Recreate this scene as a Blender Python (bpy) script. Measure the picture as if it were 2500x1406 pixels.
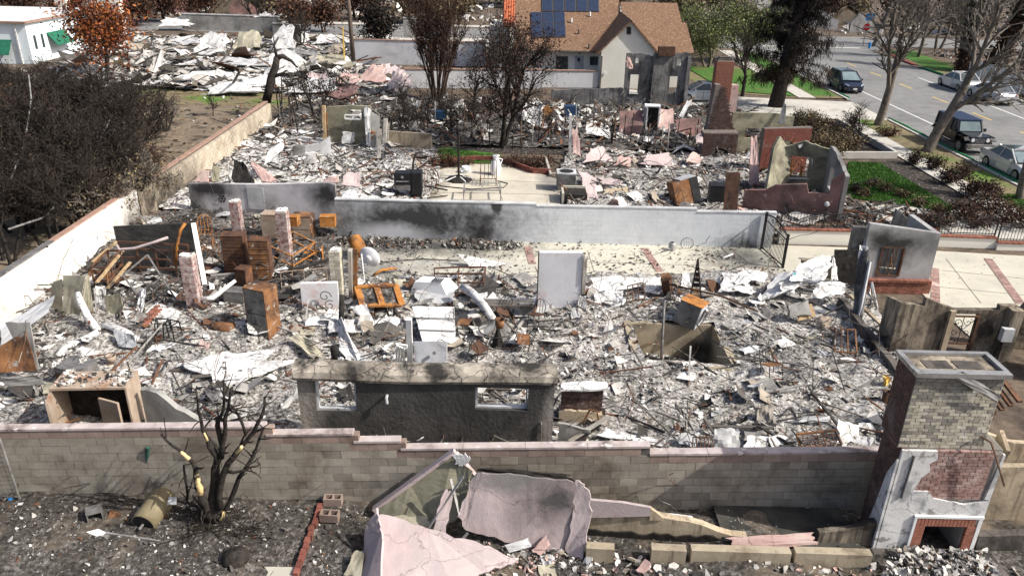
import bpy, math, random
import numpy as np
from mathutils import Vector as V, Matrix, Euler
S = bpy.context.scene
for o in list(bpy.data.objects): bpy.data.objects.remove(o)
C = S.collection
R = math.radians
# ---------------------------------------------------------------- camera, sky, sun, exposure
CH, CPI, CF, CR = 11.7, R(24.5), 1900.0, R(1.3)   # drone height (m), downward pitch, focal length in photo pixels, roll
cd = bpy.data.cameras.new('camera'); cam = bpy.data.objects.new('camera', cd); C.objects.link(cam)
cam.location = (0, 0, CH); cam.rotation_euler = (Matrix.Rotation(math.pi/2 - CPI, 3, 'X') @ Matrix.Rotation(CR, 3, 'Z')).to_euler()
cd.sensor_width = 36.0; cd.lens = 36.0*CF/2500.0; cd.clip_end = 2000; cd.clip_start = .1
S.camera = cam
SUN_EL, SUN_AZ = 42.0, -15.0                    # elevation; azimuth measured from +X towards +Y
w = bpy.data.worlds.new('World'); S.world = w; w.use_nodes = True
nt = w.node_tree; bg = nt.nodes['Background']; sk = nt.nodes.new('ShaderNodeTexSky'); sk.sky_type = 'NISHITA'
sk.sun_disc = False; sk.sun_elevation = R(SUN_EL); sk.sun_rotation = R(90 - SUN_AZ); sk.dust_density = 4.0; sk.air_density = .8; sk.ozone_density = .6
nt.links.new(sk.outputs[0], bg.inputs[0]); bg.inputs[1].default_value = .125
sl = bpy.data.lights.new('sun', 'SUN'); sl.energy = 4.6; sl.angle = R(.55); sl.color = (1, .955, .88)
so = bpy.data.objects.new('sun', sl); C.objects.link(so); so.location = (30, -10, 40)
sd = V((math.cos(R(SUN_EL))*math.cos(R(SUN_AZ)), math.cos(R(SUN_EL))*math.sin(R(SUN_AZ)), math.sin(R(SUN_EL))))
so.rotation_euler = sd.to_track_quat('Z', 'Y').to_euler()
vs = S.view_settings; vs.view_transform = 'Standard'; vs.look = 'None'; vs.exposure = .32; vs.gamma = 1
# ---------------------------------------------------------------- survey: photo pixel -> place
_c, _s = math.cos(CPI), math.sin(CPI)
def ray(px, py):
    dx, dy = (px-1250)/CF, (py-703)/CF
    return dx*math.cos(CR)+dy*math.sin(CR), -dx*math.sin(CR)+dy*math.cos(CR)
def P(px, py, z=0.0):                            # the point of the level z seen at a pixel
    a, b = ray(px, py); t = (CH-z)/(_s+b*_c)
    return V((a*t, (_c-b*_s)*t, z))
def AT(px, py, y):                               # the point seen at a pixel, at distance y
    a, b = ray(px, py); t = y/(_c-b*_s)
    return V((a*t, y, CH-t*(_s+b*_c)))
def up(px, py, y): return AT(px, py, y).z
def PX(p):                                       # where a point falls in the photo
    dz = CH-p[2]; zc = p[1]*_c+dz*_s; a, b = p[0]/zc*CF, (-p[1]*_s+dz*_c)/zc*CF
    return 1250+a*math.cos(CR)-b*math.sin(CR), 703+a*math.sin(CR)+b*math.cos(CR)
rng = random.Random(7); nr = np.random.default_rng(11)
# ---------------------------------------------------------------- materials
MATS = {}
def N(t, typ, **k):
    n = t.nodes.new(typ)
    for a, b in k.items(): setattr(n, a, b)
    return n
def ramp(t, fac, stops, interp='LINEAR'):
    r = N(t, 'ShaderNodeValToRGB'); r.color_ramp.interpolation = interp; e = r.color_ramp.elements
    while len(e) < len(stops): e.new(.5)
    for el, (p, c) in zip(e, stops):
        el.position = p; el.color = (c, c, c, 1) if isinstance(c, (int, float)) else (*c, 1)
    t.links.new(fac, r.inputs[0]); return r.outputs[0]
def mixc(t, f, a, b, mode='MIX'):
    m = N(t, 'ShaderNodeMix', data_type='RGBA', blend_type=mode)
    for s, x in ((m.inputs[0], f), (m.inputs[6], a), (m.inputs[7], b)):
        if hasattr(x, 'links') or hasattr(x, 'is_linked'): t.links.new(x, s)
        elif isinstance(x, (int, float)): s.default_value = x
        else: s.default_value = (*x, 1)
    return m.outputs[2]
def noise(t, vec, sc, det=6, ro=.6, dist=0):
    n = N(t, 'ShaderNodeTexNoise'); n.inputs['Scale'].default_value = sc; n.inputs['Detail'].default_value = det
    n.inputs['Roughness'].default_value = ro; n.inputs['Distortion'].default_value = dist
    t.links.new(vec, n.inputs['Vector']); return n.outputs[0]
def math2(t, op, a, b=None, clamp=False):
    m = N(t, 'ShaderNodeMath', operation=op, use_clamp=clamp)
    for s, x in ((m.inputs[0], a), (m.inputs[1], b)):
        if x is None: continue
        if isinstance(x, (int, float)): s.default_value = x
        else: t.links.new(x, s)
    return m.outputs[0]
def M(name, c1, c2=None, sc=3, rough=.9, bump=.25, bsc=None, c3=None, s3=.6, t3=(.55, .7), rnd=0, metal=0, stains=(), streak=None, isl=None, chips=None, crack=None, bl=None, spec=.3, bdist=.02, stretch=None):
    m = bpy.data.materials.new(name); m.use_nodes = True; t = m.node_tree; bs = t.nodes['Principled BSDF']
    geo = N(t, 'ShaderNodeNewGeometry'); pos = geo.outputs['Position']
    if stretch:
        mp = N(t, 'ShaderNodeMapping'); mp.inputs['Scale'].default_value = stretch; t.links.new(pos, mp.inputs[0]); pos2 = mp.outputs[0]
    else: pos2 = pos
    if isl:                                       # flat colour for each loose piece
        ri = geo.outputs['Random Per Island']
        col = ramp(t, ri, isl, 'CONSTANT')
        v = noise(t, pos, sc, 4); col = mixc(t, 1, col, ramp(t, v, [(.3, .62), (.6, 1.0)]), 'MULTIPLY')
    elif c2 is not None:
        col = ramp(t, noise(t, pos2, sc, 8, .65), [(.36, c1), (.64, c2)])
    else:
        rgb = N(t, 'ShaderNodeRGB'); rgb.outputs[0].default_value = (*c1, 1); col = rgb.outputs[0]
    if c3 is not None:
        col = mixc(t, ramp(t, noise(t, pos, s3, 9, .66, .4), [(t3[0], 0), (t3[1], 1)]), col, c3)
    if chips is not None:                         # (scale, lo, hi, colour): flaked patches
        col = mixc(t, ramp(t, noise(t, pos, chips[0], 5, .55, .2), [(chips[1], 0), (chips[2], 1)]), col, chips[3])
    if bl:                                        # faint block joints under the paint
        sx = N(t, 'ShaderNodeSeparateXYZ'); cx = N(t, 'ShaderNodeCombineXYZ'); t.links.new(pos, sx.inputs[0]); t.links.new(math2(t, 'ADD', sx.outputs[0], sx.outputs[1]), cx.inputs[0]); t.links.new(sx.outputs[2], cx.inputs[1])
        bt = N(t, 'ShaderNodeTexBrick'); t.links.new(cx.outputs[0], bt.inputs[0]); bt.inputs['Scale'].default_value = 1; bt.inputs['Brick Width'].default_value = .406; bt.inputs['Row Height'].default_value = .203; bt.inputs['Mortar Size'].default_value = .007
        bt.inputs['Color1'].default_value = (1, 1, 1, 1); bt.inputs['Color2'].default_value = (.93, .93, .93, 1); bt.inputs['Mortar'].default_value = (bl, bl, bl, 1)
        col = mixc(t, ramp(t, noise(t, pos, .9, 3), [(.4, 0), (.6, 1)]), col, mixc(t, 1, col, bt.outputs[0], 'MULTIPLY'))
    if crack:                                     # (scale, width, colour): hairline cracks
        vo = N(t, 'ShaderNodeTexVoronoi', feature='DISTANCE_TO_EDGE'); vo.inputs['Scale'].default_value = crack[0]
        nv = N(t, 'ShaderNodeTexNoise'); nv.inputs['Scale'].default_value = crack[0]*2.5; nv.inputs['Detail'].default_value = 4; t.links.new(pos, nv.inputs['Vector'])
        va = N(t, 'ShaderNodeVectorMath', operation='MULTIPLY_ADD'); t.links.new(nv.outputs['Color'], va.inputs[0]); va.inputs[1].default_value = (.5/crack[0],)*3; t.links.new(pos, va.inputs[2]); t.links.new(va.outputs[0], vo.inputs['Vector'])
        col = mixc(t, ramp(t, vo.outputs['Distance'], [(crack[1]*.5, 1), (crack[1], 0)]), col, crack[2])
    if streak is not None:                        # vertical run-off marks
        mp = N(t, 'ShaderNodeMapping'); mp.inputs['Scale'].default_value = (5, 5, .45); t.links.new(pos, mp.inputs[0])
        col = mixc(t, ramp(t, noise(t, mp.outputs[0], 1.6, 7, .7), [(streak[1], 0), (streak[2], 1)]), col, streak[0])
    for (ct, rd, sc_, k, soft) in stains:
        mp = N(t, 'ShaderNodeVectorMath', operation='SUBTRACT'); t.links.new(pos, mp.inputs[0]); mp.inputs[1].default_value = ct
        dv = N(t, 'ShaderNodeVectorMath', operation='DIVIDE'); t.links.new(mp.outputs[0], dv.inputs[0]); dv.inputs[1].default_value = rd
        ln = N(t, 'ShaderNodeVectorMath', operation='LENGTH'); t.links.new(dv.outputs[0], ln.inputs[0])
        nz = math2(t, 'MULTIPLY', noise(t, pos, 1.6, 9, .72, .3), 1.3)
        dd = math2(t, 'ADD', ln.outputs['Value'], nz)
        col = mixc(t, math2(t, 'MULTIPLY', math2(t, 'DIVIDE', math2(t, 'SUBTRACT', 1.65, dd), soft, True), k), col, sc_)
    if rnd:
        oi = N(t, 'ShaderNodeObjectInfo')
        hv = N(t, 'ShaderNodeHueSaturation'); hv.inputs['Fac'].default_value = 1
        t.links.new(math2(t, 'ADD', math2(t, 'MULTIPLY', oi.outputs['Random'], 2*rnd), 1-rnd), hv.inputs['Value'])
        t.links.new(col, hv.inputs['Color']); col = hv.outputs[0]
    t.links.new(col, bs.inputs['Base Color'])
    bs.inputs['Roughness'].default_value = rough; bs.inputs['Metallic'].default_value = metal
    bs.inputs['Specular IOR Level'].default_value = spec
    if bump:
        bp = N(t, 'ShaderNodeBump'); bp.inputs['Strength'].default_value = bump; bp.inputs['Distance'].default_value = bdist
        t.links.new(noise(t, pos2, bsc or sc*4, 6, .6), bp.inputs['Height']); t.links.new(bp.outputs[0], bs.inputs['Normal'])
    MATS[name] = m; return m
def ashmat(name, lo, mid, hi, a=.40, b=.5, c=.62, sc=5., tint=(1, 1, 1), patch=None):
    m = bpy.data.materials.new(name); m.use_nodes = True; t = m.node_tree; bs = t.nodes['Principled BSDF']
    pos = N(t, 'ShaderNodeNewGeometry').outputs['Position']
    n1 = noise(t, pos, sc, 10, .78, .3)
    n2 = noise(t, pos, .55, 5, .6)
    f = math2(t, 'ADD', math2(t, 'MULTIPLY', n1, .75), math2(t, 'MULTIPLY', n2, .25))
    col = ramp(t, f, [(a, lo), (b, mid), (c, hi)])
    if patch: col = mixc(t, ramp(t, noise(t, pos, patch[1], 6, .6), [(patch[2], 0), (patch[3], 1)]), col, patch[0])
    t.links.new(col, bs.inputs['Base Color']); bs.inputs['Roughness'].default_value = .95; bs.inputs['Specular IOR Level'].default_value = .15
    bp = N(t, 'ShaderNodeBump'); bp.inputs['Strength'].default_value = .55; bp.inputs['Distance'].default_value = .05
    t.links.new(n1, bp.inputs['Height']); t.links.new(bp.outputs[0], bs.inputs['Normal']); MATS[name] = m
K = (.018, .016, .015)
ashmat('ash', (.026, .023, .021), (.26, .247, .227), (.72, .7, .67), .41, .505, .61, 9)
ashmat('ash_bright', (.05, .047, .045), (.34, .33, .315), (.8, .79, .77), .39, .49, .6, 6)
ashmat('ash_dark', (.016, .014, .013), (.09, .082, .075), (.42, .4, .38), .43, .52, .66, 6)
ashmat('ash_soil', (.016, .014, .012), (.075, .068, .06), (.36, .34, .32), .41, .53, .7, 9, patch=((.2, .16, .115), .4, .53, .68))
M('soil', (.07, .052, .038), (.17, .13, .095), 2.2, c3=(.025, .021, .018), s3=.4, t3=(.5, .68), bump=.5)
M('soil_tan', (.13, .1, .07), (.24, .19, .135), 1.6, c3=(.13, .13, .055), s3=.22, t3=(.56, .68), chips=(.8, .55, .66, (.045, .036, .028)), bump=.5)
M('soil_char', (.018, .015, .013), (.06, .048, .038), 3, chips=(7, .6, .68, (.35, .33, .31)), bump=.6)
M('lawn', (.035, .1, .013), (.07, .175, .024), 5, c3=(.12, .12, .04), s3=.35, t3=(.5, .68), bump=.6, bsc=40)
M('verge', (.13, .1, .06), (.22, .18, .1), 2, c3=(.09, .17, .025), s3=.3, t3=(.5, .62), bump=.5)
M('asphalt', (.17, .17, .168), (.225, .225, .22), 1.2, c3=(.12, .12, .12), s3=.22, t3=(.5, .75), bump=.3, bsc=60, rough=.85)
M('road_paint', (.75, .75, .73), (.55, .55, .53), 6, bump=.1); M('road_yellow', (.75, .5, .08), (.6, .42, .1), 6, bump=.1)
M('concrete', (.43, .41, .345), (.52, .495, .41), .8, c3=(.36, .35, .32), s3=.3, t3=(.55, .8), chips=(5, .66, .7, (.12, .11, .1)), bump=.12, bsc=20)
T_ = lambda v: tuple(v)
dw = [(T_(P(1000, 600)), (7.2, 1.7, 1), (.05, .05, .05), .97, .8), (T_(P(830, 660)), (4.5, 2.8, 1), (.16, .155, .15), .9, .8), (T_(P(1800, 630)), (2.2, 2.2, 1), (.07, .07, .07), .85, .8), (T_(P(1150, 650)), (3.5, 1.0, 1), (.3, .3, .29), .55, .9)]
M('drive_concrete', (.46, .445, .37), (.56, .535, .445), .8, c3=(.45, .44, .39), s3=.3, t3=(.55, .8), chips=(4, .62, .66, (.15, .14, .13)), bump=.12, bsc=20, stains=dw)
M('patio_concrete', (.43, .395, .32), (.53, .495, .41), .8, chips=(4, .66, .69, (.14, .13, .11)), bump=.1, bsc=20, stains=[(T_(P(1370, 440)), (1.6, 3, 1), (.2, .19, .18), .8, .6), (T_(P(1020, 450)), (1.6, 4, 1), (.05, .05, .05), .9, .6)])
M('walk_concrete', (.42, .405, .365), (.52, .5, .45), 1, c3=(.33, .31, .28), s3=.5, bump=.1)
M('slab_white', (.62, .62, .62), (.78, .78, .77), .8, c3=(.2, .2, .2), s3=.7, t3=(.55, .72), bump=.15)
M('slab_dark', (.03, .03, .027), (.075, .072, .062), 1.4, chips=(8, .66, .7, (.4, .4, .38)), bump=.2)
M('block', (.25, .225, .185), (.34, .31, .26), 2.2, c3=(.11, .082, .058), s3=.8, t3=(.5, .72), rnd=.22, bump=.25, bsc=30, streak=((.1, .08, .06), .6, .82))
M('block_top', (.25, .19, .16), (.33, .25, .21), 2.2, c3=(.13, .095, .075), s3=1.2, t3=(.5, .75), rnd=.16, bump=.25, bsc=30)
M('block_mortar', (.1, .09, .08), (.15, .135, .12), 5, bump=.2)
M('coping', (.36, .3, .285), (.52, .455, .435), 2.5, c3=(.17, .13, .12), s3=1.5, t3=(.5, .66), chips=(4, .62, .66, (.6, .57, .54)), bump=.2)
M('wall_paint_block', (.7, .68, .62), (.8, .78, .73), 1.6, c3=(.34, .3, .25), s3=.5, t3=(.52, .8), rnd=.06, bump=.2, bsc=25, streak=((.16, .14, .12), .58, .8), stains=[((-16.2, 31.5, .0), (3, 3, 1.6), (.05, .045, .04), .9, .9)])
M('wall_tan_block', (.42, .36, .28), (.52, .46, .37), 1.6, c3=(.2, .16, .12), s3=.5, t3=(.5, .75), rnd=.07, bump=.2, bsc=25, stains=[((-16.2, 34.5, .2), (3, 5, 1.8), (.03, .026, .022), .95, .9)])
M('cap_rose', (.28, .17, .13), (.36, .24, .19), 3, c3=(.12, .08, .07), s3=1, bump=.2)
W3 = lambda px, py: T_(AT(px, py, 30.3))
ww = [(W3(1010, 540), (6.2, 3, 1.7), (.03, .03, .03), .97, .8), (W3(955, 572), (1.9, 3, .62), (.55, .56, .58), .9, .7), (W3(1178, 572), (.9, 3, 1.3), (.022, .02, .02), .95, .8), (W3(1212, 500), (.3, 3, .45), (.02, .02, .02), .9, .4), (W3(1815, 600), (1.5, 3, .7), (.03, .03, .03), .85, .8), (W3(830, 560), (.9, 3, 1.4), (.1, .1, .1), .7, .9)]
M('stucco_white', (.6, .63, .66), (.7, .72, .74), .7, c3=(.48, .5, .53), s3=.7, t3=(.5, .72), bump=.35, bsc=14, streak=((.17, .17, .18), .6, .84), stains=ww, bl=.72)
M('stucco_soot', (.5, .48, .49), (.62, .6, .61), .9, c3=(.28, .26, .26), s3=.5, t3=(.5, .75), bump=.4, bsc=10, stains=[(T_(AT(505, 462, 32.8)), (2.1, 3, .7), (.02, .02, .02), .95, .8), (T_(AT(800, 475, 32.4)), (1.3, 3, 1.0), (.02, .02, .02), .95, .8), (T_(AT(470, 510, 32.9)), (.7, 3, 1.3), (.03, .03, .03), .9, .8), (T_(AT(640, 505, 32.5)), (1.0, 3, .7), (.2, .19, .19), .7, .9)])
M('stucco_char', (.042, .04, .038), (.075, .071, .067), 1.5, c3=(.03, .028, .027), s3=.7, t3=(.45, .7), bump=.6, bsc=9, bdist=.05, stains=[(T_(AT(745, 990, 16.2)), (.65, 2, 1.6), (.36, .32, .28), .8, .8), (T_(AT(1345, 1020, 16.2)), (.35, 2, 1.5), (.3, .27, .24), .8, .6)])
M('cornice_char', (.28, .245, .2), (.5, .45, .38), 1.6, c3=(.03, .028, .025), s3=.75, t3=(.42, .56), crack=(2, .02, (.05, .045, .04)), bump=.6, bsc=9)
M('stucco_pink', (.42, .335, .33), (.52, .435, .43), .9, c3=(.36, .32, .32), s3=.8, t3=(.46, .7), crack=(.75, .006, (.26, .21, .2)), bump=.3, bsc=18, chips=(2.2, .66, .72, (.36, .24, .23)))
M('stucco_pink_soot', (.43, .345, .34), (.53, .445, .44), .9, c3=(.38, .33, .33), s3=.8, t3=(.5, .75), crack=(.6, .005, (.26, .21, .2)), bump=.4, bsc=30, stains=[(T_(AT(1350, 1215, 12.9)), (1.5, 2, 1.15), (.05, .05, .052), .95, .9), (T_(AT(1240, 1165, 12.9)), (1.4, 2, .45), (.15, .15, .15), .8, .7)])
M('stucco_salmon', (.44, .29, .26), (.54, .39, .36), .9, c3=(.5, .43, .37), s3=.9, t3=(.5, .68), crack=(.8, .008, (.2, .15, .14)), bump=.3, bsc=18, chips=(2.2, .62, .68, (.28, .17, .15)))
M('stucco_rose_soot', (.21, .115, .105), (.3, .18, .165), 1, c3=(.05, .043, .04), s3=.6, t3=(.45, .68), bump=.3, bsc=14, chips=(2.5, .62, .68, (.4, .34, .31)))
M('stucco_tan', (.36, .29, .2), (.48, .4, .29), 1.2, c3=(.09, .07, .05), s3=.9, t3=(.5, .72), bump=.4, bsc=10, streak=((.07, .055, .04), .52, .75))
M('stucco_tan_soot', (.26, .215, .16), (.4, .345, .265), 1.1, c3=(.045, .037, .03), s3=.8, t3=(.45, .62), bump=.4, bsc=10, streak=((.04, .033, .028), .46, .66))
M('stucco_olive', (.2, .19, .13), (.33, .31, .23), 1.2, c3=(.05, .045, .035), s3=.7, t3=(.48, .68), bump=.4, bsc=10, stretch=(1, 1, 2.5))
M('stucco_grey', (.22, .215, .205), (.33, .325, .31), 1.1, c3=(.1, .1, .1), s3=.6, t3=(.48, .7), bump=.3, bsc=10, stretch=(1, 1, .6))
M('stucco_burnt', (.1, .1, .1), (.27, .265, .26), .9, c3=(.035, .035, .035), s3=.8, t3=(.48, .66), bump=.4, bsc=9, streak=((.03, .03, .03), .5, .7))
M('stucco_dark_panel', (.02, .02, .02), (.05, .047, .044), 2, bump=.9, bsc=6, stretch=(1, 1, 3), bdist=.04)
M('stucco_cream', (.74, .72, .64), (.82, .8, .72), .6, bump=.15, bsc=20)
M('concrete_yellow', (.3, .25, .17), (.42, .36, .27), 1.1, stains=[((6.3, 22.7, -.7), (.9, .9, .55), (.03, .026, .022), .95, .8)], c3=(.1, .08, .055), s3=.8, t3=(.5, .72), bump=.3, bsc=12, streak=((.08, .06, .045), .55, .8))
M('concrete_char', (.07, .062, .055), (.17, .15, .135), 1.3, c3=(.02, .018, .016), s3=.9, t3=(.48, .65), bump=.5)
M('plaster', (.56, .555, .545), (.76, .755, .745), 1.2, c3=(.27, .255, .24), s3=1.2, t3=(.52, .74), bump=.4, bsc=10, chips=(3.5, .64, .69, (.1, .09, .08)), crack=(1.6, .02, (.2, .19, .18)))
M('plaster_grey', (.36, .365, .37), (.58, .59, .6), 1.2, c3=(.2, .2, .2), s3=1.1, t3=(.52, .75), bump=.3, bsc=10, chips=(4, .68, .72, (.08, .08, .08)))
M('plaster_pinkwhite', (.6, .6, .62), (.7, .71, .73), .8, c3=(.58, .42, .38), s3=.9, t3=(.52, .68), bump=.25, bsc=12, chips=(2, .7, .73, (.3, .3, .31)))
M('sheet_tan', (.32, .3, .22), (.45, .42, .33), 1.4, c3=(.14, .12, .09), s3=1.1, t3=(.5, .72), bump=.4, bsc=9)
M('enamel', (.75, .76, .77), (.82, .83, .83), 2, rough=.45, bump=.06, c3=(.5, .5, .5), s3=1.4, t3=(.6, .8), spec=.5)
M('enamel_grey', (.3, .31, .33), (.42, .43, .45), 2, rough=.5, bump=.1, c3=(.16, .16, .17), s3=1.2, t3=(.55, .75), spec=.5)
M('rust', (.165, .075, .034), (.3, .145, .06), 2.4, c3=(.06, .035, .026), s3=1.3, t3=(.44, .6), chips=(5, .6, .66, (.3, .28, .25)), bump=.3, rough=.8)
M('rust_dark', (.055, .03, .022), (.13, .065, .038), 3, c3=(.27, .115, .04), s3=1.6, t3=(.56, .74), bump=.3, rough=.8)
M('rust_bright', (.33, .13, .03), (.45, .2, .05), 3, c3=(.11, .05, .028), s3=1.6, t3=(.48, .64), chips=(6, .62, .68, (.34, .31, .27)), bump=.3, rough=.8)
M('rust_tan', (.3, .23, .17), (.42, .34, .27), 2, c3=(.3, .12, .04), s3=1.2, t3=(.52, .7), bump=.2, rough=.75, chips=(5, .66, .7, (.06, .05, .045)))
M('steel_burnt', (.13, .125, .12), (.24, .235, .23), 3, c3=(.06, .05, .045), s3=2, t3=(.5, .7), bump=.2, rough=.6, metal=.3)
M('galvanised', (.3, .295, .285), (.45, .445, .435), 3, c3=(.16, .14, .12), s3=2, bump=.1, rough=.45, metal=.5)
M('iron_black', (.012, .012, .013), (.03, .03, .03), 4, bump=.1, rough=.6)
M('black_plastic', (.012, .012, .013), (.022, .022, .024), 4, bump=.1, rough=.5)
M('char', (.008, .007, .006), (.03, .026, .023), 6, bump=.6, bsc=12, c3=(.09, .085, .08), s3=3, t3=(.62, .75))
M('char_bark', (.013, .011, .01), (.045, .037, .031), 7, bump=.9, bsc=14, bdist=.04)
M('bare_wood', (.62, .45, .2), (.75, .6, .33), 4, bump=.3, c3=(.05, .04, .03), s3=3, t3=(.6, .66))
M('twig', (.013, .011, .009), (.042, .031, .024), 4, bump=0)
M('twig_brown', (.036, .021, .016), (.075, .043, .03), 4, bump=0)
M('bark_grey', (.1, .085, .07), (.2, .17, .14), 4, bump=.7, bsc=12, c3=(.06, .05, .04), s3=1.5, t3=(.55, .7))
M('twig_grey', (.1, .085, .07), (.21, .185, .16), 3, bump=0)
LF = lambda *a: [(i/len(a), c) for i, c in enumerate(a)]
M('leaf_orange', (0, 0, 0), isl=LF((.2, .05, .015), (.3, .085, .02), (.13, .035, .015), (.38, .13, .03), (.07, .025, .015)), bump=0, rough=.7)
M('leaf_brown', (0, 0, 0), isl=LF((.06, .028, .017), (.09, .04, .022), (.04, .021, .014), (.12, .06, .032), (.026, .015, .012)), bump=0, rough=.8)
M('leaf_maroon', (0, 0, 0), isl=LF((.045, .018, .014), (.065, .025, .018), (.022, .013, .011), (.015, .01, .009)), bump=0, rough=.8)
M('leaf_dark', (0, 0, 0), isl=LF((.016, .013, .011), (.028, .021, .016), (.05, .035, .024), (.011, .009, .008)), bump=0)
M('leaf_olive', (0, 0, 0), isl=LF((.14, .1, .05), (.2, .15, .08), (.09, .065, .035), (.06, .045, .028), (.25, .2, .12)), bump=0, rough=.8)
M('leaf_green', (0, 0, 0), isl=LF((.1, .14, .03), (.16, .2, .05), (.06, .08, .025), (.2, .22, .08), (.08, .07, .04)), bump=0, rough=.6)
M('leaf_deepgreen', (0, 0, 0), isl=LF((.015, .04, .015), (.03, .06, .02), (.02, .03, .015)), bump=0, rough=.6)
M('needle', (0, 0, 0), isl=LF((.012, .01, .009), (.02, .016, .013), (.045, .028, .019), (.07, .042, .026)), bump=0)
M('needle_black', (0, 0, 0), isl=LF((.008, .007, .007), (.014, .012, .011), (.022, .018, .015)), bump=0)
M('brick_red', (.22, .085, .055), (.31, .135, .095), 6, rnd=.3, bump=.4, bsc=30, c3=(.07, .05, .045), s3=1.4, t3=(.58, .78))
M('brick_maroon', (.15, .05, .038), (.22, .08, .06), 6, rnd=.3, bump=.4, bsc=30, c3=(.32, .27, .25), s3=1.5, t3=(.6, .72))
M('brick_dark', (.06, .04, .035), (.14, .085, .07), 5, rnd=.35, bump=.4, bsc=30, c3=(.26, .24, .22), s3=1.2, t3=(.56, .7))
M('brick_wash', (.3, .2, .18), (.5, .43, .41), 8, rnd=.25, bump=.4, bsc=30, c3=(.2, .09, .08), s3=6, t3=(.5, .62))
M('brick_cream', (.4, .365, .275), (.55, .52, .43), 6, rnd=.2, bump=.4, bsc=30, c3=(.22, .2, .17), s3=1.4, t3=(.52, .72), chips=(5, .6, .7, (.6, .58, .53)))
M('brick_brown', (.085, .05, .04), (.17, .1, .08), 6, rnd=0, bump=.4, bsc=30, c3=(.26, .22, .2), s3=1.4, t3=(.54, .7))
M('brick_greyed', (.2, .185, .16), (.34, .32, .28), 6, rnd=.25, bump=.4, bsc=30, c3=(.1, .09, .08), s3=2, t3=(.55, .72))
M('brick_rose', (.24, .13, .11), (.38, .27, .24), 6, rnd=.25, bump=.4, bsc=30, c3=(.5, .4, .36), s3=1.8, t3=(.54, .7))
M('mortar', (.36, .33, .29), (.48, .45, .4), 8, bump=.3, c3=(.2, .18, .16), s3=2)
M('mortar_dark', (.12, .1, .09), (.2, .17, .155), 8, bump=.3)
M('shingle', (.125, .072, .045), (.21, .122, .075), 5, rnd=0, bump=.5, bsc=10, chips=(7, .56, .6, (.3, .2, .13)), stretch=(1, 2.2, 2.2))
M('tile_red', (.42, .11, .05), (.52, .17, .08), 3, bump=.2)
M('solar', (.02, .03, .06), (.03, .042, .08), 3, rough=.25, bump=0, spec=.5)
M('solar_frame', (.08, .08, .09), rough=.4, bump=0); M('trim_dark', (.1, .085, .07), (.16, .14, .12), 5, bump=.2)
M('glass_dark', (.02, .03, .03), (.05, .07, .07), 2, rough=.12, bump=0, spec=.6)
M('car_glass', (.03, .04, .045), (.07, .09, .1), 1, rough=.08, bump=0, spec=.7)
M('car_navy', (.012, .018, .04), rough=.25, bump=0, spec=.6); M('car_black', (.008, .01, .018), rough=.3, bump=0, spec=.6)
M('car_top', (.02, .035, .075), rough=.6, bump=0)
M('car_silver', (.5, .52, .55), rough=.28, bump=0, metal=.45, spec=.6); M('car_silver_warm', (.56, .57, .57), rough=.28, bump=0, metal=.35, spec=.6)
M('tyre', (.012, .012, .012), rough=.9, bump=0); M('rim', (.4, .41, .42), rough=.35, bump=0, metal=.6)
M('lamp_clear', (.75, .76, .78), rough=.12, bump=0, spec=.7); M('lamp_red', (.35, .02, .02), rough=.2, bump=0); M('chrome', (.65, .66, .68), rough=.15, bump=0, metal=.9)
M('plate', (.75, .75, .72), rough=.5, bump=0)
M('paint_white', (.78, .78, .76), (.84, .84, .82), 2, bump=.1); M('paint_bluewhite', (.68, .76, .8), (.75, .82, .85), 1, bump=.1)
M('sign_red', (.5, .02, .03), rough=.4, bump=0); M('sign_blue', (.02, .2, .5), rough=.4, bump=0); M('sock_green', (.015, .16, .06), (.03, .22, .09), 5, bump=.4)
M('awning_green', (.01, .1, .06), (.02, .15, .09), 3, bump=.2); M('kerb_red', (.25, .05, .04), (.34, .09, .07), 3, bump=.2); M('kerb', (.4, .39, .36), (.5, .48, .44), 2, bump=.2)
M('pole_wood', (.06, .045, .035), (.13, .1, .08), 3, bump=.4, stretch=(1, 1, .2)); M('cable', (.1, .1, .1), (.25, .25, .24), 4, bump=0)
M('blue_plastic', (.012, .035, .075), (.02, .05, .11), 3, rough=.4, bump=.1); M('green_paint', (.015, .075, .06), (.03, .1, .08), 3, rough=.5, bump=.1)
M('foam_yellow', (.65, .42, .08), (.75, .55, .2), 6, bump=.5); M('red_plastic', (.5, .02, .05), rough=.5, bump=0); M('teal', (.02, .25, .3), rough=.6, bump=0)
M('olive_metal', (.16, .13, .075), (.25, .21, .13), 2.5, c3=(.06, .045, .032), s3=1.5, t3=(.5, .7), rough=.6, bump=.15)
M('wood_grey', (.3, .27, .23), (.45, .42, .38), 3, bump=.4, stretch=(1, 1, .2), c3=(.08, .07, .06), s3=1, t3=(.52, .7))
M('wood_tan', (.35, .24, .13), (.5, .37, .22), 3, bump=.3, c3=(.06, .05, .04), s3=1.4, t3=(.52, .66)); M('stone', (.22, .2, .17), (.34, .31, .27), 2, bump=.5)
RB = dict(bump=.2, bsc=8, rough=.95)
wt, wt2, gy, gd, bk, bk2, rs, tn, pk = (.72, .7, .665), (.54, .522, .49), (.38, .362, .335), (.21, .2, .19), (.05, .046, .042), (.11, .1, .09), (.16, .08, .045), (.36, .31, .25), (.6, .4, .35)
M('rubble', (0, 0, 0), isl=LF(wt, gd, gy, wt2, bk2, gy, bk, wt, gd, wt2, wt2, bk, gy, tn, gd, wt, rs, gd, bk2, wt2), sc=4, **RB)
M('rubble_bright', (0, 0, 0), isl=LF(wt, wt, gy, wt2, bk, wt, gd, wt2, wt, gy, bk2, wt, tn, wt2, wt, bk), sc=4, **RB)
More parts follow.
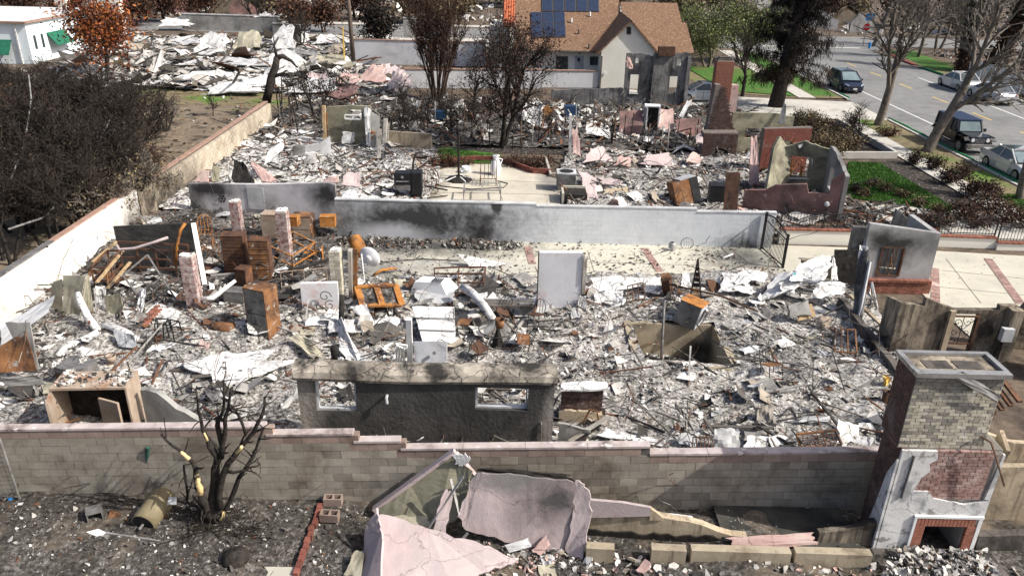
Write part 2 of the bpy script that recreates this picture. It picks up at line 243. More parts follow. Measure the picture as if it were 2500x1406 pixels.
M('rubble_dark', (0, 0, 0), isl=LF(bk, gd, bk2, bk, gy, bk, bk2, wt2, bk, gd, bk2, rs, bk, bk2), sc=4, **RB)
M('rubble_pink', (0, 0, 0), isl=LF(wt, gd, bk, pk, bk2, gy, wt, tn, bk, pk, gd, wt2), sc=4, **RB)
M('stick', (0, 0, 0), isl=LF(bk, bk2, (.12, .1, .085), bk, rs, gd, bk, (.14, .06, .035), bk2, gy), bump=0)
M('rod', (.09, .055, .04), (.2, .13, .09), 3, bump=0)
# ---------------------------------------------------------------- mesh helpers
def tag(o, label=None, cat=None, group=None, kind=None):
    if cat and not kind: kind = 'thing'
    for k, v in (('label', label), ('category', cat), ('group', group), ('kind', kind)):
        if v: o[k] = v
    return o
def thing(name, label, cat, loc, group=None):
    o = bpy.data.objects.new(name, None); C.objects.link(o); o.location = V(loc); o.empty_display_size = .2
    return tag(o, label, cat, group)
def mesh(name, v, f, mats, mi=None, smooth=False):
    me = bpy.data.meshes.new(name); me.from_pydata(v, [], f)
    for m in (mats if isinstance(mats, (list, tuple)) else [mats]): me.materials.append(MATS[m])
    if mi is not None: me.polygons.foreach_set('material_index', mi)
    if smooth: me.polygons.foreach_set('use_smooth', [True]*len(me.polygons))
    me.update(); return me
def link(name, me, parent=None, loc=(0, 0, 0), rz=0, rot=None):
    o = bpy.data.objects.new(name, me); C.objects.link(o); o.parent = parent
    o.location = loc; o.rotation_euler = rot if rot is not None else (0, 0, rz); return o
class MB:
    def __init__(s): s.v = []; s.f = []; s.m = []
    def add(s, vs, fs, mi=0):
        o = len(s.v); s.v += [tuple(x) for x in vs]; s.f += [tuple(i+o for i in f) for f in fs]; s.m += [mi]*len(fs); return s
    def box(s, c, d, rz=0, mi=0, tp=1.0, rot=None):            # centre of the BASE, dimensions, taper of the top
        x, y, z = d[0]/2, d[1]/2, d[2]; vs = []
        mt = Euler(rot).to_matrix() if rot else Matrix.Rotation(rz, 3, 'Z')
        for zz, k in ((0, 1), (z, tp)):
            for a, b in ((-x, -y), (x, -y), (x, y), (-x, y)): vs.append(V(c)+mt @ V((a*k, b*k, zz)))
        return s.add(vs, [(3, 2, 1, 0), (4, 5, 6, 7), (0, 1, 5, 4), (1, 2, 6, 5), (2, 3, 7, 6), (3, 0, 4, 7)], mi)
    def beam(s, a, b, w=.05, h=None, mi=0, upv=(0, 0, 1)):
        a, b = V(a), V(b); h = h or w; d = (b-a).normalized(); u = V(upv)
        if abs(d.dot(u)) > .95: u = V((1, 0, 0))
        x = d.cross(u).normalized()*w/2; y = x.cross(d).normalized()*h/2; vs = []
        for q in (a, b): vs += [q-x-y, q+x-y, q+x+y, q-x+y]
        return s.add(vs, [(3, 2, 1, 0), (4, 5, 6, 7), (0, 1, 5, 4), (1, 2, 6, 5), (2, 3, 7, 6), (3, 0, 4, 7)], mi)
    def tube(s, pts, r, n=6, mi=0, cap=True):
        pts = [V(p) for p in pts]; rs = r if isinstance(r, (list, tuple)) else [r]*len(pts); vs = []; pu = None
        for i, p in enumerate(pts):
            d = (pts[min(i+1, len(pts)-1)]-pts[max(i-1, 0)]).normalized()
            u = pu if pu else (V((0, 0, 1)) if abs(d.z) < .9 else V((1, 0, 0)))
            x = d.cross(u).normalized(); y = x.cross(d).normalized(); pu = y
            for k in range(n):
                a = 2*math.pi*k/n; vs.append(p+(x*math.cos(a)+y*math.sin(a))*rs[i])
        fs = [(i*n+k, i*n+(k+1) % n, (i+1)*n+(k+1) % n, (i+1)*n+k) for i in range(len(pts)-1) for k in range(n)]
        if cap: fs += [tuple(range(n))[::-1], tuple(range((len(pts)-1)*n, len(pts)*n))]
        return s.add(vs, fs, mi)
    def lathe(s, c, prof, n=14, mi=0, mt=None):
        vs = []; mt = mt or Matrix.Identity(3)
        for r, z in prof:
            for k in range(n):
                a = 2*math.pi*k/n; vs.append(V(c)+mt @ V((r*math.cos(a), r*math.sin(a), z)))
        fs = [(i*n+k, i*n+(k+1) % n, (i+1)*n+(k+1) % n, (i+1)*n+k) for i in range(len(prof)-1) for k in range(n)]
        return s.add(vs, fs, mi)
    def slab(s, poly, th, mi=0):                               # polygon of 3-D points thickened along its normal
        p = [V(q) for q in poly]; n = V((0, 0, 0))
        for i in range(len(p)): n += p[i].cross(p[(i+1) % len(p)])
        n = n.normalized()*th; k = len(p); vs = p+[q-n for q in p]
        return s.add(vs, [tuple(range(k)), tuple(range(2*k-1, k-1, -1))]+[(i, i+k, (i+1) % k+k, (i+1) % k) for i in range(k)], mi)
    def rslab(s, poly, th, amp=.009, rag=.035, cuts=5, seed=1):   # broken slab: subdivided, warped, with uneven edges
        import bmesh
        bm = bmesh.new(); p = [V(q) for q in poly]; r = random.Random(seed+int(abs(p[0].x)*991)); n = V((0, 0, 0))
        for i in range(len(p)): n += p[i].cross(p[(i+1) % len(p)])
        n.normalize(); f = bm.faces.new([bm.verts.new(q) for q in p]); bmesh.ops.triangulate(bm, faces=[f]); bmesh.ops.subdivide_edges(bm, edges=bm.edges[:], cuts=cuts, use_grid_fill=True)
        bm.verts.index_update(); ed = {v for e in bm.edges if len(e.link_faces) == 1 for v in e.verts}; ph = [r.uniform(0, 6) for _ in range(3)]; N_ = len(bm.verts)
        top = []
        for v in bm.verts:
            c = v.co; k = math.sin(c.x*3+ph[0]+c.z*2)*.6+math.sin(c.y*4+c.z*3+ph[1])*.5+r.uniform(-.4, .4); q = c+n*k*amp
            if v in ed: e_ = rvec(r)*rag; q = q+e_-n*e_.dot(n)
            top.append(q)
        fs = [tuple(v.index for v in f.verts) for f in bm.faces]; fs += [tuple(i+N_ for i in f[::-1]) for f in fs]
        for e in bm.edges:
            if len(e.link_faces) == 1: l = e.link_loops[0]; a, b = l.vert.index, l.link_loop_next.vert.index; fs.append((b, a, a+N_, b+N_))
        bm.free(); return s.add(top+[q-n*th for q in top], fs)
    def build(s, name, mats, parent=None, smooth=False, at=None):
        if parent is not None: o0 = wl(parent)
        elif at is not None: o0 = V(at)
        else:
            n = len(s.v); o0 = V((sum(q[0] for q in s.v)/n, sum(q[1] for q in s.v)/n, min(q[2] for q in s.v)))
        v = [(q[0]-o0.x, q[1]-o0.y, q[2]-o0.z) for q in s.v]
        return link(name, mesh(name, v, s.f, mats, s.m, smooth), parent, (0, 0, 0) if parent is not None else o0)
def wl(o):
    p = V((0, 0, 0))
    while o is not None: p = p+V(o.location); o = o.parent
    return p
def B(name, mats, fn, parent=None, smooth=False):              # build a part from a function that fills a mesh
    b = MB(); fn(b); return b.build(name, mats, parent, smooth)
def vn(x, y, sc=1.0, seed=0):                                  # cheap value noise, arrays in and out, about -1..1
    x = np.asarray(x, float)*sc+seed*17.3; y = np.asarray(y, float)*sc+seed*9.1
    xi = np.floor(x); yi = np.floor(y); fx = x-xi; fy = y-yi; fx = fx*fx*(3-2*fx); fy = fy*fy*(3-2*fy)
    h = lambda a, b: (np.sin(a*127.1+b*311.7)*43758.5453) % 1.0
    return ((h(xi, yi)*(1-fx)+h(xi+1, yi)*fx)*(1-fy)+(h(xi, yi+1)*(1-fx)+h(xi+1, yi+1)*fx)*fy)*2-1
def wallgeo(b, a, e, prof, t, ops=(), mi=0, step=.5, jag=0, z0=0., seed=1):
    """wall from a to e, thickness away from the camera, top profile [(u, height)], openings (u0, u1, z0, z1) in metres"""
    a, e = V((a[0], a[1], 0)), V((e[0], e[1], 0)); L = (e-a).length; d = (e-a)/L; n = V((-d.y, d.x, 0))*t; r = random.Random(seed)
    us = {0., L}
    for o in ops: us |= {max(0, o[0]), min(L, o[1])}
    for u, h in prof: us.add(min(max(u, 0), L))
    if jag:
        k = max(1, int(L/step)); us |= {L*i/k for i in range(k)}
    us = sorted(us); us = [u for i, u in enumerate(us) if i == 0 or u-us[i-1] > 1e-4]
    def top(u, side):
        for i in range(len(prof)-1):
            (u0, h0), (u1, h1) = prof[i], prof[i+1]
            if u1-u0 > 1e-6 and ((side > 0 and u0-1e-6 <= u < u1-1e-6) or (side < 0 and u0+1e-6 < u <= u1+1e-6)):
                return h0+(h1-h0)*(u-u0)/(u1-u0)
        return prof[-1][1] if u > prof[0][0] else prof[0][1]
    jt = {u: (r.uniform(-jag, jag) if jag else 0) for u in us}
    for u0, u1 in zip(us, us[1:]):
        um = (u0+u1)/2; h0, h1 = top(u0, 1)+jt[u0], top(u1, -1)+jt[u1]
        segs = [(z0, None)]; hs = sorted((o for o in ops if o[0] <= um <= o[1]), key=lambda o: o[2])
        lo = z0; parts = []
        for o in hs:
            if o[2] > lo+1e-4: parts.append((lo, o[2], o[2]))
            lo = o[3]
        if lo < max(h0, h1)-1e-3: parts.append((lo, max(h0, lo+.01), max(h1, lo+.01)))
        for (zb, t0, t1) in parts:
            p0, p1 = a+d*u0, a+d*u1; Z = lambda q, z: (q.x, q.y, z)
            vs = [Z(p0, zb), Z(p1, zb), Z(p1+n, zb), Z(p0+n, zb), Z(p0, t0), Z(p1, t1), Z(p1+n, t1), Z(p0+n, t0)]
            b.add(vs, [(3, 2, 1, 0), (4, 5, 6, 7), (0, 1, 5, 4), (1, 2, 6, 5), (2, 3, 7, 6), (3, 0, 4, 7)], mi)
def hpts(a, e, tops):                                          # top profile from photo points [(px, py)] over the wall line a-e
    a, e = V((a[0], a[1])), V((e[0], e[1])); d = (e-a); L = d.length; d = d/L; out = []
    for px, py in tops:
        # find u on the line seen at column px when raised to row py
        lo, hi = -3., L+3.
        for _ in range(40):
            m = (lo+hi)/2; q = a+d*m
            if AT(px, py, q.y).x > q.x: lo = m
            else: hi = m
        q = a+d*lo; out.append((lo, up(px, py, q.y)))
    return out
def WALL(name, label, cat, a, e, prof, t, mat, ops=(), jag=0, step=.5, parent=None, z0=0., seed=1, group=None, partname='wall'):
    b = MB(); wallgeo(b, a, e, prof, t, ops, 0, step, jag, z0, seed)
    if parent is not None: return b.build(partname, mat, parent)
    return tag(b.build(name, mat), label, cat, group)
def sheetgeo(b, cs, n=7, cr=.06, th=.02, rag=.12, seed=0, sag=0., mi=0, fold=0.):
    cs = [V(c) for c in cs]; r = random.Random(seed); nr_ = ((cs[1]-cs[0]).cross(cs[3]-cs[0])).normalized()
    size = ((cs[1]-cs[0]).length+(cs[3]-cs[0]).length)/2; top = []; ph = [r.uniform(0, 6) for _ in range(6)]
    for j in range(n+1):
        for i in range(n+1):
            u, v = i/n, j/n
            if rag:
                if i in (0, n): u += (1 if i == 0 else -1)*r.uniform(0, rag)
                if j in (0, n): v += (1 if j == 0 else -1)*r.uniform(0, rag)
            p = cs[0]*(1-u)*(1-v)+cs[1]*u*(1-v)+cs[2]*u*v+cs[3]*(1-u)*v
            k = math.sin(u*4.3+ph[0]+v*1.7)*.6+math.sin(v*5.1+ph[1]-u*2.2)*.5+math.sin((u+v)*9+ph[2])*.3+abs(math.sin(u*3+v*2+ph[3]))*fold+r.uniform(-.35, .35)
            p = p+nr_*(k*cr*min(size, 1.6))-V((0, 0, sag*size*4*u*(1-u)))
            top.append(p)
    m = n+1; N_ = len(top); vs = top+[q-nr_*th for q in top]; fs = []
    for j in range(n):
        for i in range(n):
            q = j*m+i; fs.append((q, q+1, q+1+m, q+m)); fs.append((q+N_, q+m+N_, q+1+m+N_, q+1+N_))
    rim = [i for i in range(m)]+[j*m+n for j in range(1, m)]+[n*m+i for i in range(n-1, -1, -1)]+[j*m for j in range(n-1, 0, -1)]
    for i in range(len(rim)):
        x, y = rim[i], rim[(i+1) % len(rim)]; fs.append((y, x, x+N_, y+N_))
    b.add(vs, fs, mi)
SEED = [100]
def SH(name, cs, mat, label, cat, n=7, cr=.06, th=.02, rag=.12, sag=0., fold=0., group=None, parent=None, flat=False):
    """one bent sheet; corners (px, py, z) surveyed in the photo, or Vectors"""
    SEED[0] += 1; b = MB(); cs = [P(*c) if isinstance(c, tuple) else V(c) for c in cs]
    sheetgeo(b, cs, n, cr, th, rag, SEED[0], sag, 0, fold)
    o = b.build(name, mat, parent, smooth=flat)
    return o if parent is not None else tag(o, label, cat, group)
def bulk(name, mats, arrays, parent=None, kind='stuff', label=None, cat=None, smooth=False):
    """many loose polygons: arrays = [(verts (n,k,3), material index)]"""
    vs = []; fs = []; mi = []; off = 0
    for a, m in arrays:
        n, k = a.shape[:2]; vs.append(a.reshape(-1, 3)); fs.append((np.arange(n*k).reshape(n, k)+off).tolist()); mi += [m]*n; off += n*k
    v = np.concatenate(vs); o0 = wl(parent) if parent is not None else V((float(v[:, 0].mean()), float(v[:, 1].mean()), float(v[:, 2].min())))
    v = v-np.array(o0); f = [x for y in fs for x in y]
    o = link(name, mesh(name, v.tolist(), f, mats, mi), parent, (0, 0, 0) if parent is not None else o0)
    return tag(o, label, cat, None, kind)
def raw(name, mats, v, f, parent=None, mi=None, smooth=False):
    v = np.asarray(v); o0 = wl(parent) if parent is not None else V((float(v[:, 0].mean()), float(v[:, 1].mean()), float(v[:, 2].min())))
    return link(name, mesh(name, (v-np.array(o0)).tolist(), f, mats, mi, smooth), parent, (0, 0, 0) if parent is not None else o0)
def inpoly(x, y, poly):
    ins = np.zeros(len(x), bool); k = len(poly)
    for i in range(k):
        x0, y0 = poly[i][0], poly[i][1]; x1, y1 = poly[(i+1) % k][0], poly[(i+1) % k][1]
        if y0 == y1: continue
        c = ((y0 > y) != (y1 > y)) & (x < (x1-x0)*(y-y0)/(y1-y0)+x0); ins ^= c
    return ins
def scatter(n, poly, holes=(), clump=0.):
    px = np.array([q[0] for q in poly]); py = np.array([q[1] for q in poly]); xs = []; ys = []; got = 0
    while got < n:
        x = nr.uniform(px.min(), px.max(), n*2); y = nr.uniform(py.min(), py.max(), n*2); k = inpoly(x, y, poly)
        for h in holes: k &= ~inpoly(x, y, h)
        if clump: k &= (vn(x, y, .7, 31)*.6+vn(x, y, 1.9, 37)*.6)*clump > nr.uniform(-.8, .7, len(x))
        xs.append(x[k]); ys.append(y[k]); got += k.sum()
    return np.concatenate(xs)[:n], np.concatenate(ys)[:n]
def chips(x, y, z, smin, smax, tilt=.5, thick=.25, k=5):
    """irregular thin pieces with a top and sides -> faces (n,k,3) and (n*k,4,3)"""
    n = len(x); s = smin*(smax/smin)**(nr.random(n)**2.2); th = nr.uniform(0, 2*math.pi, n); ca = []
    el = nr.uniform(.35, 1., n)
    for i in range(k):
        a = 2*math.pi*(i+nr.uniform(-.3, .3, n))/k; rr = s*nr.uniform(.55, 1., n)*.6
        lx, ly = rr*np.cos(a), rr*np.sin(a)*el; ca.append((lx*np.cos(th)-ly*np.sin(th), lx*np.sin(th)+ly*np.cos(th)))
    tx, ty = nr.normal(0, tilt, n), nr.normal(0, tilt, n); top = np.zeros((n, k, 3))
    for i, (lx, ly) in enumerate(ca):
        top[:, i, 0] = x+lx; top[:, i, 1] = y+ly; top[:, i, 2] = z+np.clip(lx*tx+ly*ty, -s, s)+nr.uniform(0, .15, n)*s
    top[:, :, 2] += (thick*s)[:, None]*.5+np.maximum(0, z[:, None]-.3*s[:, None]-top[:, :, 2])
    bot = top.copy(); bot[:, :, 2] -= (thick*s)[:, None]
    sides = np.stack([np.stack([bot[:, i], bot[:, (i+1) % k], top[:, (i+1) % k], top[:, i]], 1) for i in range(k)], 1)
    return top, bot, sides
def chipmesh(name, mat, x, y, z, smin, smax, tilt=.5, thick=.25, parent=None, label=None, cat=None, k=5):
    top, bot, sides = chips(x, y, z, smin, smax, tilt, thick, k); n = len(x)
    v = np.concatenate([top, bot], 1).reshape(-1, 3); base = (np.arange(n)*2*k)[:, None]
    f = (base+np.arange(k)[None]).tolist()
    for i in range(k): f += (base+np.array([i+k, (i+1) % k+k, (i+1) % k, i])[None]).tolist()
    return tag(raw(name, mat, v, f, parent), label, cat, None, 'stuff')
def stickmesh(name, mat, x, y, z, l0, l1, w0, w1, tilt=.25, parent=None, label=None, cat=None):
    n = len(x); L = l0*(l1/l0)**(nr.random(n)**1.6); W = nr.uniform(w0, w1, n); a = nr.uniform(0, 6.3, n); t = np.abs(nr.normal(0, tilt, n))
    d = np.stack([np.cos(a)*np.cos(t), np.sin(a)*np.cos(t), np.sin(t)], 1); sd_ = np.stack([-np.sin(a), np.cos(a), np.zeros(n)], 1); u = np.cross(d, sd_)
    p = np.stack([x, y, z+.02], 1); vs = []
    for q in (p-d*(L*.15)[:, None], p+d*(L*.85)[:, None]):
        for i, j in ((-1, -1), (1, -1), (1, 1), (-1, 1)): vs.append(q+sd_*(W*i/2)[:, None]+u*(W*j*.4)[:, None])
    v = np.stack(vs, 1).reshape(-1, 3); b = (np.arange(n)*8)[:, None]
    f = []
    for q in ((4, 5, 6, 7), (3, 2, 1, 0), (0, 1, 5, 4), (1, 2, 6, 5), (2, 3, 7, 6), (3, 0, 4, 7)): f += (b+np.array(q)[None]).tolist()
    return tag(raw(name, mat, v, f, parent), label, cat, None, 'stuff')
def flakes(name, mat, poly, n, s0, s1, amp, seed, label, holes=(), base=0., lift=.35):
    """bent loose sheets, each a small curved grid"""
    x, y = scatter(n, poly, holes, 1.); z = HZ(x, y, amp, seed)+base; s = s0*(s1/s0)**(nr.random(n)**1.8); a = nr.uniform(0, 6.3, n); el = nr.uniform(.3, 1, n); cv = nr.normal(0, .35, n); tx, ty = nr.normal(0, lift, n), nr.normal(0, lift, n); P_ = []
    for j in (-1, 0, 1):
        for i in (-1, 0, 1):
            u = (i+nr.uniform(-.25, .25, n))*s/2; v = (j+nr.uniform(-.25, .25, n))*s/2*el; h = cv*u*u/s*2+u*tx+v*ty+nr.normal(0, .05, n)*s; P_.append(np.stack([x+u*np.cos(a)-v*np.sin(a), y+u*np.sin(a)+v*np.cos(a), z+.03+np.maximum(h+.1*s, -.02)], 1))
    v = np.stack(P_, 1).reshape(-1, 3); b = (np.arange(n)*9)[:, None]; f = []
    for q in ((0, 1, 4, 3), (1, 2, 5, 4), (3, 4, 7, 6), (4, 5, 8, 7)): f += (b+np.array(q)[None]).tolist()
    return tag(raw(name, mat, v, f), label, 'debris', None, 'stuff')
def wires(name, poly, n, L, amp, seed, label, holes=(), r=.009, mat='stick'):
    x, y = scatter(n, poly, holes, .6); sg = []; rr = random.Random(seed)
    for i in range(n):
        p = V((x[i], y[i], float(HZ(x[i], y[i], amp, seed))+.02)); a = rr.uniform(0, 6.3); d = V((math.cos(a), math.sin(a), rr.uniform(0, .6))); l = L*rr.uniform(.4, 1.3)/7; q0 = p.z
        for k in range(7): d = (d+rvec(rr)*.45).normalized(); q = p+d*l; q.z = max(q.z, q0); sg.append((tuple(p), tuple(q), r, r)); p = q
    v, f = segmesh(sg, 3); return tag(raw(name, mat, v, f), label, 'debris', None, 'stuff')
# ---- brick and block masonry: every piece an object, past 300 of a thing one joined part
def unitbox(name, d, mat, bev=.004):
    x, y, z = d[0]/2, d[1]/2, d[2]/2; b = bev; v = []; 
    for sz in (-1, 1): v += [(-x, -y, sz*(z)), (x, -y, sz*z), (x, y, sz*z), (-x, y, sz*z)]
    return mesh(name, v, [(3, 2, 1, 0), (4, 5, 6, 7), (0, 1, 5, 4), (1, 2, 6, 5), (2, 3, 7, 6), (3, 0, 4, 7)], mat)
def pieces(parent, name, items, stuffname, limit=300):
    """items = [(centre, dims, rz, material)]; the nearest `limit` become parts, the rest one joined part"""
    o0 = wl(parent); cam0 = V((0, 0, CH)); items = sorted(items, key=lambda q: (V(q[0])-cam0).length); cache = {}
    for c, d, rz, m in items[:limit]:
        key = (round(d[0], 2), round(d[1], 2), round(d[2], 3), m)
        if key not in cache: cache[key] = unitbox(name, key[:3], m)
        link(name, cache[key], parent, V(c)-o0, rz)
    rest = items[limit:]
    if rest:
        ms = sorted({q[3] for q in rest}); b = MB()
        for c, d, rz, m in rest: b.box((c[0], c[1], c[2]-d[2]/2), d, rz, ms.index(m))
        tag(b.build(stuffname, ms, parent), kind='stuff')
def courses(a, e, z0, z1, bl, bh, t, out, j=.012, mat=lambda u, z: 'block', clip=None, off=0, jit=.003, seed=3):
    """bond pattern on the face a-e; `out` how far the pieces stand proud of the face, t their depth"""
    a, e = V((a[0], a[1], 0)), V((e[0], e[1], 0)); L = (e-a).length; d = (e-a)/L; nrm = V((d.y, -d.x, 0)); rz = math.atan2(d.y, d.x); it = []; r = random.Random(seed)
    k = 0; z = z0
    while z+bh*.6 <= z1+1e-6:
        hh = min(bh, z1-z)-j; u = -(bl/2 if (k+off) % 2 else 0)
        while u < L-1e-6:
            u0, u1 = max(u, 0), min(u+bl, L); um, zm = (u0+u1)/2, z+hh/2
            if u1-u0 > .05*bl+j and (clip is None or clip(um, zm)):
                c = a+d*um+nrm*(out-t/2+r.uniform(-jit, jit)); it.append(((c.x, c.y, zm), (u1-u0-j, t, hh), rz, mat(um, zm)))
            u += bl
        z += bh; k += 1
    return it
# ---- woody plants
def segmesh(segs, n):
    a = np.array([s[0] for s in segs]); b = np.array([s[1] for s in segs]); r0 = np.array([s[2] for s in segs]); r1 = np.array([s[3] for s in segs])
    d = b-a; d /= np.maximum(np.linalg.norm(d, axis=1), 1e-6)[:, None]; u = np.where(np.abs(d[:, 2:3]) > .9, [[1., 0, 0]], [[0, 0, 1.]])
    x = np.cross(d, u); x /= np.linalg.norm(x, axis=1)[:, None]; y = np.cross(x, d); rings = []
    for p, r in ((a, r0), (b, r1)):
        for k in range(n):
            t = 2*math.pi*k/n; rings.append(p+(x*math.cos(t)+y*math.sin(t))*r[:, None])
    v = np.stack(rings, 1).reshape(-1, 3); bs = (np.arange(len(segs))*2*n)[:, None]; f = []
    for k in range(n): f += (bs+np.array([k, (k+1) % n, n+(k+1) % n, n+k])[None]).tolist()
    return v, f
def rvec(r): return V((r.uniform(-1, 1), r.uniform(-1, 1), r.uniform(-1, 1)))
def grow(r, p, d, L, rad, lev, prm, segs, tips):
    ns = prm['ns'][lev]; d = V(d).normalized(); l = L/ns; base = rad
    for i in range(ns):
        d = (d+rvec(r)*prm['gn']+V((0, 0, prm['up'][lev]))).normalized(); q = p+d*l*r.uniform(.8, 1.2)
        r1 = max(base*(1-(i+1)/ns*prm['tp']), prm['rmin']); segs.append((tuple(p), tuple(q), rad, r1, lev)); p, rad = q, r1
        if lev+1 < len(prm['ns']) and (i > 0 or lev > 0 or prm.get('low')):
            for _ in range(prm['nb'][lev]):
                ax = d.cross(rvec(r)); ax = ax.normalized() if ax.length > 1e-4 else V((1, 0, 0))
                dd = Matrix.Rotation(R(r.uniform(*prm['sp'][lev])), 3, ax) @ d
                grow(r, q, dd, L*prm['lr'][lev]*r.uniform(.6, 1.15), rad*prm['rr'], lev+1, prm, segs, tips)
    if lev+1 >= len(prm['ns']): tips.append((tuple(p), tuple(d)))
def leafquads(pts, n, size, spread, droop=0.):
    pts = np.array(pts); c = pts[nr.integers(0, len(pts), n)]+nr.normal(0, spread, (n, 3)); c[:, 2] -= np.abs(nr.normal(0, droop, n)) if droop else 0
    a = nr.normal(0, 1, (n, 3)); a /= np.linalg.norm(a, axis=1)[:, None]; b = np.cross(a, nr.normal(0, 1, (n, 3))); b /= np.linalg.norm(b, axis=1)[:, None]
    s = (size*nr.uniform(.5, 1.2, n))[:, None]
    return np.stack([c-a*s, c+b*s*.5, c+a*s, c-b*s*.5], 1)
def tree(name, label, cat, base, prm, trunkmat, twigmat, seed, d=(0, 0, 1), leaf=None, group=None, stems=1, ring=.2, splay=.3, thick=2, fewer=False):
    """leaf = (material, count, size, spread, droop)"""
    r = random.Random(seed); base = V(base); segs = []; tips = []
    for k in range(stems):
        a = 2*math.pi*(k+r.random()*.7)/stems; o = V((math.cos(a), math.sin(a), 0)) if stems > 1 else V((0, 0, 0))
        grow(r, base+o*ring*r.uniform(.3, 1)-V((0, 0, .1)), V(d)+o*splay*r.uniform(.5, 1.2), prm['L']*r.uniform(.85, 1.1), prm['r'], 0, prm, segs, tips)
    t = thing(name, label, cat, base, group)
    big = [s for s in segs if s[4] < thick]; small = [s for s in segs if s[4] >= thick]
    if big: v, f = segmesh(big, 6); raw('trunk', trunkmat, v, f, t, smooth=True)
    if small: v, f = segmesh(small, 3); tag(raw('crown', twigmat, v, f, t), kind='stuff')
    if leaf:
        q = leafquads([x[0] for x in tips], leaf[1], leaf[2], leaf[3], leaf[4] if len(leaf) > 4 else 0.); bulk('foliage', leaf[0], [(q, 0)], t)
    return t
def copytree(o, loc, rz=0, sc=1., label=None, group=None):
    c = o.copy(); C.objects.link(c); c.location = loc; c.rotation_euler = (0, 0, rz); c.scale = (sc, sc, sc)
    if label: c['label'] = label
    if group: c['group'] = group
    for ch in [k for k in o.children]:
        d = ch.copy(); C.objects.link(d); d.parent = c
        for g_ in ch.children: q = g_.copy(); C.objects.link(q); q.parent = d
    return c
# ---------------------------------------------------------------- ground, pavings, roads
XL = -16.2                                                     # face of the long left garden wall
PIT = [(3.9, 20.1), (6.6, 20.1), (6.6, 22.75), (3.9, 22.75)]
def struct(name, mat, polys, z=0., kind='structure', up_=True):
    b = MB()
    for pl in polys: b.add([(q[0], q[1], z if len(q) < 3 or q[2] == 0 else q[2]) for q in pl], [tuple(range(len(pl)))])
    return tag(b.build(name, mat, at=(0, 0, 0)), kind=kind)
def rect(x0, y0, x1, y1): return [(x0, y0), (x1, y0), (x1, y1), (x0, y1)]
(a0, c0), (a1, c1) = PIT[0], PIT[2]
struct('ground', 'soil', [rect(-400, -60, 400, c0), rect(-400, c0, a0, c1), rect(a1, c0, 400, c1), rect(-400, c1, 400, 600)], -.012)
# far land: cross street, pavements
struct('road', 'asphalt', [rect(26.8, -40, 41.2, 92), [(26.8, 92), (41.2, 92), (44, 99), (20, 99)], rect(-150, 99, 160, 109)], .004)
struct('pavement', 'walk_concrete', [rect(-30, 90.5, 13, 98.3), rect(-60, 110, 24, 112.5)], .03)
struct('sidewalk', 'walk_concrete', [rect(22.9, 20, 24.3, 56), rect(22.9, 64, 24.3, 92)], .05)
struct('driveway_far', 'walk_concrete', [[(15.8, 56), (26.75, 56), (26.75, 62.6), (13.5, 64.2), (9, 66), (9, 62)]], .055)
struct('verge', 'verge', [rect(24.3, 20, 26.6, 56), rect(24.3, 64, 26.6, 90), rect(41.5, 30, 46, 92)], .06)
B('kerb', 'kerb', lambda b: (b.box((26.7, 43, 0), (.2, 26, .13)), b.box((26.7, 77, 0), (.2, 27, .13)), b.box((41.32, 58, 0), (.2, 50, .13))))['kind'] = 'structure'
kr = MB(); kp = [(41.35, 83.2), (41.5, 87), (42.1, 91), (43.3, 95), (45.4, 98.8)]
for q, q2 in zip(kp, kp[1:]): kr.beam((*q, .07), (*q2, .07), .3, .16)
tag(kr.build('kerb', 'kerb_red'), kind='structure')
def marks(name, mat, rs): return struct(name, mat, rs, .009)
marks('road_marking', 'road_paint', [[(29.43, 20), (29.57, 20), (29.57, 76), (29.43, 76)], [(37.0, 45), (37.14, 45), (38.2, 76), (38.06, 76)], rect(29, 97, 41, 97.4)])
marks('road_marking', 'road_yellow', [rect(34.6, y, 34.72, y+2.6) for y in (44.5, 50.8, 57.0, 63.3, 69.6, 76, 82)])
# house plots
struct('yard_left', 'soil_tan', [rect(-60, 24, -16.5, 62)], .0)
struct('yard_back', 'soil_char', [rect(-16.2, 44.5, 16, 60)], .0)
struct('grass_strip', 'verge', [rect(-40, 56, -13, 64), [(16.5, 66), (22.8, 64), (22.8, 80), (14.5, 80)]], .012)
struct('lawn_back', 'lawn', [[P(1050, 366), P(1090, 362), P(1225, 378), P(1222, 400), P(1050, 398)]][:1], .035)
lawnpoly = [P(2072, 396), P(2150, 400), P(2215, 440), P(2335, 512), P(2310, 520), P(2190, 500), P(2060, 482)]
struct('lawn', 'lawn', [lawnpoly], .03)
struct('lawn_side', 'lawn', [[(17.5, 66.5), (22.7, 64.5), (22.7, 78), (16.5, 80)], [(24.4, 65), (26.4, 65), (26.4, 90), (24.4, 90)], [(24.5, 33), (26.5, 33), (26.5, 38.5), (24.6, 38.5)], [(41.7, 80), (44.5, 80), (46.5, 95), (43.5, 95)], [(44, 55), (50, 50), (52, 60), (46, 66)]], .066)
DRV = [(-6.6, 26.0), (2, 26.6), (10.6, 27.4), (10.35, 30.24), (-7.3, 30.36)]
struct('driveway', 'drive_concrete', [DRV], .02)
struct('driveway_front', 'concrete', [[(10.62, 26.2), (15.0, 26.6), (15.0, 22.2), (26.6, 22.2), (26.6, 29.4), (17.0, 30.4), (10.4, 30.6)]], .02)
struct('patio', 'patio_concrete', [[P(1010, 492), P(1030, 450), P(1058, 420), P(1120, 402), P(1250, 402), P(1335, 430), P(1365, 440), P(1368, 500), P(1200, 500)]], .02)
struct('garage_slab', 'slab_white', [[P(668, 342), P(690, 318), P(792, 312), P(790, 346)]], .1)
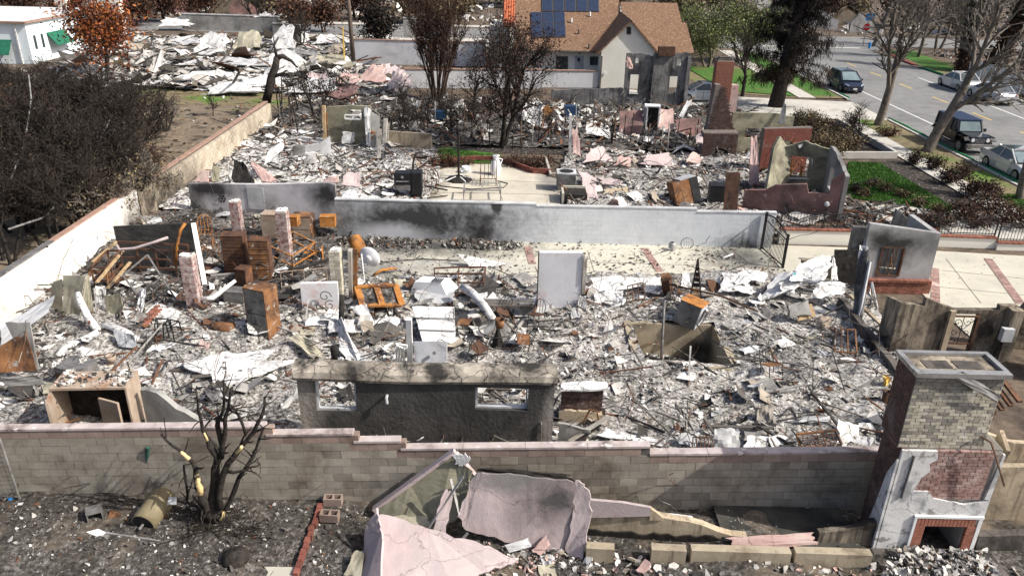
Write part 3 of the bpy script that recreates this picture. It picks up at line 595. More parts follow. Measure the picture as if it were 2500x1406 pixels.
struct('path', 'walk_concrete', [[(17.0, 36.6), (17.6, 35.2), (23, 34.3), (23, 35.5)], [(17.0, 31.2), (22.9, 31.2), (22.9, 34), (17.2, 34.8)]], .024)
struct('planting_bed', 'soil_char', [[(15.9, 44.6), (22.7, 45.2), (22.7, 54.5), (15.9, 55)], [(14.3, 31.2), (22.6, 31.2), (22.6, 34.2), (14.6, 37)], [(21.2, 34.8), (22.8, 34.8), (22.8, 45), (20.6, 44.6)]], .014)
struct('cellar_hatch_path', 'slab_dark', [[(4.6, 12.6), (7.4, 12.6), (7.4, 13.9), (4.6, 13.9)]], .17)
# fields of ash and rubble: bumpy sheets that the loose pieces lie on
def HZ(x, y, amp=1., seed=0): return np.maximum(.03, (.13+.17*vn(x, y, .45, seed)+.09*vn(x, y, 1.3, seed+1)+.045*vn(x, y, 4., seed+2))*amp)
def field(name, mat, x0, y0, x1, y1, step, amp, seed, poly=None, holes=(), base=0.):
    nx, ny = int((x1-x0)/step), int((y1-y0)/step); gx, gy = np.meshgrid(np.linspace(x0, x1, nx+1), np.linspace(y0, y1, ny+1))
    z = HZ(gx, gy, amp, seed)+base; v = np.stack([gx, gy, z], 2).reshape(-1, 3)
    cx, cy = np.meshgrid((np.arange(nx)+.5)*step+x0, (np.arange(ny)+.5)*step+y0); k = np.ones(cx.size, bool)
    if poly: k &= inpoly(cx.ravel(), cy.ravel(), poly)
    for h in holes: k &= ~inpoly(cx.ravel(), cy.ravel(), h)
    i = np.nonzero(k)[0]; q = (i//nx)*(nx+1)+i % nx
    f = np.stack([q, q+1, q+nx+2, q+nx+1], 1).tolist()
    return tag(raw(name, mat, v, f, smooth=True), kind='structure')
R1 = [(-16.2, 14.1), (8.2, 14.1), (11.9, 19), (12.6, 26.3), (10.6, 27.35), (2, 26.6), (-6.6, 26), (-7.3, 30.3), (-8, 32.3), (-16.2, 32.8)]
R1L = [(-16.2, 24.2), (-11, 23.2), (-7, 24.2), (-6.6, 26), (-7.3, 30.3), (-8, 32.3), (-16.2, 32.8)]
field('ash_ground', 'ash', -16.2, 14.1, 12.6, 32.8, .11, 1.25, 1, R1, [PIT, R1L]); field('ash_ground', 'ash_dark', -16.2, 14.1, 12.6, 32.8, .11, 1.25, 1, R1L)
field('front_plot_ground', 'ash_soil', -16, 7.5, 15, 13.86, .1, .55, 2)
R2 = [(-16.2, 33.2), (-7.9, 32.8), (-4.6, 33), (-3.7, 38), (-4.6, 44.8), (-16.2, 47)]
field('ash_ground', 'ash_bright', -16.2, 32.8, -3.6, 47, .15, 1.0, 5, R2)
R3 = [(2.7, 31), (10.6, 30.9), (14.3, 33.6), (17, 38), (17, 45), (3.2, 45.3), (2.3, 40), (2.4, 36)]
field('ash_ground', 'ash', 2.2, 30.8, 17, 45.4, .15, 1.1, 8, R3)
R4 = [(-16.2, 46.5), (9, 45.5), (16.5, 45.5), (16.5, 58.8), (-16.2, 60.5)]
field('burnt_ground', 'ash_dark', -16.2, 45, 16.5, 60.5, .22, .9, 12, R4)
R5 = [(-40, 62), (-13.5, 60.5), (-9.3, 64), (-15, 76), (-15, 92), (-48, 92), (-42, 78)]
field('ash_ground', 'ash_bright', -50, 60, -9, 92, .35, 1., 15, R5)
def rub(name, mat, poly, n, s0, s1, amp, seed, tilt=.5, label=None, holes=(), th=.25, base=0.):
    x, y = scatter(n, poly, holes, 1.1); return chipmesh(name, mat, x, y, HZ(x, y, amp, seed)+base, s0, s1, tilt, th, label=label, cat='rubble')
def sticks(name, poly, n, l0, l1, amp, seed, w=(.015, .05), tilt=.25, label=None, holes=(), base=0., mat='stick'):
    x, y = scatter(n, poly, holes); return stickmesh(name, mat, x, y, HZ(x, y, amp, seed)+base, l0, l1, w[0], w[1], tilt, label=label, cat='debris')
rub('rubble', 'rubble', R1, 11000, .022, .15, 1.25, 1, .3, 'loose grey and white rubble over the near burnt house', [PIT])
rub('rubble', 'rubble_bright', [(2, 14.2), (8, 14.2), (11.7, 19), (12, 24), (2, 25)], 5000, .022, .17, 1.25, 1, .3, 'pale broken plaster pieces right of the grey window wall', [PIT])
rub('rubble', 'rubble_dark', [(-16, 17), (-3, 17), (-3, 30), (-16, 31)], 4000, .025, .2, 1.25, 1, .4, 'charred bits among the rusted cabinets')
rub('rubble', 'rubble_bright', [(-6, 16.4), (2.3, 16.4), (2.3, 26), (-6, 26)], 1500, .03, .3, 1.25, 1, .35, 'pale plaster bits behind the grey window wall')
M('flake', (0, 0, 0), isl=LF(wt, wt2, gy, wt, (.3, .29, .27), wt2, bk2, (.62, .61, .6), gd, (.14, .07, .04), wt, tn, gy, bk), sc=2.5, bump=.3, bsc=9)
R1W = [(-16, 14.3), (2.2, 16.3), (2.4, 26), (-6.6, 26), (-16, 31)]; R1E = [(2, 14.3), (8, 14.3), (11.5, 19), (12, 26), (2.4, 26.3)]
flakes('bent_sheets', 'flake', R1W, 700, .12, .75, 1.25, 1, 'bent torn sheets over the left half of the near ruin', [[P(405, 935), P(545, 965), P(755, 885), P(710, 830), P(490, 848)]]); flakes('bent_sheets', 'flake', R1E, 300, .1, .6, 1.25, 1, 'bent torn sheets over the right half of the near ruin', [PIT]); flakes('flat_sheets', 'flake', R1W, 32, .7, 1.5, 1.25, 1, 'large flat collapsed sheets in the left half of the near ruin', [[P(380, 960), P(545, 985), P(775, 890), P(720, 815), P(450, 830)]], 0., .08); sticks('charred_beams', R1, 90, .9, 2.6, 1.25, 1, (.04, .09), .12, 'charred beams across the near ruin', [PIT])
flakes('bent_sheets', 'flake', R3, 220, .2, .8, 1.1, 8, 'bent torn sheets in the pink ruin'); flakes('bent_sheets', 'flake', R2, 150, .2, .8, 1.0, 5, 'bent torn sheets in the white ash beyond the low wall')
flakes('bent_sheets', 'flake', R4, 260, .3, 1.2, .9, 12, 'bent torn sheets in the burnt garden'); flakes('bent_sheets', 'flake', R5, 800, .6, 2.6, 1., 15, 'bent torn sheets in the far ash field', (), 0., .16)
wires('wire_tangle', R1, 520, 1.7, 1.25, 1, 'tangled wires over the near ruin', [PIT]); wires('wire_tangle', R3, 160, 2.2, 1.1, 8, 'tangled wires over the pink ruin', (), .014); wires('wire_tangle', R4, 200, 2.4, .9, 12, 'tangled burnt stems in the garden', (), .018)
sticks('charred_sticks', R1, 1300, .3, 1.8, 1.25, 1, (.012, .05), .22, 'charred sticks and rods strewn over the near ruin', [PIT])
rub('rubble', 'rubble', [(-14, 10.5), (6, 10.5), (6, 13.7), (-14, 13.7)], 2600, .018, .09, .55, 2, .4, 'small ash and stone bits on the front plot')
rub('rubble', 'rubble_dark', [(-14, 10.5), (-2, 10.5), (-2, 13.7), (-14, 13.7)], 2600, .025, .14, .55, 2, .5, 'black cinders on the front plot by the block wall')
rub('rubble', 'rubble_pink', [(-1, 10), (12, 10), (12, 12.4), (-1, 12.4)], 1300, .05, .28, .55, 2, .5, 'broken stucco bits around the pink wall')
rub('rubble', 'rubble', [P(2150, 1406), P(2175, 1352), P(2400, 1356), P(2440, 1420), P(2150, 1450)], 1000, .04, .2, .55, 2, .5, 'pale rubble heaped on the hearth', base=.12)
rub('rubble', 'rubble_bright', R2, 6000, .05, .26, 1.0, 5, .35, 'white ash rubble beyond the sooty low wall')
rub('rubble', 'rubble_dark', [P(680, 440), P(700, 385), P(960, 390), P(1000, 450)], 1600, .05, .25, 1.0, 5, .35, 'black burnt rubble behind the smoker')
sticks('charred_sticks', R2, 400, .4, 2.0, 1.0, 5, (.03, .07), .2, 'burnt sticks in the white ash beyond the low wall')
rub('rubble', 'rubble', R3, 6000, .05, .26, 1.1, 8, .35, 'grey rubble of the pink house')
rub('rubble', 'rubble_pink', R3, 700, .08, .45, 1.1, 8, .35, 'pink stucco bits in the rubble of the pink house')
sticks('charred_sticks', R3, 400, .4, 2.2, 1.1, 8, (.03, .07), .25, 'burnt sticks in the rubble of the pink house')
rub('rubble', 'rubble_dark', R4, 3200, .1, .6, .9, 12, .5, 'dark burnt litter in the garden beyond the patio')
rub('rubble', 'rubble_bright', [P(1250, 300), P(1300, 255), P(1700, 290), P(1700, 340), P(1400, 340)], 1300, .12, .8, .9, 12, .45, 'pale rubble in front of the burnt facade')
rub('rubble', 'rubble_bright', [P(720, 250), P(740, 200), P(990, 190), P(1010, 250)], 700, .12, .8, .9, 12, .45, 'pale rubble under the fallen salmon walls')
sticks('charred_sticks', R4, 700, .5, 3., .9, 12, (.03, .09), .3, 'burnt sticks across the garden beyond the patio')
rub('rubble', 'rubble_bright', R5, 3000, .15, .8, 1., 15, .4, 'far white ash field beyond the leaning black tree')
sticks('charred_sticks', R5, 700, .8, 5, 1., 15, (.06, .14), .25, 'burnt timbers in the far white ash field')
rub('rubble', 'rubble_dark', [(14.6, 31.3), (17, 31.3), (22, 34), (17, 37.5), (14.6, 36)], 700, .06, .4, .3, 3, .5, 'burnt litter beside the front lawn')
sticks('charred_sticks', [(14.6, 31.3), (17.5, 31.3), (20, 34), (17, 37.5), (14.6, 36)], 120, .4, 2., .3, 3, (.03, .08), .2, 'burnt twigs beside the front lawn')
rub('rubble', 'rubble_dark', DRV, 1500, .03, .16, .2, 3, .4, 'cinders on the driveway')
rub('rubble', 'rubble_dark', [(-7.2, 29.2), (0, 29.3), (0.5, 30.2), (-7.3, 30.3)], 1400, .04, .22, .5, 3, .5, 'cinders along the foot of the white wall')
# grass blades on the lawns
def blades(name, poly, n, h, mat, label, z=.03):
    x, y = scatter(n, poly); a = nr.uniform(0, 6.3, n); hh = h*nr.uniform(.5, 1.2, n); w_ = .018+.01*nr.random(n); lx, ly = nr.normal(0, .4, n)*hh, nr.normal(0, .4, n)*hh
    v = np.stack([np.stack([x-np.cos(a)*w_, y-np.sin(a)*w_, np.full(n, z)], 1), np.stack([x+np.cos(a)*w_, y+np.sin(a)*w_, np.full(n, z)], 1), np.stack([x+lx, y+ly, z+hh], 1)], 1)
    return bulk(name, mat, [(v, 0)], None, 'stuff', label, 'grass')
M('blade', (0, 0, 0), isl=LF((.04, .12, .012), (.07, .18, .02), (.1, .22, .035), (.05, .14, .015)), bump=0, rough=.6)
blades('grass', lawnpoly, 26000, .07, 'blade', 'short bright green grass of the front lawn')
blades('grass', [P(1052, 368), P(1222, 380), P(1220, 398), P(1052, 396)], 5000, .07, 'blade', 'small green lawn behind the patio', .035)
blades('grass', [(24.5, 33), (26.5, 33), (26.5, 38.5), (24.6, 38.5)], 6000, .06, 'blade', 'green verge grass beside the silver car', .066)
sticks('charred_sticks', [(-34, 34), (-17, 34), (-17, 60), (-34, 60)], 260, .3, 2.2, .2, 3, (.02, .06), .1, 'dead sticks on the brown yard beyond the left wall')
rub('rubble', 'rubble_dark', [(-34, 34), (-17, 34), (-17, 60), (-34, 60)], 900, .04, .3, .2, 3, .3, 'dark litter on the brown yard beyond the left wall')
jb = MB()
for p0, p1 in ((P(1435, 612, .026), P(1450, 662, .026)), (P(1430, 640, .026), P(1880, 652, .026)), (P(1720, 615, .026), P(1800, 668, .026)), (P(1030, 590, .026), P(990, 680, .026)), (P(1150, 600, .026), P(1150, 680, .026)), (P(2310, 632, .026), P(2395, 740, .026)), (P(2300, 660, .026), P(2500, 680, .026)), (P(2290, 700, .026), P(2500, 720, .026)), (P(1060, 470, .026), P(1365, 475, .026)), (P(1200, 410, .026), P(1230, 498, .026)), (P(1120, 440, .026), P(1365, 445, .026))): jb.beam(p0, p1, .02, .004)
tag(jb.build('paving_joint', 'mortar_dark'), kind='structure')
# ---------------------------------------------------------------- near walls
def xy(v): return (v[0], v[1])
# the long grey block wall across the front: courses follow the fall of the plot and the top steps down one course at a time
fw = thing('block_wall', 'long grey concrete block wall with pink stepped coping across the front', 'wall', (-3, 13.95, 0))
FX0, FS, FO = -14.2, .04, -.84
segs = [(-14.2, -5.22, 12), (-5.22, -3.34, 11), (-3.34, -2.33, 10), (-2.33, 3.06, 9), (3.06, 8.12, 8)]
items = []; a_ = math.atan(FS)
for k in range(12):
    u = -(.2032 if k % 2 else 0)
    while u < 22.32:
        x0, x1 = max(u, 0)+FX0, min(u+.4064, 22.32)+FX0; xm = (x0+x1)/2; z = FO+.2032*k+FS*(xm-FX0)+.1
        n_ = next((s[2] for s in segs if s[0] <= xm < s[1]), 8); u += .4064
        if k < n_ and z > -.12 and x1-x0 > .1: items.append((V((xm, 13.86+rng.uniform(-.003, .003)+.09, z)), (x1-x0-.011, .18, .192), k == n_-1))
items.sort(key=lambda q: -(abs(PX(q[0])[0]-1250) < 1262)*1000-q[0].z*0-(-((q[0]-V((0, 0, CH))).length)))
items.sort(key=lambda q: (not (-20 < PX(q[0])[0] < 2520), (q[0]-V((0, 0, CH))).length))
cache = {}; o0 = wl(fw); rest = MB()
for i, (c, d, topc) in enumerate(items):
    m = 'block_top' if topc else 'block'
    if i < 300:
        key = (round(d[0], 2), m)
        if key not in cache: cache[key] = unitbox('block', (key[0], d[1], d[2]), m)
        link('block', cache[key], fw, c-o0, rot=(0, -a_, 0))
    else: rest.box((c.x, c.y, c.z-.096), d, 0, 1 if topc else 0, rot=(0, -a_, 0))
tag(rest.build('blocks', ['block', 'block_top'], fw), kind='stuff')
core = MB()
for s0, s1, n_ in segs:
    zt = lambda x: FO+.2032*n_+FS*(x-FX0)-.012
    core.slab([(s0, 13.872, -.2), (s1, 13.872, -.2), (s1, 13.872, zt(s1)), (s0, 13.872, zt(s0))], .15)
core.build('mortar', 'block_mortar', fw)
for s0, s1, n_ in segs:
    k = max(1, round((s1-s0)/1.35)); zt = lambda x: FO+.2032*n_+FS*(x-FX0)+.025
    for i in range(k):
        xa, xb = s0+(s1-s0)*i/k+.004, s0+(s1-s0)*(i+1)/k-.004
        B('coping', 'coping', lambda b: b.beam((xa, 13.95, zt(xa)), (xb, 13.95, zt(xb)), .215, .05), fw)
# white painted block wall down the left side
lw = thing('garden_wall', 'white painted block wall with soot streaks running back along the left side', 'wall', (XL, 26, 0))
it = courses((XL, 31.6), (XL, 13.2), -.16, 1.46, .4064, .2032, .18, .006, .011, lambda u, z: 'wall_paint_block', jit=.004)
pieces(lw, 'block', it, 'blocks')
B('mortar', 'wall_paint_block', lambda b: b.box((XL-.085, 22.4, -.1), (.15, 18.4, 1.55)), lw)
for i in range(9):
    y0, y1 = 13.2+i*2.05, 13.2+(i+1)*2.05-.01; B('cap', 'cap_rose' if i > 5 else 'steel_burnt', lambda b: b.box((XL-.09, (y0+y1)/2, 1.462), (.23, y1-y0, .05)), lw)
B('pilaster', 'char', lambda b: b.box((XL+.03, 25.0, 0), (.09, .07, 1.5)), lw)
lw2 = thing('garden_wall', 'tan block wall with rose cap and black soot, far stretch on the left', 'wall', (XL, 41, 0))
it = courses((XL, 51.0), (XL, 33.2), -.16, 1.36, .4064, .2032, .18, .006, .014, lambda u, z: 'wall_tan_block', jit=.006)
pieces(lw2, 'block', it, 'blocks')
B('mortar', 'block_mortar', lambda b: b.box((XL-.085, 42.1, -.1), (.15, 17.8, 1.45)), lw2)
for i in range(8):
    y0, y1 = 33.2+i*2.22, 33.2+(i+1)*2.22-.01; B('cap', 'cap_rose', lambda b: b.box((XL-.09, (y0+y1)/2, 1.362), (.25, y1-y0, .06)), lw2)
WALL('garden_wall', 'short plain stub of tan wall between the white and the rose capped stretch', 'wall', (XL, 31.65), (XL, 33.15), [(0, 1.35), (.7, 1.1), (1.5, 1.4)], -.2, 'stucco_tan_soot', jag=.06, step=.2)
# pale stucco wall across the back of the driveway
ww_ = thing('stucco_wall', 'long pale stucco wall with a black soot cloud behind the driveway', 'wall', (1.7, 30.4, 0))
wa, we = (-7.32, 30.32), (10.72, 30.2)
prof = [(0, 1.66), (8.25, 1.66), (8.25, 1.58), (14.8, 1.62), (14.8, 1.5), (18.05, 1.54)]
WALL('', '', '', wa, we, prof, .2, 'stucco_white', parent=ww_)
b = MB()
for i in range(0, len(prof), 2):
    (u0, h0), (u1, h1) = prof[i], prof[i+1]; L_ = 18.04; q = lambda u: (wa[0]+u, wa[1]-.12*u/L_+.1)
    b.beam((*q(u0), h0+.012), (*q(u1), h1+.012), .24, .05)
b.build('coping', 'plaster_grey', ww_)
# lower stucco wall left of it
ls = thing('stucco_wall', 'low pale stucco wall with soot edges behind the rusted cabinets', 'wall', (-11, 32.7, 0))
la, le = (-14.4, 33.0), (-7.75, 32.35)
WALL('', '', '', la, le, hpts(la, le, [(460, 449), (640, 451), (800, 447), (829, 455)]), .2, 'stucco_soot', parent=ls)
c_ = V((-12.9, 32.83, .75))
for k in range(7):                                             # a dark flower shaped mark on the plaster
    a = k*2*math.pi/6; p_ = c_+V((math.cos(a)*.13, .012*math.cos(a), math.sin(a)*.13)) if k < 6 else c_
    B('flower_mark', 'iron_black', lambda b: b.lathe(p_, [(.001, .006), (.05, .004), (.05, 0)], 8, 0, Matrix.Rotation(math.pi/2, 3, 'X')), ls)
B('patch', 'plaster_grey', lambda b: b.box((-11.35, 32.68, .35), (.75, .02, 1.0), rz=-.1), ls)
# grey stucco wall with two windows and a burnt cornice
gw = thing('house_wall', 'charcoal stucco house wall with two empty windows and a scorched cornice', 'wall', (-2, 15.9, 0))
ga, ge = (-5.06, 15.84), (1.06, 15.76)
win = [(.42, 1.40, 1.12, 1.97), (4.24, 5.5, 1.28, 1.9)]
WALL('', '', '', ga, ge, [(0, 2.0), (3.2, 1.96), (6.12, 2.02)], .22, 'stucco_char', win, parent=gw)
b = MB(); cz = [2.0, 1.99, 1.97, 1.96, 1.98, 2.0, 2.02, 2.02]; n8 = len(cz)
for i in range(n8-1):
    x0, x1 = -5.12+6.24*i/(n8-1), -5.12+6.24*(i+1)/(n8-1)
    pr = lambda x, z: [(x, 15.76, z), (x, 15.70, z+.1), (x, 15.74, z+.24), (x, 15.86, z+.33), (x, 16.16, z+.36), (x, 16.16, z)]
    b.add(pr(x0, cz[i])+pr(x1, cz[i+1]), [(k, (k+1) % 6, 6+(k+1) % 6, 6+k) for k in range(6)]+[tuple(range(5, -1, -1)), tuple(range(6, 12))])
b.build('cornice', 'cornice_char', gw)
for (u0, u1, z0, z1) in win:
    B('window_frame', 'plaster_grey', lambda b: (b.box((ga[0]+(u0+u1)/2, 15.93, z0), (u1-u0, .12, .05)), b.box((ga[0]+u0+.03, 15.93, z0+.05), (.05, .12, z1-z0-.05)), b.box((ga[0]+u1-.03, 15.93, z0+.05), (.04, .1, z1-z0-.05))), gw)
B('vent_pipe', 'plaster_grey', lambda b: b.tube([AT(945, 965, 15.8), AT(945, 965, 15.8)+V((0, -.12, 0)), AT(945, 985, 15.66)], .035, 8), gw)
B('conduit', 'stucco_char', lambda b: b.tube([(.78, 15.72, 0), (.78, 15.72, .95), (.78, 15.8, 1.0)], .02, 6), gw)
B('render_edge', 'plaster', lambda b: b.box((-5.09, 15.95, 0), (.05, .2, .45)), gw)
# burnt masonry block beside it
t = thing('brick_pier', 'burnt brick pier on a rough tan footing right of the grey window wall', 'masonry', P(1405, 960))
pa, pe = (1.35, 17.25), (2.42, 17.2)
B('footing', 'stucco_tan', lambda b: wallgeo(b, (1.3, 17.15), (2.5, 17.1), [(0, .36), (.5, .42), (1.2, .36)], .35, jag=.05, step=.15), t)
B('mortar', 'mortar_dark', lambda b: wallgeo(b, pa, pe, [(0, .98), (.4, 1.0), (1.07, 1.05)], .25, z0=.38), t)
pieces(t, 'brick', courses(pa, pe, .4, 1.02, .205, .075, .1, .02, .01, lambda u, z: 'brick_dark'), 'bricks')
B('coping', 'plaster', lambda b: sheetgeo(b, [V((1.3, 17.1, 1.08)), V((2.55, 17.05, 1.12)), V((2.6, 17.5, 1.1)), V((1.3, 17.5, 1.05))], 5, .04, .04, .1, 5), t)
# cellar pit
t = thing('cellar_pit', 'square concrete cellar pit with pale walls open in the rubble', 'pit', (5.2, 21.4, -1.35))
(x0, y0), (x1, y1) = PIT[0], PIT[2]
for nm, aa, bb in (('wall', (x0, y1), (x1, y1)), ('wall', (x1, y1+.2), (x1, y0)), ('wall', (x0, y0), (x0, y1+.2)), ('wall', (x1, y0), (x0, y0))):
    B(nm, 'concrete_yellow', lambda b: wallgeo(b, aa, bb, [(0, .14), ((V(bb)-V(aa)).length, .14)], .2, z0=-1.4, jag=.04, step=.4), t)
B('floor', 'ash_dark', lambda b: b.box((5.25, 21.4, -1.4), (2.7, 2.7, .05)), t); B('ash_fill', 'ash', lambda b: sheetgeo(b, [V((3.92, 20.12, .02)), V((6.58, 20.12, -.5)), V((6.58, 22.72, -1.1)), V((3.92, 22.72, -.95))], 14, .05, .05, 0, 77), t, True)
x, y = nr.uniform(x0+.1, x1-.1, 500), nr.uniform(y0+.1, y1-.1, 500); chipmesh('rubble', 'rubble_dark', x, y, -.05-.95*(y-y0)/2.65-.25*(x-x0)/2.7+.05*nr.random(500), .05, .4, .6, .3, t)
# ---- fireplace chimney at the right
ch = thing('chimney', 'tall chimney with peeling white fireplace front and cream brick stack', 'chimney', (8.75, 13.1, 0))
CX0, CX1, CY0, CY1 = 7.78, 9.78, 12.72, 13.55
UX0, UX1, UY0, UY1 = 7.68, 9.36, 12.76, 13.5
fo = (8.62, 9.5, .78)                                          # opening
b = MB()
for (xa, xb, za, zb) in ((CX0, fo[0], 0, 2.62), (fo[1], CX1, 0, 2.62), (fo[0], fo[1], fo[2], 2.62)): b.box(((xa+xb)/2, (CY0+CY1)/2+.02, za), (xb-xa, CY1-CY0-.04, zb-za))
b.build('core', 'mortar', ch)
B('stack', 'mortar', lambda b: b.box(((UX0+UX1)/2, (UY0+UY1)/2, 2.62), (UX1-UX0, UY1-UY0, 1.66)), ch)
B('shoulder', 'concrete', lambda b: b.slab([(UX1, 12.75, 2.62), (CX1, 12.75, 2.62), (UX1, 12.75, 3.0)], .7), ch)
B('firebox', 'stucco_grey', lambda b: (b.box(((fo[0]+fo[1])/2, CY1-.06, 0), (fo[1]-fo[0], .05, .78)), b.box((fo[0]+.02, 13.1, 0), (.03, .76, .78)), b.box((fo[1]-.02, 13.1, 0), (.03, .76, .78))), ch)
br = courses((UX0, UY0), (UX1, UY0), 2.64, 4.27, .205, .075, .1, .012, .011, lambda u, z: 'brick_greyed' if rng.random() < .3+.5*(z > 3.9) else 'brick_cream')
br += courses((8.0, CY0), (9.62, CY0), 1.42, 2.6, .205, .075, .1, .012, .011, lambda u, z: 'brick_rose')
sidebr = courses((CX0, CY1), (CX0, CY0), 0, 2.62, .205, .075, .1, .012, .011, lambda u, z: 'brick_maroon')+courses((UX0, UY1), (UX0, UY0), 2.64, 4.27, .205, .075, .1, .012, .011, lambda u, z: 'brick_maroon')
hd = [((8.44+.075*k+.0325, 12.69, .87), (.064, .1, .2), 0, 'brick_red') for k in range(16)]
hd += [((xx, 12.69, .03+.075*k+.0325), (.19, .1, .064), 0, 'brick_red') for k in range(10) for xx in (8.53, 9.59)]
pieces(ch, 'brick', hd+br, 'bricks'); 
tag(B('side_bricks', 'brick_brown', lambda b: [b.box((c[0], c[1], c[2]-d[2]/2), d, rz) for c, d, rz, m in sidebr], ch), kind='stuff')
F = lambda *q: [(x, 12.68, z) for x, z in q]
b = MB()
b.slab(F((7.76, 0), (8.36, 0), (8.36, 1.0), (7.76, 1.0)), .06); b.slab(F((7.76, 1.0), (9.8, 1.0), (9.8, 1.42), (9.3, 1.3), (9.05, 1.36), (8.65, 1.45), (8.5, 1.62), (8.2, 1.62), (8.28, 1.95), (8.42, 2.12), (8.36, 2.3), (8.5, 2.4), (8.45, 2.6), (7.76, 2.6)), .06)
b.slab(F((9.74, 0), (9.8, 0), (9.8, 1.0), (9.74, 1.0)), .06); b.slab(F((9.68, 1.45), (9.8, 1.42), (9.8, 2.55), (9.76, 2.55), (9.72, 2.0)), .06)
b.slab([(7.74, 12.68, 0), (7.74, 12.68, 2.4), (7.74, 12.9, 1.9), (7.74, 13.0, 1.1), (7.74, 13.2, 0)], -.05)
M('plaster_peel', (.6, .595, .58), (.72, .715, .7), 1.4, c3=(.33, .34, .35), s3=1.5, t3=(.53, .63), crack=(1.5, .01, (.25, .24, .23)), chips=(2.4, .6, .64, (.3, .28, .26)), bump=.4, bsc=8)
b.build('plaster', 'plaster_peel', ch)
B('mantel_moulding', 'enamel', lambda b: (b.beam((8.36, 12.66, 1.0), (9.78, 12.66, 1.0), .06, .05), b.beam((8.39, 12.66, 0), (8.39, 12.66, .98), .06, .05), b.beam((9.71, 12.66, 0), (9.71, 12.66, .98), .05, .05)), ch)
fl = B('flashing', 'galvanised', lambda b: (b.beam((7.62, 12.74, 4.32), (9.42, 12.74, 4.32), .16, .1), b.beam((7.62, 13.52, 4.32), (9.42, 13.52, 4.32), .1, .1), b.beam((7.66, 12.82, 4.325), (7.66, 13.47, 4.325), .1, .09), b.beam((9.38, 12.82, 4.325), (9.38, 13.47, 4.325), .1, .09)), ch)
B('chimney_top', 'stucco_tan_soot', lambda b: b.box((8.52, 13.13, 4.28), (1.62, .66, .025)), ch)
for xx in (8.22, 8.82): B('flue', 'concrete_char', lambda b: b.box((xx, 13.12, 4.305), (.5, .3, .012)), ch)
B('loose_flashing', 'galvanised', lambda b: sheetgeo(b, [AT(2318, 915, 12.68), AT(2350, 905, 12.68), AT(2445, 968, 12.66), AT(2435, 985, 12.66)], 4, .02, .015, .05, 9), ch)
B('iron_strap', 'steel_burnt', lambda b: b.beam((8.0, 12.67, 2.5), (7.98, 12.67, 1.45), .07, .02), ch)
B('pipe', 'rod', lambda b: b.tube([AT(2395, 1065, 12.7), AT(2420, 1080, 12.55), AT(2430, 1110, 12.55), AT(2452, 1185, 12.5)], .022, 6), ch)
B('hearth', 'concrete_char', lambda b: b.box((8.9, 12.2, 0), (2.5, 1.0, .12)), ch)
B('support', 'stucco_tan', lambda b: b.beam((9.9, 12.8, 2.45), (10.0, 13.3, 2.6), .08, .3), ch)
# ---- collapsed pink wall at the bottom
pw = thing('stucco_wall', 'collapsed pink stucco wall folded over itself in front of the block wall', 'wall', P(1150, 1380))
G = lambda *q: [AT(*p) for p in q]
B('inner_face', 'stucco_olive', lambda b: b.rslab(G((1108, 1106, 13.55), (1000, 1178, 13.5), (916, 1243, 13.35), (965, 1290, 12.95), (1062, 1292, 12.85), (1128, 1262, 12.95), (1150, 1150, 13.25)), .05), pw)
B('broken_edge', 'stucco_pink', lambda b: (b.beam(AT(1110, 1100, 13.55), AT(912, 1243, 13.4), .14, .08), b.beam(AT(1112, 1104, 13.55), AT(1160, 1160, 13.3), .09, .06)), pw)
B('side_panel', 'stucco_pink', lambda b: b.rslab([P(918, 1243, .95), P(892, 1290, .55), P(885, 1345, .15), P(880, 1450, .05), P(926, 1450, .3), P(932, 1300, .7)], .05), pw)
B('apron', 'stucco_pink', lambda b: b.rslab([P(930, 1255, .75), P(1045, 1292, .6), P(1180, 1332, .42), P(1262, 1372, .2), P(1180, 1400, .14), P(1110, 1450, .1), P(922, 1450, .14)], .06), pw)
B('standing_panel', 'stucco_pink_soot', lambda b: b.rslab(G((1155, 1160, 12.95), (1178, 1150, 12.95), (1300, 1160, 12.95), (1405, 1172, 12.95), (1398, 1250, 12.8), (1384, 1340, 12.55), (1300, 1335, 12.6), (1221, 1314, 12.65), (1135, 1290, 12.7), (1118, 1253, 12.75)), .06), pw)
B('end_panel', 'stucco_pink', lambda b: b.rslab(G((1408, 1168, 12.95), (1440, 1196, 12.85), (1443, 1255, 12.7), (1420, 1382, 12.2), (1396, 1378, 12.25), (1384, 1340, 12.5), (1400, 1250, 12.78)), .06), pw)
B('lath_mesh', 'char', lambda b: sheetgeo(b, G((1160, 1150, 13.02), (1162, 1136, 13.02), (1404, 1160, 13.02), (1403, 1176, 13.02)), 8, .03, .03, .1, 4), pw)
B('loose_chip', 'plaster_grey', lambda b: b.rslab(G((1108, 1108, 13.4), (1140, 1106, 13.4), (1146, 1125, 13.4), (1130, 1140, 13.4), (1112, 1128, 13.4)), .03), pw)
B('loose_strip', 'stucco_pink', lambda b: b.rslab(G((1083, 1195, 12.8), (1105, 1198, 12.8), (1088, 1300, 12.5), (1058, 1290, 12.5)), .04), pw)
B('loose_chip', 'sheet_tan', lambda b: b.rslab(G((958, 1262, 12.85), (1045, 1258, 12.85), (1060, 1300, 12.55), (985, 1315, 12.5)), .04), pw)
for p_, q_ in ((AT(1131, 1162, 12.85), AT(1036, 1302, 12.45)), (AT(1142, 1300, 12.45), AT(1048, 1405, 11.95)), (AT(1100, 1168, 13.0), AT(1122, 1256, 12.7))):
    B('metal_strip', 'galvanised', lambda b: b.beam(p_, q_, .055, .02), pw)
SH('stucco_slab', [(838, 1406, .02), (868, 1340, .3), (890, 1345, .3), (885, 1420, .02)], 'sheet_tan', 'tan triangular wall fragment left of the collapsed pink wall', 'slab', 4, .04, .05)
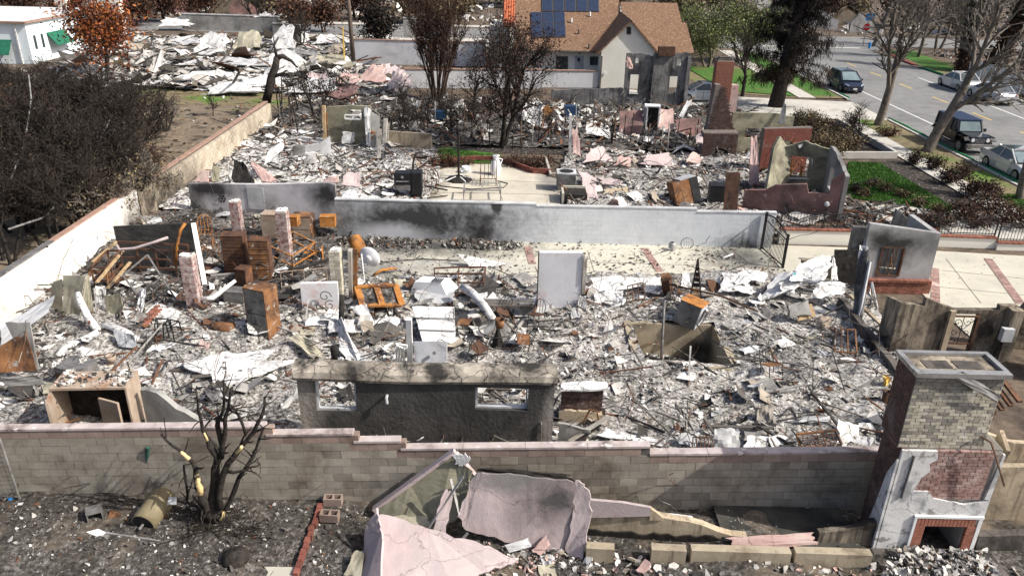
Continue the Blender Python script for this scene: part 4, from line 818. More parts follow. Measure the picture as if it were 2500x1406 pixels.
SH('stucco_slab', [(1225, 1330, .25), (1290, 1310, .3), (1300, 1335, .15), (1240, 1350, .1)], 'plaster_grey', 'small grey speckled slab leaning on the standing pink panel', 'slab', 4, .03, .04)
SH('stucco_slab', [(1295, 1345, .1), (1335, 1305, .35), (1348, 1325, .25), (1318, 1360, .05)], 'stucco_salmon', 'small salmon slab propped under the standing pink panel', 'slab', 4, .03, .04)
SH('stucco_slab', [(1550, 1400, .05), (1575, 1365, .2), (1592, 1380, .2), (1570, 1406, .05)], 'stucco_salmon', 'salmon block lying beside the notch in the low tan wall', 'slab', 3, .02, .12)
SH('plaster_sheet', [(1315, 1355, .05), (1350, 1350, .1), (1352, 1375, .1), (1325, 1385, .05)], 'plaster_grey', 'crumpled grey sheet under the pink end panel', 'sheet', 5, .1)
SH('stucco_slab', [(1310, 1380, .02), (1350, 1375, .02), (1365, 1420, .02), (1320, 1420, .02)], 'sheet_tan', 'tan slab on the ground at the bottom edge right of the pink apron', 'slab', 4, .03, .04)
# low foundation walls to the right of it
fwa = thing('foundation_wall', 'scorched tan foundation wall curving down behind the pink strip', 'wall', (3.3, 12.95, 0))
aa, ee = (1.62, 13.0), (5.1, 12.85)
B('wall', 'stucco_tan', lambda b: wallgeo(b, aa, ee, hpts(aa, ee, [(1440, 1262), (1590, 1262), (1620, 1262), (1700, 1278), (1790, 1308)]), .18, jag=.02, step=.3), fwa)
B('stucco_face', 'stucco_pink', lambda b: b.slab(G((1436, 1215, 12.97), (1520, 1222, 12.97), (1588, 1234, 12.97), (1586, 1254, 12.97), (1530, 1256, 12.97), (1440, 1258, 12.97)), .07), fwa)
B('broken_end', 'stucco_tan', lambda b: b.slab(G((1588, 1234, 13.0), (1612, 1252, 13.0), (1616, 1262, 13.0), (1584, 1262, 13.0)), .1), fwa)
B('charred_foot', 'char', lambda b: wallgeo(b, (1.6, 12.96), (7.4, 12.6), [(0, .16), (3, .2), (5.8, .14)], .04, jag=.05, step=.15), fwa)
fwb = thing('foundation_wall', 'yellowed concrete foundation wall along the bottom edge, notched twice', 'wall', (5, 12.1, 0))
for (p0, p1, m_) in ((1432, 1500, 'concrete_yellow'), (1592, 1676, 'concrete_yellow'), (1690, 1930, 'concrete_yellow'), (1943, 2125, 'concrete_yellow')):
    aa, ee = xy(P(p0, 1400)), xy(P(p1, 1400)); aa = (aa[0], 12.2); ee = (ee[0], 12.15)
    B('wall', m_, lambda b: wallgeo(b, aa, ee, [(0, .38), ((ee[0]-aa[0]), .4)], .2), fwb)
tag(SH('stucco_slab', [AT(1765, 1310, 12.7), AT(1995, 1298, 12.75), AT(2000, 1330, 12.55), AT(1790, 1345, 12.5)], 'stucco_salmon', 'long cracked pink stucco strip lying between the two foundation walls', 'slab', 8, .02, .05, .08))
aa, ee = (6.55, 12.75), (7.75, 12.75)
WALL('foundation_wall', 'short scorched tan wall stub touching the left foot of the chimney', 'wall', aa, ee, hpts(aa, ee, [(2000, 1300), (2070, 1296), (2130, 1275)]), .15, 'stucco_tan_soot', jag=.02, step=.3)
WALL('stucco_wall', 'sunlit tan stucco wall standing behind the chimney stack on the right', 'wall', (9.9, 15.2), (13.5, 15.4), [(0, 1.55), (.6, 1.55), (2, 1.0), (3.6, .85)], .15, 'stucco_tan')
WALL('stucco_wall', 'olive stained stucco wall right of the fireplace at the right edge', 'wall', (9.95, 13.75), (13, 13.75), [(0, 1.45), (3, 1.5)], .15, 'stucco_tan')
WALL('foundation_wall', 'low dark foundation wall at the right edge below the olive wall', 'wall', (9.9, 12.75), (13, 12.9), [(0, .42), (3, .5)], .2, 'concrete_char')
t = thing('ribbed_sheet', 'fallen dark ribbed roof panel behind the chimney at the right edge', 'panel', (11, 16, .9))
for k in range(9):
    B('rib', 'rust_dark', lambda b: b.beam((10.6+k*.17, 15.6, 1.0+.12*k), (10.4+k*.17, 16.7, 1.55+.1*k), .13, .06), t)
# ---- house corner on the right: stucco wall with barred window over a brick base
t = thing('house_wall', 'sooty grey stucco corner wall with barred window over a brick base', 'wall', (14, 26.1, 0))
aa, ee = (12.62, 26.1), (15.2, 26.1)
B('wall', 'stucco_grey', lambda b: wallgeo(b, aa, ee, [(0, 2.62), (2.58, 2.3)], .2, [(.62, 1.42, .62, 1.75)], z0=.5), t)
M('stucco_sooty', (.3, .3, .3), (.42, .42, .42), .9, bump=.25, bsc=14, c3=(.14, .14, .14), s3=.7, t3=(.52, .74), stains=[(T_(AT(2205, 600, 26)), (1.7, 2, .8), (.02, .02, .02), .96, .9), (T_(AT(2150, 585, 26)), (.6, 2, .5), (.02, .02, .02), .9, .8), (T_(AT(2280, 600, 26)), (.5, 2, .5), (.12, .12, .12), .8, .9)])
t.children[0].data.materials[0] = MATS['stucco_sooty']
B('mortar', 'mortar', lambda b: b.box((13.95, 26.1, 0), (2.6, .3, .5)), t)
pieces(t, 'brick', courses((12.66, 25.95), (15.25, 25.95), 0, .44, .205, .075, .1, .015, .012, lambda u, z: 'brick_red')+[((12.7+.075*k, 25.98, .5), (.064, .2, .09), 0, 'brick_red') for k in range(34)], 'bricks')
B('return_wall', 'stucco_sooty', lambda b: wallgeo(b, (15.2, 26.12), (15.2, 28.2), [(0, 2.3), (2.1, 2.3)], .2), t)
wd = B('window', 'rust_dark', lambda b: (b.box((13.24, 26.12, .62), (.06, .1, 1.13)), b.box((14.04, 26.12, .62), (.06, .1, 1.13)), b.box((13.64, 26.12, .62), (.76, .1, .06)), b.box((13.64, 26.12, 1.7), (.76, .1, .05))), t)
B('bar', 'rust_dark', lambda b: [b.beam((13.32+.16*k, 26.1, .66), (13.32+.16*k, 26.1, 1.72), .02) for k in range(5)], wd)
B('scroll', 'rust', lambda b: [b.tube([V((13.66+sx*.09*math.sin(q*.7)*(1 if q < 5 else .5), 26.07, .72+.1*q)) for q in range(10)], .014, 5) for sx in (-1, 1)], wd)
WALL('house_wall', 'burnt gable fragment behind the sooty corner wall', 'wall', (13.2, 28.6), (15.4, 28.3), hpts((13.2, 28.6), (15.4, 28.3), [(2175, 560), (2190, 512), (2262, 572)]), .18, 'stucco_burnt')
WALL('house_wall', 'low grey wall beside the iron gate behind the white heap', 'wall', (10.9, 27.2), (12.9, 27.0), [(0, .72), (2, .9)], .15, 'stucco_tan_soot')
# brown walls with the scrolled screen door
t = thing('house_wall', 'scorched brown stucco walls with a scrolled iron screen door', 'wall', (13.6, 21.3, 0))
aa, ee = (11.75, 21.3), (15.35, 21.35); DX0 = AT(2318, 765, 21.3).x
B('wall', 'stucco_tan_soot', lambda b: wallgeo(b, aa, ee, [(0, 1.78), (.75, 1.7), (.75, 1.95), (1.75, 1.58), (3.05, 1.6), (3.05, 1.75), (3.6, 1.75)], .18, [(DX0-11.75, DX0-11.75+.95, 0, 1.45)]), t)
B('side_wall', 'stucco_tan_soot', lambda b: wallgeo(b, (11.75, 21.32), (11.75, 22.2), [(0, 1.8), (.9, 1.6)], -.15), t)
B('pier', 'stucco_tan_soot', lambda b: (b.box((15.2, 21.2, 0), (.35, .3, 1.72))), t)
B('corner_post', 'stucco_tan', lambda b: b.box((13.35, 21.24, 0), (.16, .12, 1.6)), t)
dr = B('screen_door', 'rust_dark', lambda b: (b.box((DX0+.05, 21.27, 0), (.06, .05, 1.43)), b.box((DX0+.9, 21.27, 0), (.06, .05, 1.43)), b.box((DX0+.475, 21.27, 1.38), (.79, .05, .05)), b.box((DX0+.475, 21.27, .45), (.79, .05, .05))), t)
def spiral(c, r, turns, ph, sx=1): return [V((c[0]+sx*r*(1-q/14)*math.cos(ph+q*turns*.45), c[1], c[2]+r*(1-q/14)*math.sin(ph+q*turns*.45))) for q in range(12)]
for cc, r_, ph in (((DX0+.3, 1.2), .12, 0), ((DX0+.62, 1.2), .12, 3), ((DX0+.3, .85), .11, 2), ((DX0+.62, .85), .11, 5), ((DX0+.46, 1.02), .08, 1), ((DX0+.3, .6), .1, 4), ((DX0+.62, .6), .1, 1)):
    B('scroll', 'iron_black', lambda b: b.tube(spiral((cc[0], 21.26, cc[1]), r_, 1.3, ph), .011, 5), dr)
B('stem', 'iron_black', lambda b: (b.tube([(DX0+.46, 21.26, .5), (DX0+.46, 21.26, 1.38)], .012, 5), b.tube([(DX0+.15, 21.26, 1.3), (DX0+.46, 21.26, .9), (DX0+.8, 21.26, 1.3)], .012, 5)), dr)
B('meter_box', 'plaster_grey', lambda b: b.box((15.0, 21.0, .75), (.32, .2, .42)), t)
WALL('house_wall', 'tall black burnt wall fragment at the right edge beyond the screen door', 'wall', (15.6, 19.8), (17.8, 20.2), [(0, 1.0), (.5, 1.9), (1.0, 2.2), (2.2, 2.3)], .2, 'stucco_burnt', jag=.06, step=.3)
WALL('house_wall', 'tan wall piece standing behind the flue top beside the screen door', 'wall', (15.4, 22.0), (18, 21.6), [(0, .4), (.9, 2.1), (1.2, 2.2), (2.6, 2.2)], .2, 'stucco_tan_soot', jag=.06, step=.3)
t = thing('foundation_wall', 'dark foundation wall running back from the chimney to the house corner', 'wall', (11.9, 21.5, 0))
B('wall', 'concrete_char', lambda b: wallgeo(b, (11.55, 24.6), (11.35, 17.0), [(0, .45), (4, .4), (7.6, .35)], -.2, jag=.04, step=.4), t)
B('sill', 'stucco_tan', lambda b: b.beam((11.75, 24.6, .5), (11.9, 22.3, .5), .12, .08), t)
# standing slab wall in the middle of the near ruin
t = thing('house_wall', 'tall pale plaster wall slab standing alone in the middle of the ruin', 'wall', (1.55, 23.4, 0))
B('wall', 'plaster_pinkwhite', lambda b: wallgeo(b, (.86, 23.42), (2.28, 23.38), [(0, 2.3), (1.42, 2.34)], .2), t)
B('corner_bead', 'char', lambda b: (b.box((.84, 23.4, .3), (.03, .14, 2.05)),), t)
B('stud', 'wood_grey', lambda b: (b.box((2.36, 23.45, .9), (.12, .2, 1.25)), b.box((2.31, 23.36, 1.3), (.03, .06, 1.0))), t)
B('end_render', 'plaster', lambda b: sheetgeo(b, [V((2.16, 23.25, 0)), V((2.5, 23.2, 0)), V((2.46, 23.3, .85)), V((2.2, 23.3, .85))], 5, .05, .05, .06, 3), t)
x, y = scatter(420, [xy(P(930, 1300, .5)), xy(P(1250, 1370, .2)), xy(P(1420, 1400)), xy(P(1400, 1330)), xy(P(1150, 1290, .4))], (), .8); chipmesh('stucco_bits', 'rubble_pink', x, y, HZ(x, y, .55, 2)+.02, .03, .16, .4, label='broken stucco bits at the foot of the standing pink panel', cat='rubble')
# ---------------------------------------------------------------- things in the near ruin
A = AT
def bars(t, name, segs, w, mat, h=None):
    for a, b_ in segs: B(name, mat, lambda b: b.beam(a, b_, w, h), t)
def pipe(name, label, cat, pts, r, mat, n=6, group=None): return tag(B(name, mat, lambda b: b.tube(pts, r, n), smooth=True), label, cat, group)
def rel(base, rz, sc=1., rot=None):
    m = (Euler(rot).to_matrix() if rot else Matrix.Identity(3)); m = Matrix.Rotation(rz, 3, 'Z') @ m
    return lambda x, y, z: V(base)+m @ V((x*sc, y*sc, z*sc))
def hexa(b, f, x0, x1, y0, y1, z0, z1, mi=0):
    b.add([f(x, y, z) for z in (z0, z1) for x, y in ((x0, y0), (x1, y0), (x1, y1), (x0, y1))], [(3, 2, 1, 0), (4, 5, 6, 7), (0, 1, 5, 4), (1, 2, 6, 5), (2, 3, 7, 6), (3, 0, 4, 7)], mi)
def cabinet(name, label, cat, base, w, d, h, rz, mat, nd=0, dmat=None, rot=None, group=None, opened=False, handles=True):
    """front at local -y; nd drawers"""
    t = thing(name, label, cat, base, group); f = rel(base, rz, 1, rot); th = .02
    if nd or opened:
        B('body', mat, lambda b: (hexa(b, f, -w/2, -w/2+th, 0, d, 0, h), hexa(b, f, w/2-th, w/2, 0, d, 0, h), hexa(b, f, -w/2+th, w/2-th, d-th, d, 0, h), hexa(b, f, -w/2+th, w/2-th, 0, d-th, h-th, h), hexa(b, f, -w/2+th, w/2-th, 0, d-th, 0, th)), t)
    else: B('body', mat, lambda b: hexa(b, f, -w/2, w/2, 0, d, 0, h), t)
    for k in range(nd):
        z0, z1 = th+(h-2*th)*k/nd+.008, th+(h-2*th)*(k+1)/nd-.012; o = rng.uniform(-.01, .02)
        dd = B('drawer', dmat or mat, lambda b: hexa(b, f, -w/2+.026, w/2-.026, -.012+o, .05, z0, z1), t)
        if handles and z1-z0 > .12: B('handle', 'steel_burnt', lambda b: hexa(b, f, -.06, .06, -.04, -.012+o, (z0+z1)/2-.01, (z0+z1)/2+.015), dd)
    B('top', mat, lambda b: hexa(b, f, -w/2-.01, w/2+.01, -.01, d+.01, h+.002, h+.022), t)
    return t
def chair(label, base, rz, mat, sc=1., rot=None, group=None, fabric=None, round_back=True):
    t = thing('metal_chair', label, 'chair', base, group); f = rel(base, rz, sc, rot); r = .014*sc
    for sx in (-1, 1):
        B('leg', mat, lambda b: b.tube([f(sx*.2, -.2, 0), f(sx*.19, -.19, .45)], r, 5), t); B('leg', mat, lambda b: b.tube([f(sx*.2, .22, 0), f(sx*.19, .18, .45)], r, 5), t)
    pts = [f(-.19, .18, .45), f(-.2, .23, .7), f(-.14, .25, .86), f(0, .26, .92), f(.14, .25, .86), f(.2, .23, .7), f(.19, .18, .45)]
    B('backrest', mat, lambda b: (b.tube(pts, r, 5), [b.tube([f(x, .19, .47), f(x, .25, .87)], r*.6, 4) for x in (-.1, 0, .1)]), t)
    B('seat', fabric or mat, lambda b: (b.tube([f(-.2, -.2, .45), f(.2, -.2, .45), f(.2, .19, .45), f(-.2, .19, .45), f(-.2, -.2, .45)], r, 5), hexa(b, f, -.19, .19, -.19, .18, .445, .452) if fabric else [b.tube([f(-.2+.1*k, -.2, .45), f(-.2+.1*k, .19, .45)], r*.5, 4) for k in (1, 2, 3)]), t)
    return t
# ---- rusted cabinets, left of centre
cabinet('drawer_cabinet', 'tall rusted drawer cabinet, left of the pair beside the brick columns', 'cabinet', P(578, 680, .1), .78, .5, 1.62, .02, 'rust_dark', 12, 'rust_dark', handles=False)
cabinet('drawer_cabinet', 'tall rusted drawer cabinet, right of the pair beside the brick columns', 'cabinet', P(640, 690, .1), .68, .5, 1.58, .05, 'rust_dark', 16, 'rust', handles=False)
cabinet('metal_cabinet', 'small maroon metal cabinet in front of the two drawer cabinets', 'cabinet', P(590, 703, .1), .42, .45, .68, -.25, 'rust_dark')
cabinet('metal_cabinet', 'large rusty orange and black cabinet standing behind a wire chair', 'cabinet', P(632, 824, .1), .78, .62, 1.62, -.38, 'rust', 2, 'steel_burnt')
cabinet('desk_pedestal', 'low grey metal box lying left of the large rusty cabinet', 'box', P(572, 742, .15), .7, .45, .42, -.1, 'steel_burnt')
chair('burnt wire chair in front of the large rusty cabinet', P(622, 832, .1), .0, 'iron_black', 1.05)
t = thing('gas_tank', 'rusty cylinder tank lying on its side left of the large rusty cabinet', 'tank', P(545, 805, .1))
f = lambda x: P(545, 800, .3)+V((x, -.03*x, 0))
B('shell', 'rust', lambda b: b.tube([f(-.38), f(-.33), f(.33), f(.38)], [.1, .19, .19, .1], 12), t, True); B('valve', 'steel_burnt', lambda b: b.tube([f(.38), f(.48)], .05, 8), t)
cabinet('filing_cabinet', 'tan burnt metal cabinet behind the right brick column', 'cabinet', P(660, 585, .05), .62, .6, 1.05, -.05, 'rust_tan', 0)
cabinet('filing_cabinet', 'brown rusted filing cabinet against the low stucco wall', 'cabinet', P(738, 590, .05), .8, .6, 1.05, -.08, 'rust', 2, 'rust_tan')
cabinet('metal_box', 'orange rusted box on top of the cabinets by the low stucco wall', 'box', P(708, 553, .95), .62, .35, .38, -.1, 'rust_bright')
cabinet('metal_box', 'orange rusted box at the left end of the long pale wall', 'box', P(800, 555, .62), .6, .4, .42, .05, 'rust_bright')
t = thing('wire_chair', 'bare metal chair frame at the left end of the long pale wall', 'chair', P(803, 575, .05))
bars(t, 'leg', [(A(785, 592, 30), A(788, 545, 30.1)), (A(818, 590, 30), A(816, 543, 30.1))], .03, 'steel_burnt'); bars(t, 'rail', [(A(788, 545, 30.1), A(816, 543, 30.1)), (A(780, 532, 30.2), A(818, 532, 30.2))], .03, 'steel_burnt')
t = thing('steel_bed', 'orange rusted bunk frame around the right brick column', 'frame', P(720, 620, .05))
p = [P(658, 600, .75), P(715, 566, .75), P(768, 592, .75), P(712, 625, .75)]; q = [v-V((0, 0, .7)) for v in p]
bars(t, 'rail', [(p[i], p[(i+1) % 4]) for i in range(4)]+[(V(p[i])-V((0, 0, .4)), V(p[(i+1) % 4])-V((0, 0, .4))) for i in range(4)], .06, 'rust_bright', .03); bars(t, 'leg', [(p[i], q[i]) for i in range(4)], .05, 'rust')
t = thing('steel_bed', 'second orange rusted frame lying right of the bunk frame', 'frame', P(760, 630, .05))
bars(t, 'rail', [(P(735, 632, .15), P(790, 640, .1)), (P(742, 618, .3), P(786, 612, .3)), (P(790, 640, .15), P(786, 600, .5)), (P(770, 590, .6), P(742, 618, .3))], .06, 'rust_bright', .03)
# ---- brick columns
def column(label, px, py, w, h, mat, lean=0.):
    b0 = P(px, py); t = thing('brick_column', label, 'column', b0); hw = w/2; x, y = b0.x, b0.y+hw
    B('core', 'mortar', lambda b: b.box((x, y, 0), (w-.03, w-.03, h)), t); it = []
    for k in range(int(h/.075)):
        z = k*.075+.0375
        for s in range(2):
            for nm, cx, cy, rz in ((0, 0, -1, 0), (1, -1, 0, math.pi/2), (2, 1, 0, math.pi/2)):
                o = (s-.5)*w/2
                c = (x+(o if nm == 0 else cx*(hw-.03)), y+(cy*(hw-.03) if nm == 0 else o), z)
                if nm and k % 2 == 0: c = (c[0], c[1]+.02, z)
                it.append((c, (w/2-.012, .07, .064), rz, mat))
    pieces(t, 'brick', it, 'bricks')
    B('broken_top', 'plaster', lambda b: sheetgeo(b, [V((x-hw, y-hw, h+.03)), V((x+hw, y-hw, h+.02)), V((x+hw, y+hw, h+.05)), V((x-hw, y+hw, h+.02))], 4, .12, .05, .1, int(px)), t)
    return t
column('red and white brick column left of the white leaning post', 474, 768, .4, 2.05, 'brick_wash')
column('tall brick column between the bunk frame rails', 698, 648, .4, 2.15, 'brick_wash')
column('pale brick column backed by a charred timber post', 826, 757, .36, 2.1, 'brick_cream')
column('short brick column in front of the low stucco wall', 580, 578, .38, 1.5, 'brick_wash')
t = thing('timber_post', 'weathered grey timber post behind the pale brick column', 'post', P(858, 748))
B('post', 'wood_grey', lambda b: b.beam(P(858, 745, 0), A(855, 610, 23.9), .28, .12), t); B('rust_edge', 'rust', lambda b: b.beam(P(868, 745, 0), A(868, 608, 23.95), .07, .14), t)
# ---- left corner: dark panel, racks, pipes, ducts
t = thing('panel_wall', 'black ribbed stucco panel standing behind the rusted racks', 'wall', P(400, 690))
B('panel', 'stucco_dark_panel', lambda b: b.slab([A(300, 662, 26.3), A(478, 690, 26.1), A(470, 545, 26.5), A(276, 553, 26.6)], .12), t); t['kind'] = 'thing'
tag(B('white_post', 'paint_white', lambda b: b.beam(A(502, 706, 25.0), A(472, 545, 25.9), .16, .14)), 'leaning white square post left of the drawer cabinets', 'post')
pipe('bent_pipe', 'orange bent sheet strip hanging beside the leaning white post', 'strip', [A(428, 650, 25.6), A(432, 600, 25.6), A(440, 562, 25.6), A(452, 545, 25.7)], .06, 'rust_bright', 4)
pipe('bent_pipe', 'pinkish curved pipe lying across the rusted racks', 'pipe', [A(284, 598, 25.4), A(292, 610, 25.3), A(330, 606, 25.3), A(375, 592, 25.4), A(410, 580, 25.5)], .05, 'stucco_pink', 6)
t = thing('metal_rack', 'rusted open shelving rack in front of the black panel', 'rack', P(390, 700))
xs = [(288, 590), (330, 592), (375, 594), (420, 597), (458, 598)]
tp = [A(x, y, 25.6) for x, y in xs]; bt = [V((v.x, v.y, .1)) for v in tp]
bars(t, 'rail', [(tp[i], tp[i+1]) for i in range(4)]+[(v-V((0, 0, h)), v2-V((0, 0, h))) for h in (.25, .6, .95) for v, v2 in zip(tp, tp[1:])], .05, 'rust_dark', .06)
bars(t, 'upright', [(tp[i], bt[i]) for i in range(5)], .045, 'rust_dark')
t = thing('metal_rack', 'rusted rack frame left of the black panel against the white garden wall', 'rack', P(260, 700))
tp = [A(222, 652, 24.6), A(262, 612, 25.4), A(292, 612, 25.2), A(256, 655, 24.4)]
bars(t, 'rail', [(tp[i], tp[(i+1) % 4]) for i in range(4)]+[(tp[i]-V((0, 0, .5)), tp[(i+1) % 4]-V((0, 0, .5))) for i in range(4)], .05, 'rust_dark'); bars(t, 'upright', [(v, V((v.x, v.y, .1))) for v in tp], .05, 'rust')
t = thing('steel_shelf', 'tilted grey steel shelf frame leaning in front of the racks', 'frame', P(370, 760))
c4 = [P(300, 672, .95), P(360, 622, 1.25), P(432, 735, .35), P(372, 768, .15)]
bars(t, 'rail', [(c4[0], c4[1]), (c4[1], c4[2]), (c4[2], c4[3]), (c4[3], c4[0])]+[(c4[0].lerp(c4[3], s), c4[1].lerp(c4[2], s)) for s in (.25, .5, .75)], .06, 'steel_burnt', .025)
for k, (p0, p1) in enumerate((((236, 690, .8), (300, 612, 1.2)), ((262, 705, .5), (318, 640, .9)), ((225, 640, .9), (285, 590, 1.2)))):
    tag(B('timber', 'wood_tan', lambda b: b.beam(P(*p0), P(*p1), .1, .05)), ('lowest', 'middle', 'uppermost')[[1, 0, 2][k]]+' of three scorched timbers leaning on the rusted rack by the garden wall', 'timber')
t = thing('air_duct', 'standing tan sheet metal duct halves by the white garden wall', 'duct', P(220, 800))
for cs in ([A(155, 800, 22.2), A(190, 800, 22.0), A(210, 672, 22.2), A(152, 672, 22.4)], [A(190, 800, 22.0), A(232, 785, 22.1), A(218, 672, 22.3), A(210, 672, 22.2)], [A(120, 742, 22.6), A(152, 775, 22.4), A(152, 680, 22.5), A(128, 688, 22.7)]):
    B('panel', 'sheet_tan', lambda b: sheetgeo(b, cs, 5, .03, .02, .02, 7), t)
SH('sheet_panel', [A(236, 790, 22.6), A(262, 785, 22.6), A(258, 705, 22.8), A(228, 702, 22.8)], 'plaster', 'pale upright board between the tan ducts', 'panel', 5, .03, .03, .04)
SH('sheet_panel', [A(262, 788, 22.4), A(308, 795, 22.3), A(295, 718, 22.5), A(254, 720, 22.6)], 'stucco_olive', 'olive grey ribbed panel right of the standing ducts', 'panel', 5, .03, .03, .04)
pipe('white_duct', 'white curved duct rising left of the olive panel', 'duct', [A(240, 808, 21.2), A(215, 775, 21.5), A(195, 735, 21.7), A(190, 715, 21.9)], [.13, .13, .12, .09], 'plaster', 5)
pipe('white_duct', 'white curved duct lying toward the garden wall', 'duct', [A(238, 812, 21.1), A(205, 832, 20.7), A(165, 845, 20.4), A(140, 870, 20.0)], [.11, .13, .14, .1], 'plaster', 5)
pipe('white_duct', 'white duct section lying to the right below the olive panel', 'duct', [A(245, 795, 21.4), A(268, 796, 21.3), A(305, 812, 21.0), A(335, 830, 20.7)], [.09, .13, .13, .1], 'plaster', 5)
pipe('white_gutter', 'white bent gutter piece left of the small maroon cabinet', 'gutter', [A(490, 730, 23.2), A(520, 728, 23.2), A(545, 708, 23.5), A(575, 685, 23.8)], [.08, .09, .08, .06], 'paint_white', 4)
SH('metal_sheet', [(0, 850, .3), (120, 760, .7), (135, 715, .9), (0, 800, .5)], 'enamel_grey', 'grey metal door sheet leaning on the white garden wall', 'sheet', 5, .03, .03, .03)
t = thing('wall_fragment', 'fallen white wall slab with strips of orange brick showing', 'slab', P(400, 800)); t['kind'] = 'thing'
B('slab', 'plaster', lambda b: sheetgeo(b, [P(345, 790, .3), P(420, 812, .2), P(440, 760, .5), P(385, 738, .6)], 5, .02, .06, .06, 9), t)
it = [(P(352+s*40+5*r_, 783-s*42+9*r_, .36+.22*s)+V((0, 0, .03)), (.19, .07, .05), .75, 'brick_red') for s in (0, .13, .26, .39, .52, .65, .78) for r_ in (0, 1)]
pieces(t, 'brick', it, 'bricks')
SH('sheet_panel', [A(308, 715, 24.2), A(345, 735, 24.0), A(350, 705, 24.3), A(318, 685, 24.4)], 'stucco_grey', 'small grey ribbed panel above the fallen brick slab', 'panel', 4, .03, .04, .05)
SH('plaster_sheet', [(322, 770, .3), (345, 785, .2), (360, 705, .8), (345, 700, .8)], 'plaster', 'white crumpled strip left of the fallen brick slab', 'sheet', 5, .1)
for px, py, rz, lb in ((402, 828, .2, 'left'), (425, 832, -.3, 'right')):
    t = thing('stool', lb+' of two burnt stool frames in front of the fallen brick slab', 'stool', P(px, py, .1)); f = rel(P(px, py, .1), rz)
    bars(t, 'leg', [(f(x, y, 0), f(x*.8, y*.8, .62)) for x in (-.2, .2) for y in (-.2, .2)], .03, 'iron_black'); bars(t, 'rail', [(f(-.16, -.16, .62), f(.16, -.16, .62)), (f(.16, -.16, .62), f(.16, .16, .62)), (f(.16, .16, .62), f(-.16, .16, .62)), (f(-.16, .16, .62), f(-.16, -.16, .62))], .03, 'iron_black')
SH('metal_sheet', [(285, 850, .15), (345, 850, .2), (325, 815, .5), (275, 800, .5)], 'enamel_grey', 'dark grey crumpled appliance panel below the white duct section', 'sheet', 5, .06, .02)
t = thing('pot', 'round rusty pot standing right of the lying white duct', 'pot', P(272, 880, .15)); B('bowl', 'rust_tan', lambda b: b.lathe(P(272, 882, .12), [(.05, 0), (.13, .04), (.15, .2), (.12, .2), (.1, .05)], 12), t, True); B('rim', 'steel_burnt', lambda b: b.lathe(P(272, 882, .12), [(.15, .2), (.16, .22), (.14, .22)], 12), t)
t = thing('pot', 'small dark round pot on the ash heaped appliance', 'pot', P(188, 880, .6)); B('bowl', 'rust_dark', lambda b: b.lathe(P(190, 880, .5), [(.02, 0), (.12, .05), (.13, .14), (.08, .2), (.02, .22)], 12), t, True); B('knob', 'rust', lambda b: b.lathe(P(190, 880, .72), [(.03, 0), (.03, .03), (.0, .04)], 8), t)
t = cabinet('cooker', 'dark burnt cooker heaped with white ash at the lower left', 'cooker', P(172, 962, .05), .8, .7, .75, -.35, 'steel_burnt', 0)
B('oven_door', 'rust_dark', lambda b: hexa(b, rel(P(172, 962, .05), -.35), -.36, .36, -.03, -.004, .1, .6), t)
rub('ash_heap', 'rubble_bright', [P(125, 900, .75), P(175, 915, .75), P(220, 880, .75), P(170, 862, .75)], 220, .05, .22, .15, 4, .4, 'white ash heaped on the burnt cooker', base=.77)
SH('metal_sheet', [A(0, 910, 18.6), A(90, 905, 18.6), A(62, 805, 18.9), A(-10, 850, 19.0)], 'rust', 'rusty orange and grey panel standing at the left edge', 'panel', 6, .02, .04, .02)
SH('sheet_panel', [A(70, 905, 19.0), A(96, 905, 19.0), A(72, 785, 19.3), A(10, 785, 19.4)], 'stucco_grey', 'grey board behind the rusty panel at the left edge', 'panel', 4, .02, .04, .03)
t = thing('refrigerator', 'rusty fridge with open doors at the lower left edge', 'refrigerator', P(60, 1085, 0))
f = rel(V((-10.2, 16.0, 0)), .08)
B('body', 'rust_tan', lambda b: (hexa(b, f, -.9, -.86, 0, .8, 0, 1.5), hexa(b, f, .86, .9, 0, .8, 0, 1.5), hexa(b, f, -.86, .86, .76, .8, 0, 1.5), hexa(b, f, -.86, .86, 0, .76, 1.44, 1.5)), t)
B('inside', 'char', lambda b: hexa(b, f, -.85, .85, .7, .74, .02, 1.42), t)
B('door', 'rust_tan', lambda b: hexa(b, rel(f(.25, -.02, 0), -.35), 0, .6, -.06, 0, .05, 1.25), t); B('door', 'rust_tan', lambda b: hexa(b, rel(f(-.85, -.02, 0), -1.2), 0, .5, -.06, 0, .05, 1.4), t)
rub('ash_heap', 'rubble_pink', [xy(f(-.85, .1, 0)), xy(f(.85, .1, 0)), xy(f(.85, .75, 0)), xy(f(-.85, .75, 0))], 260, .05, .2, .15, 4, .4, 'ash and pink plaster on top of the rusty fridge', base=1.48)
aa, ee = (-9.15, 16.4), (-7.4, 16.15)
WALL('wall_fragment', 'low broken grey stucco wall right of the rusty fridge', 'wall', aa, ee, [(0, 1.25), (.5, 1.15), (.9, .75), (1.75, .4)], .16, 'stucco_grey', jag=.04, step=.2)
SH('wall_fragment', [(0, 945, .9), (118, 940, .9), (100, 915, 1.2), (0, 918, 1.2)], 'stucco_grey', 'curved grey board behind the rusty fridge', 'panel', 5, .04, .03)
SH('plaster_sheet', [(205, 1000, .15), (330, 1005, .1), (335, 935, .2), (232, 950, .2)], 'plaster', 'bright white plaster sheet above the broken grey stucco wall', 'sheet', 7, .04, .03, .14)
pipe('white_pipe', 'short white pipe standing on the plaster sheet at lower left', 'pipe', [P(222, 985, .1), A(228, 915, 18.0)], .11, 'plaster', 10)
SH('plaster_sheet', [(530, 952, .3), (640, 915, .32), (742, 872, .36), (600, 880, .32)], 'plaster', 'right part of the big cracked white plaster sheet', 'sheet', 9, .03, .04, .16)
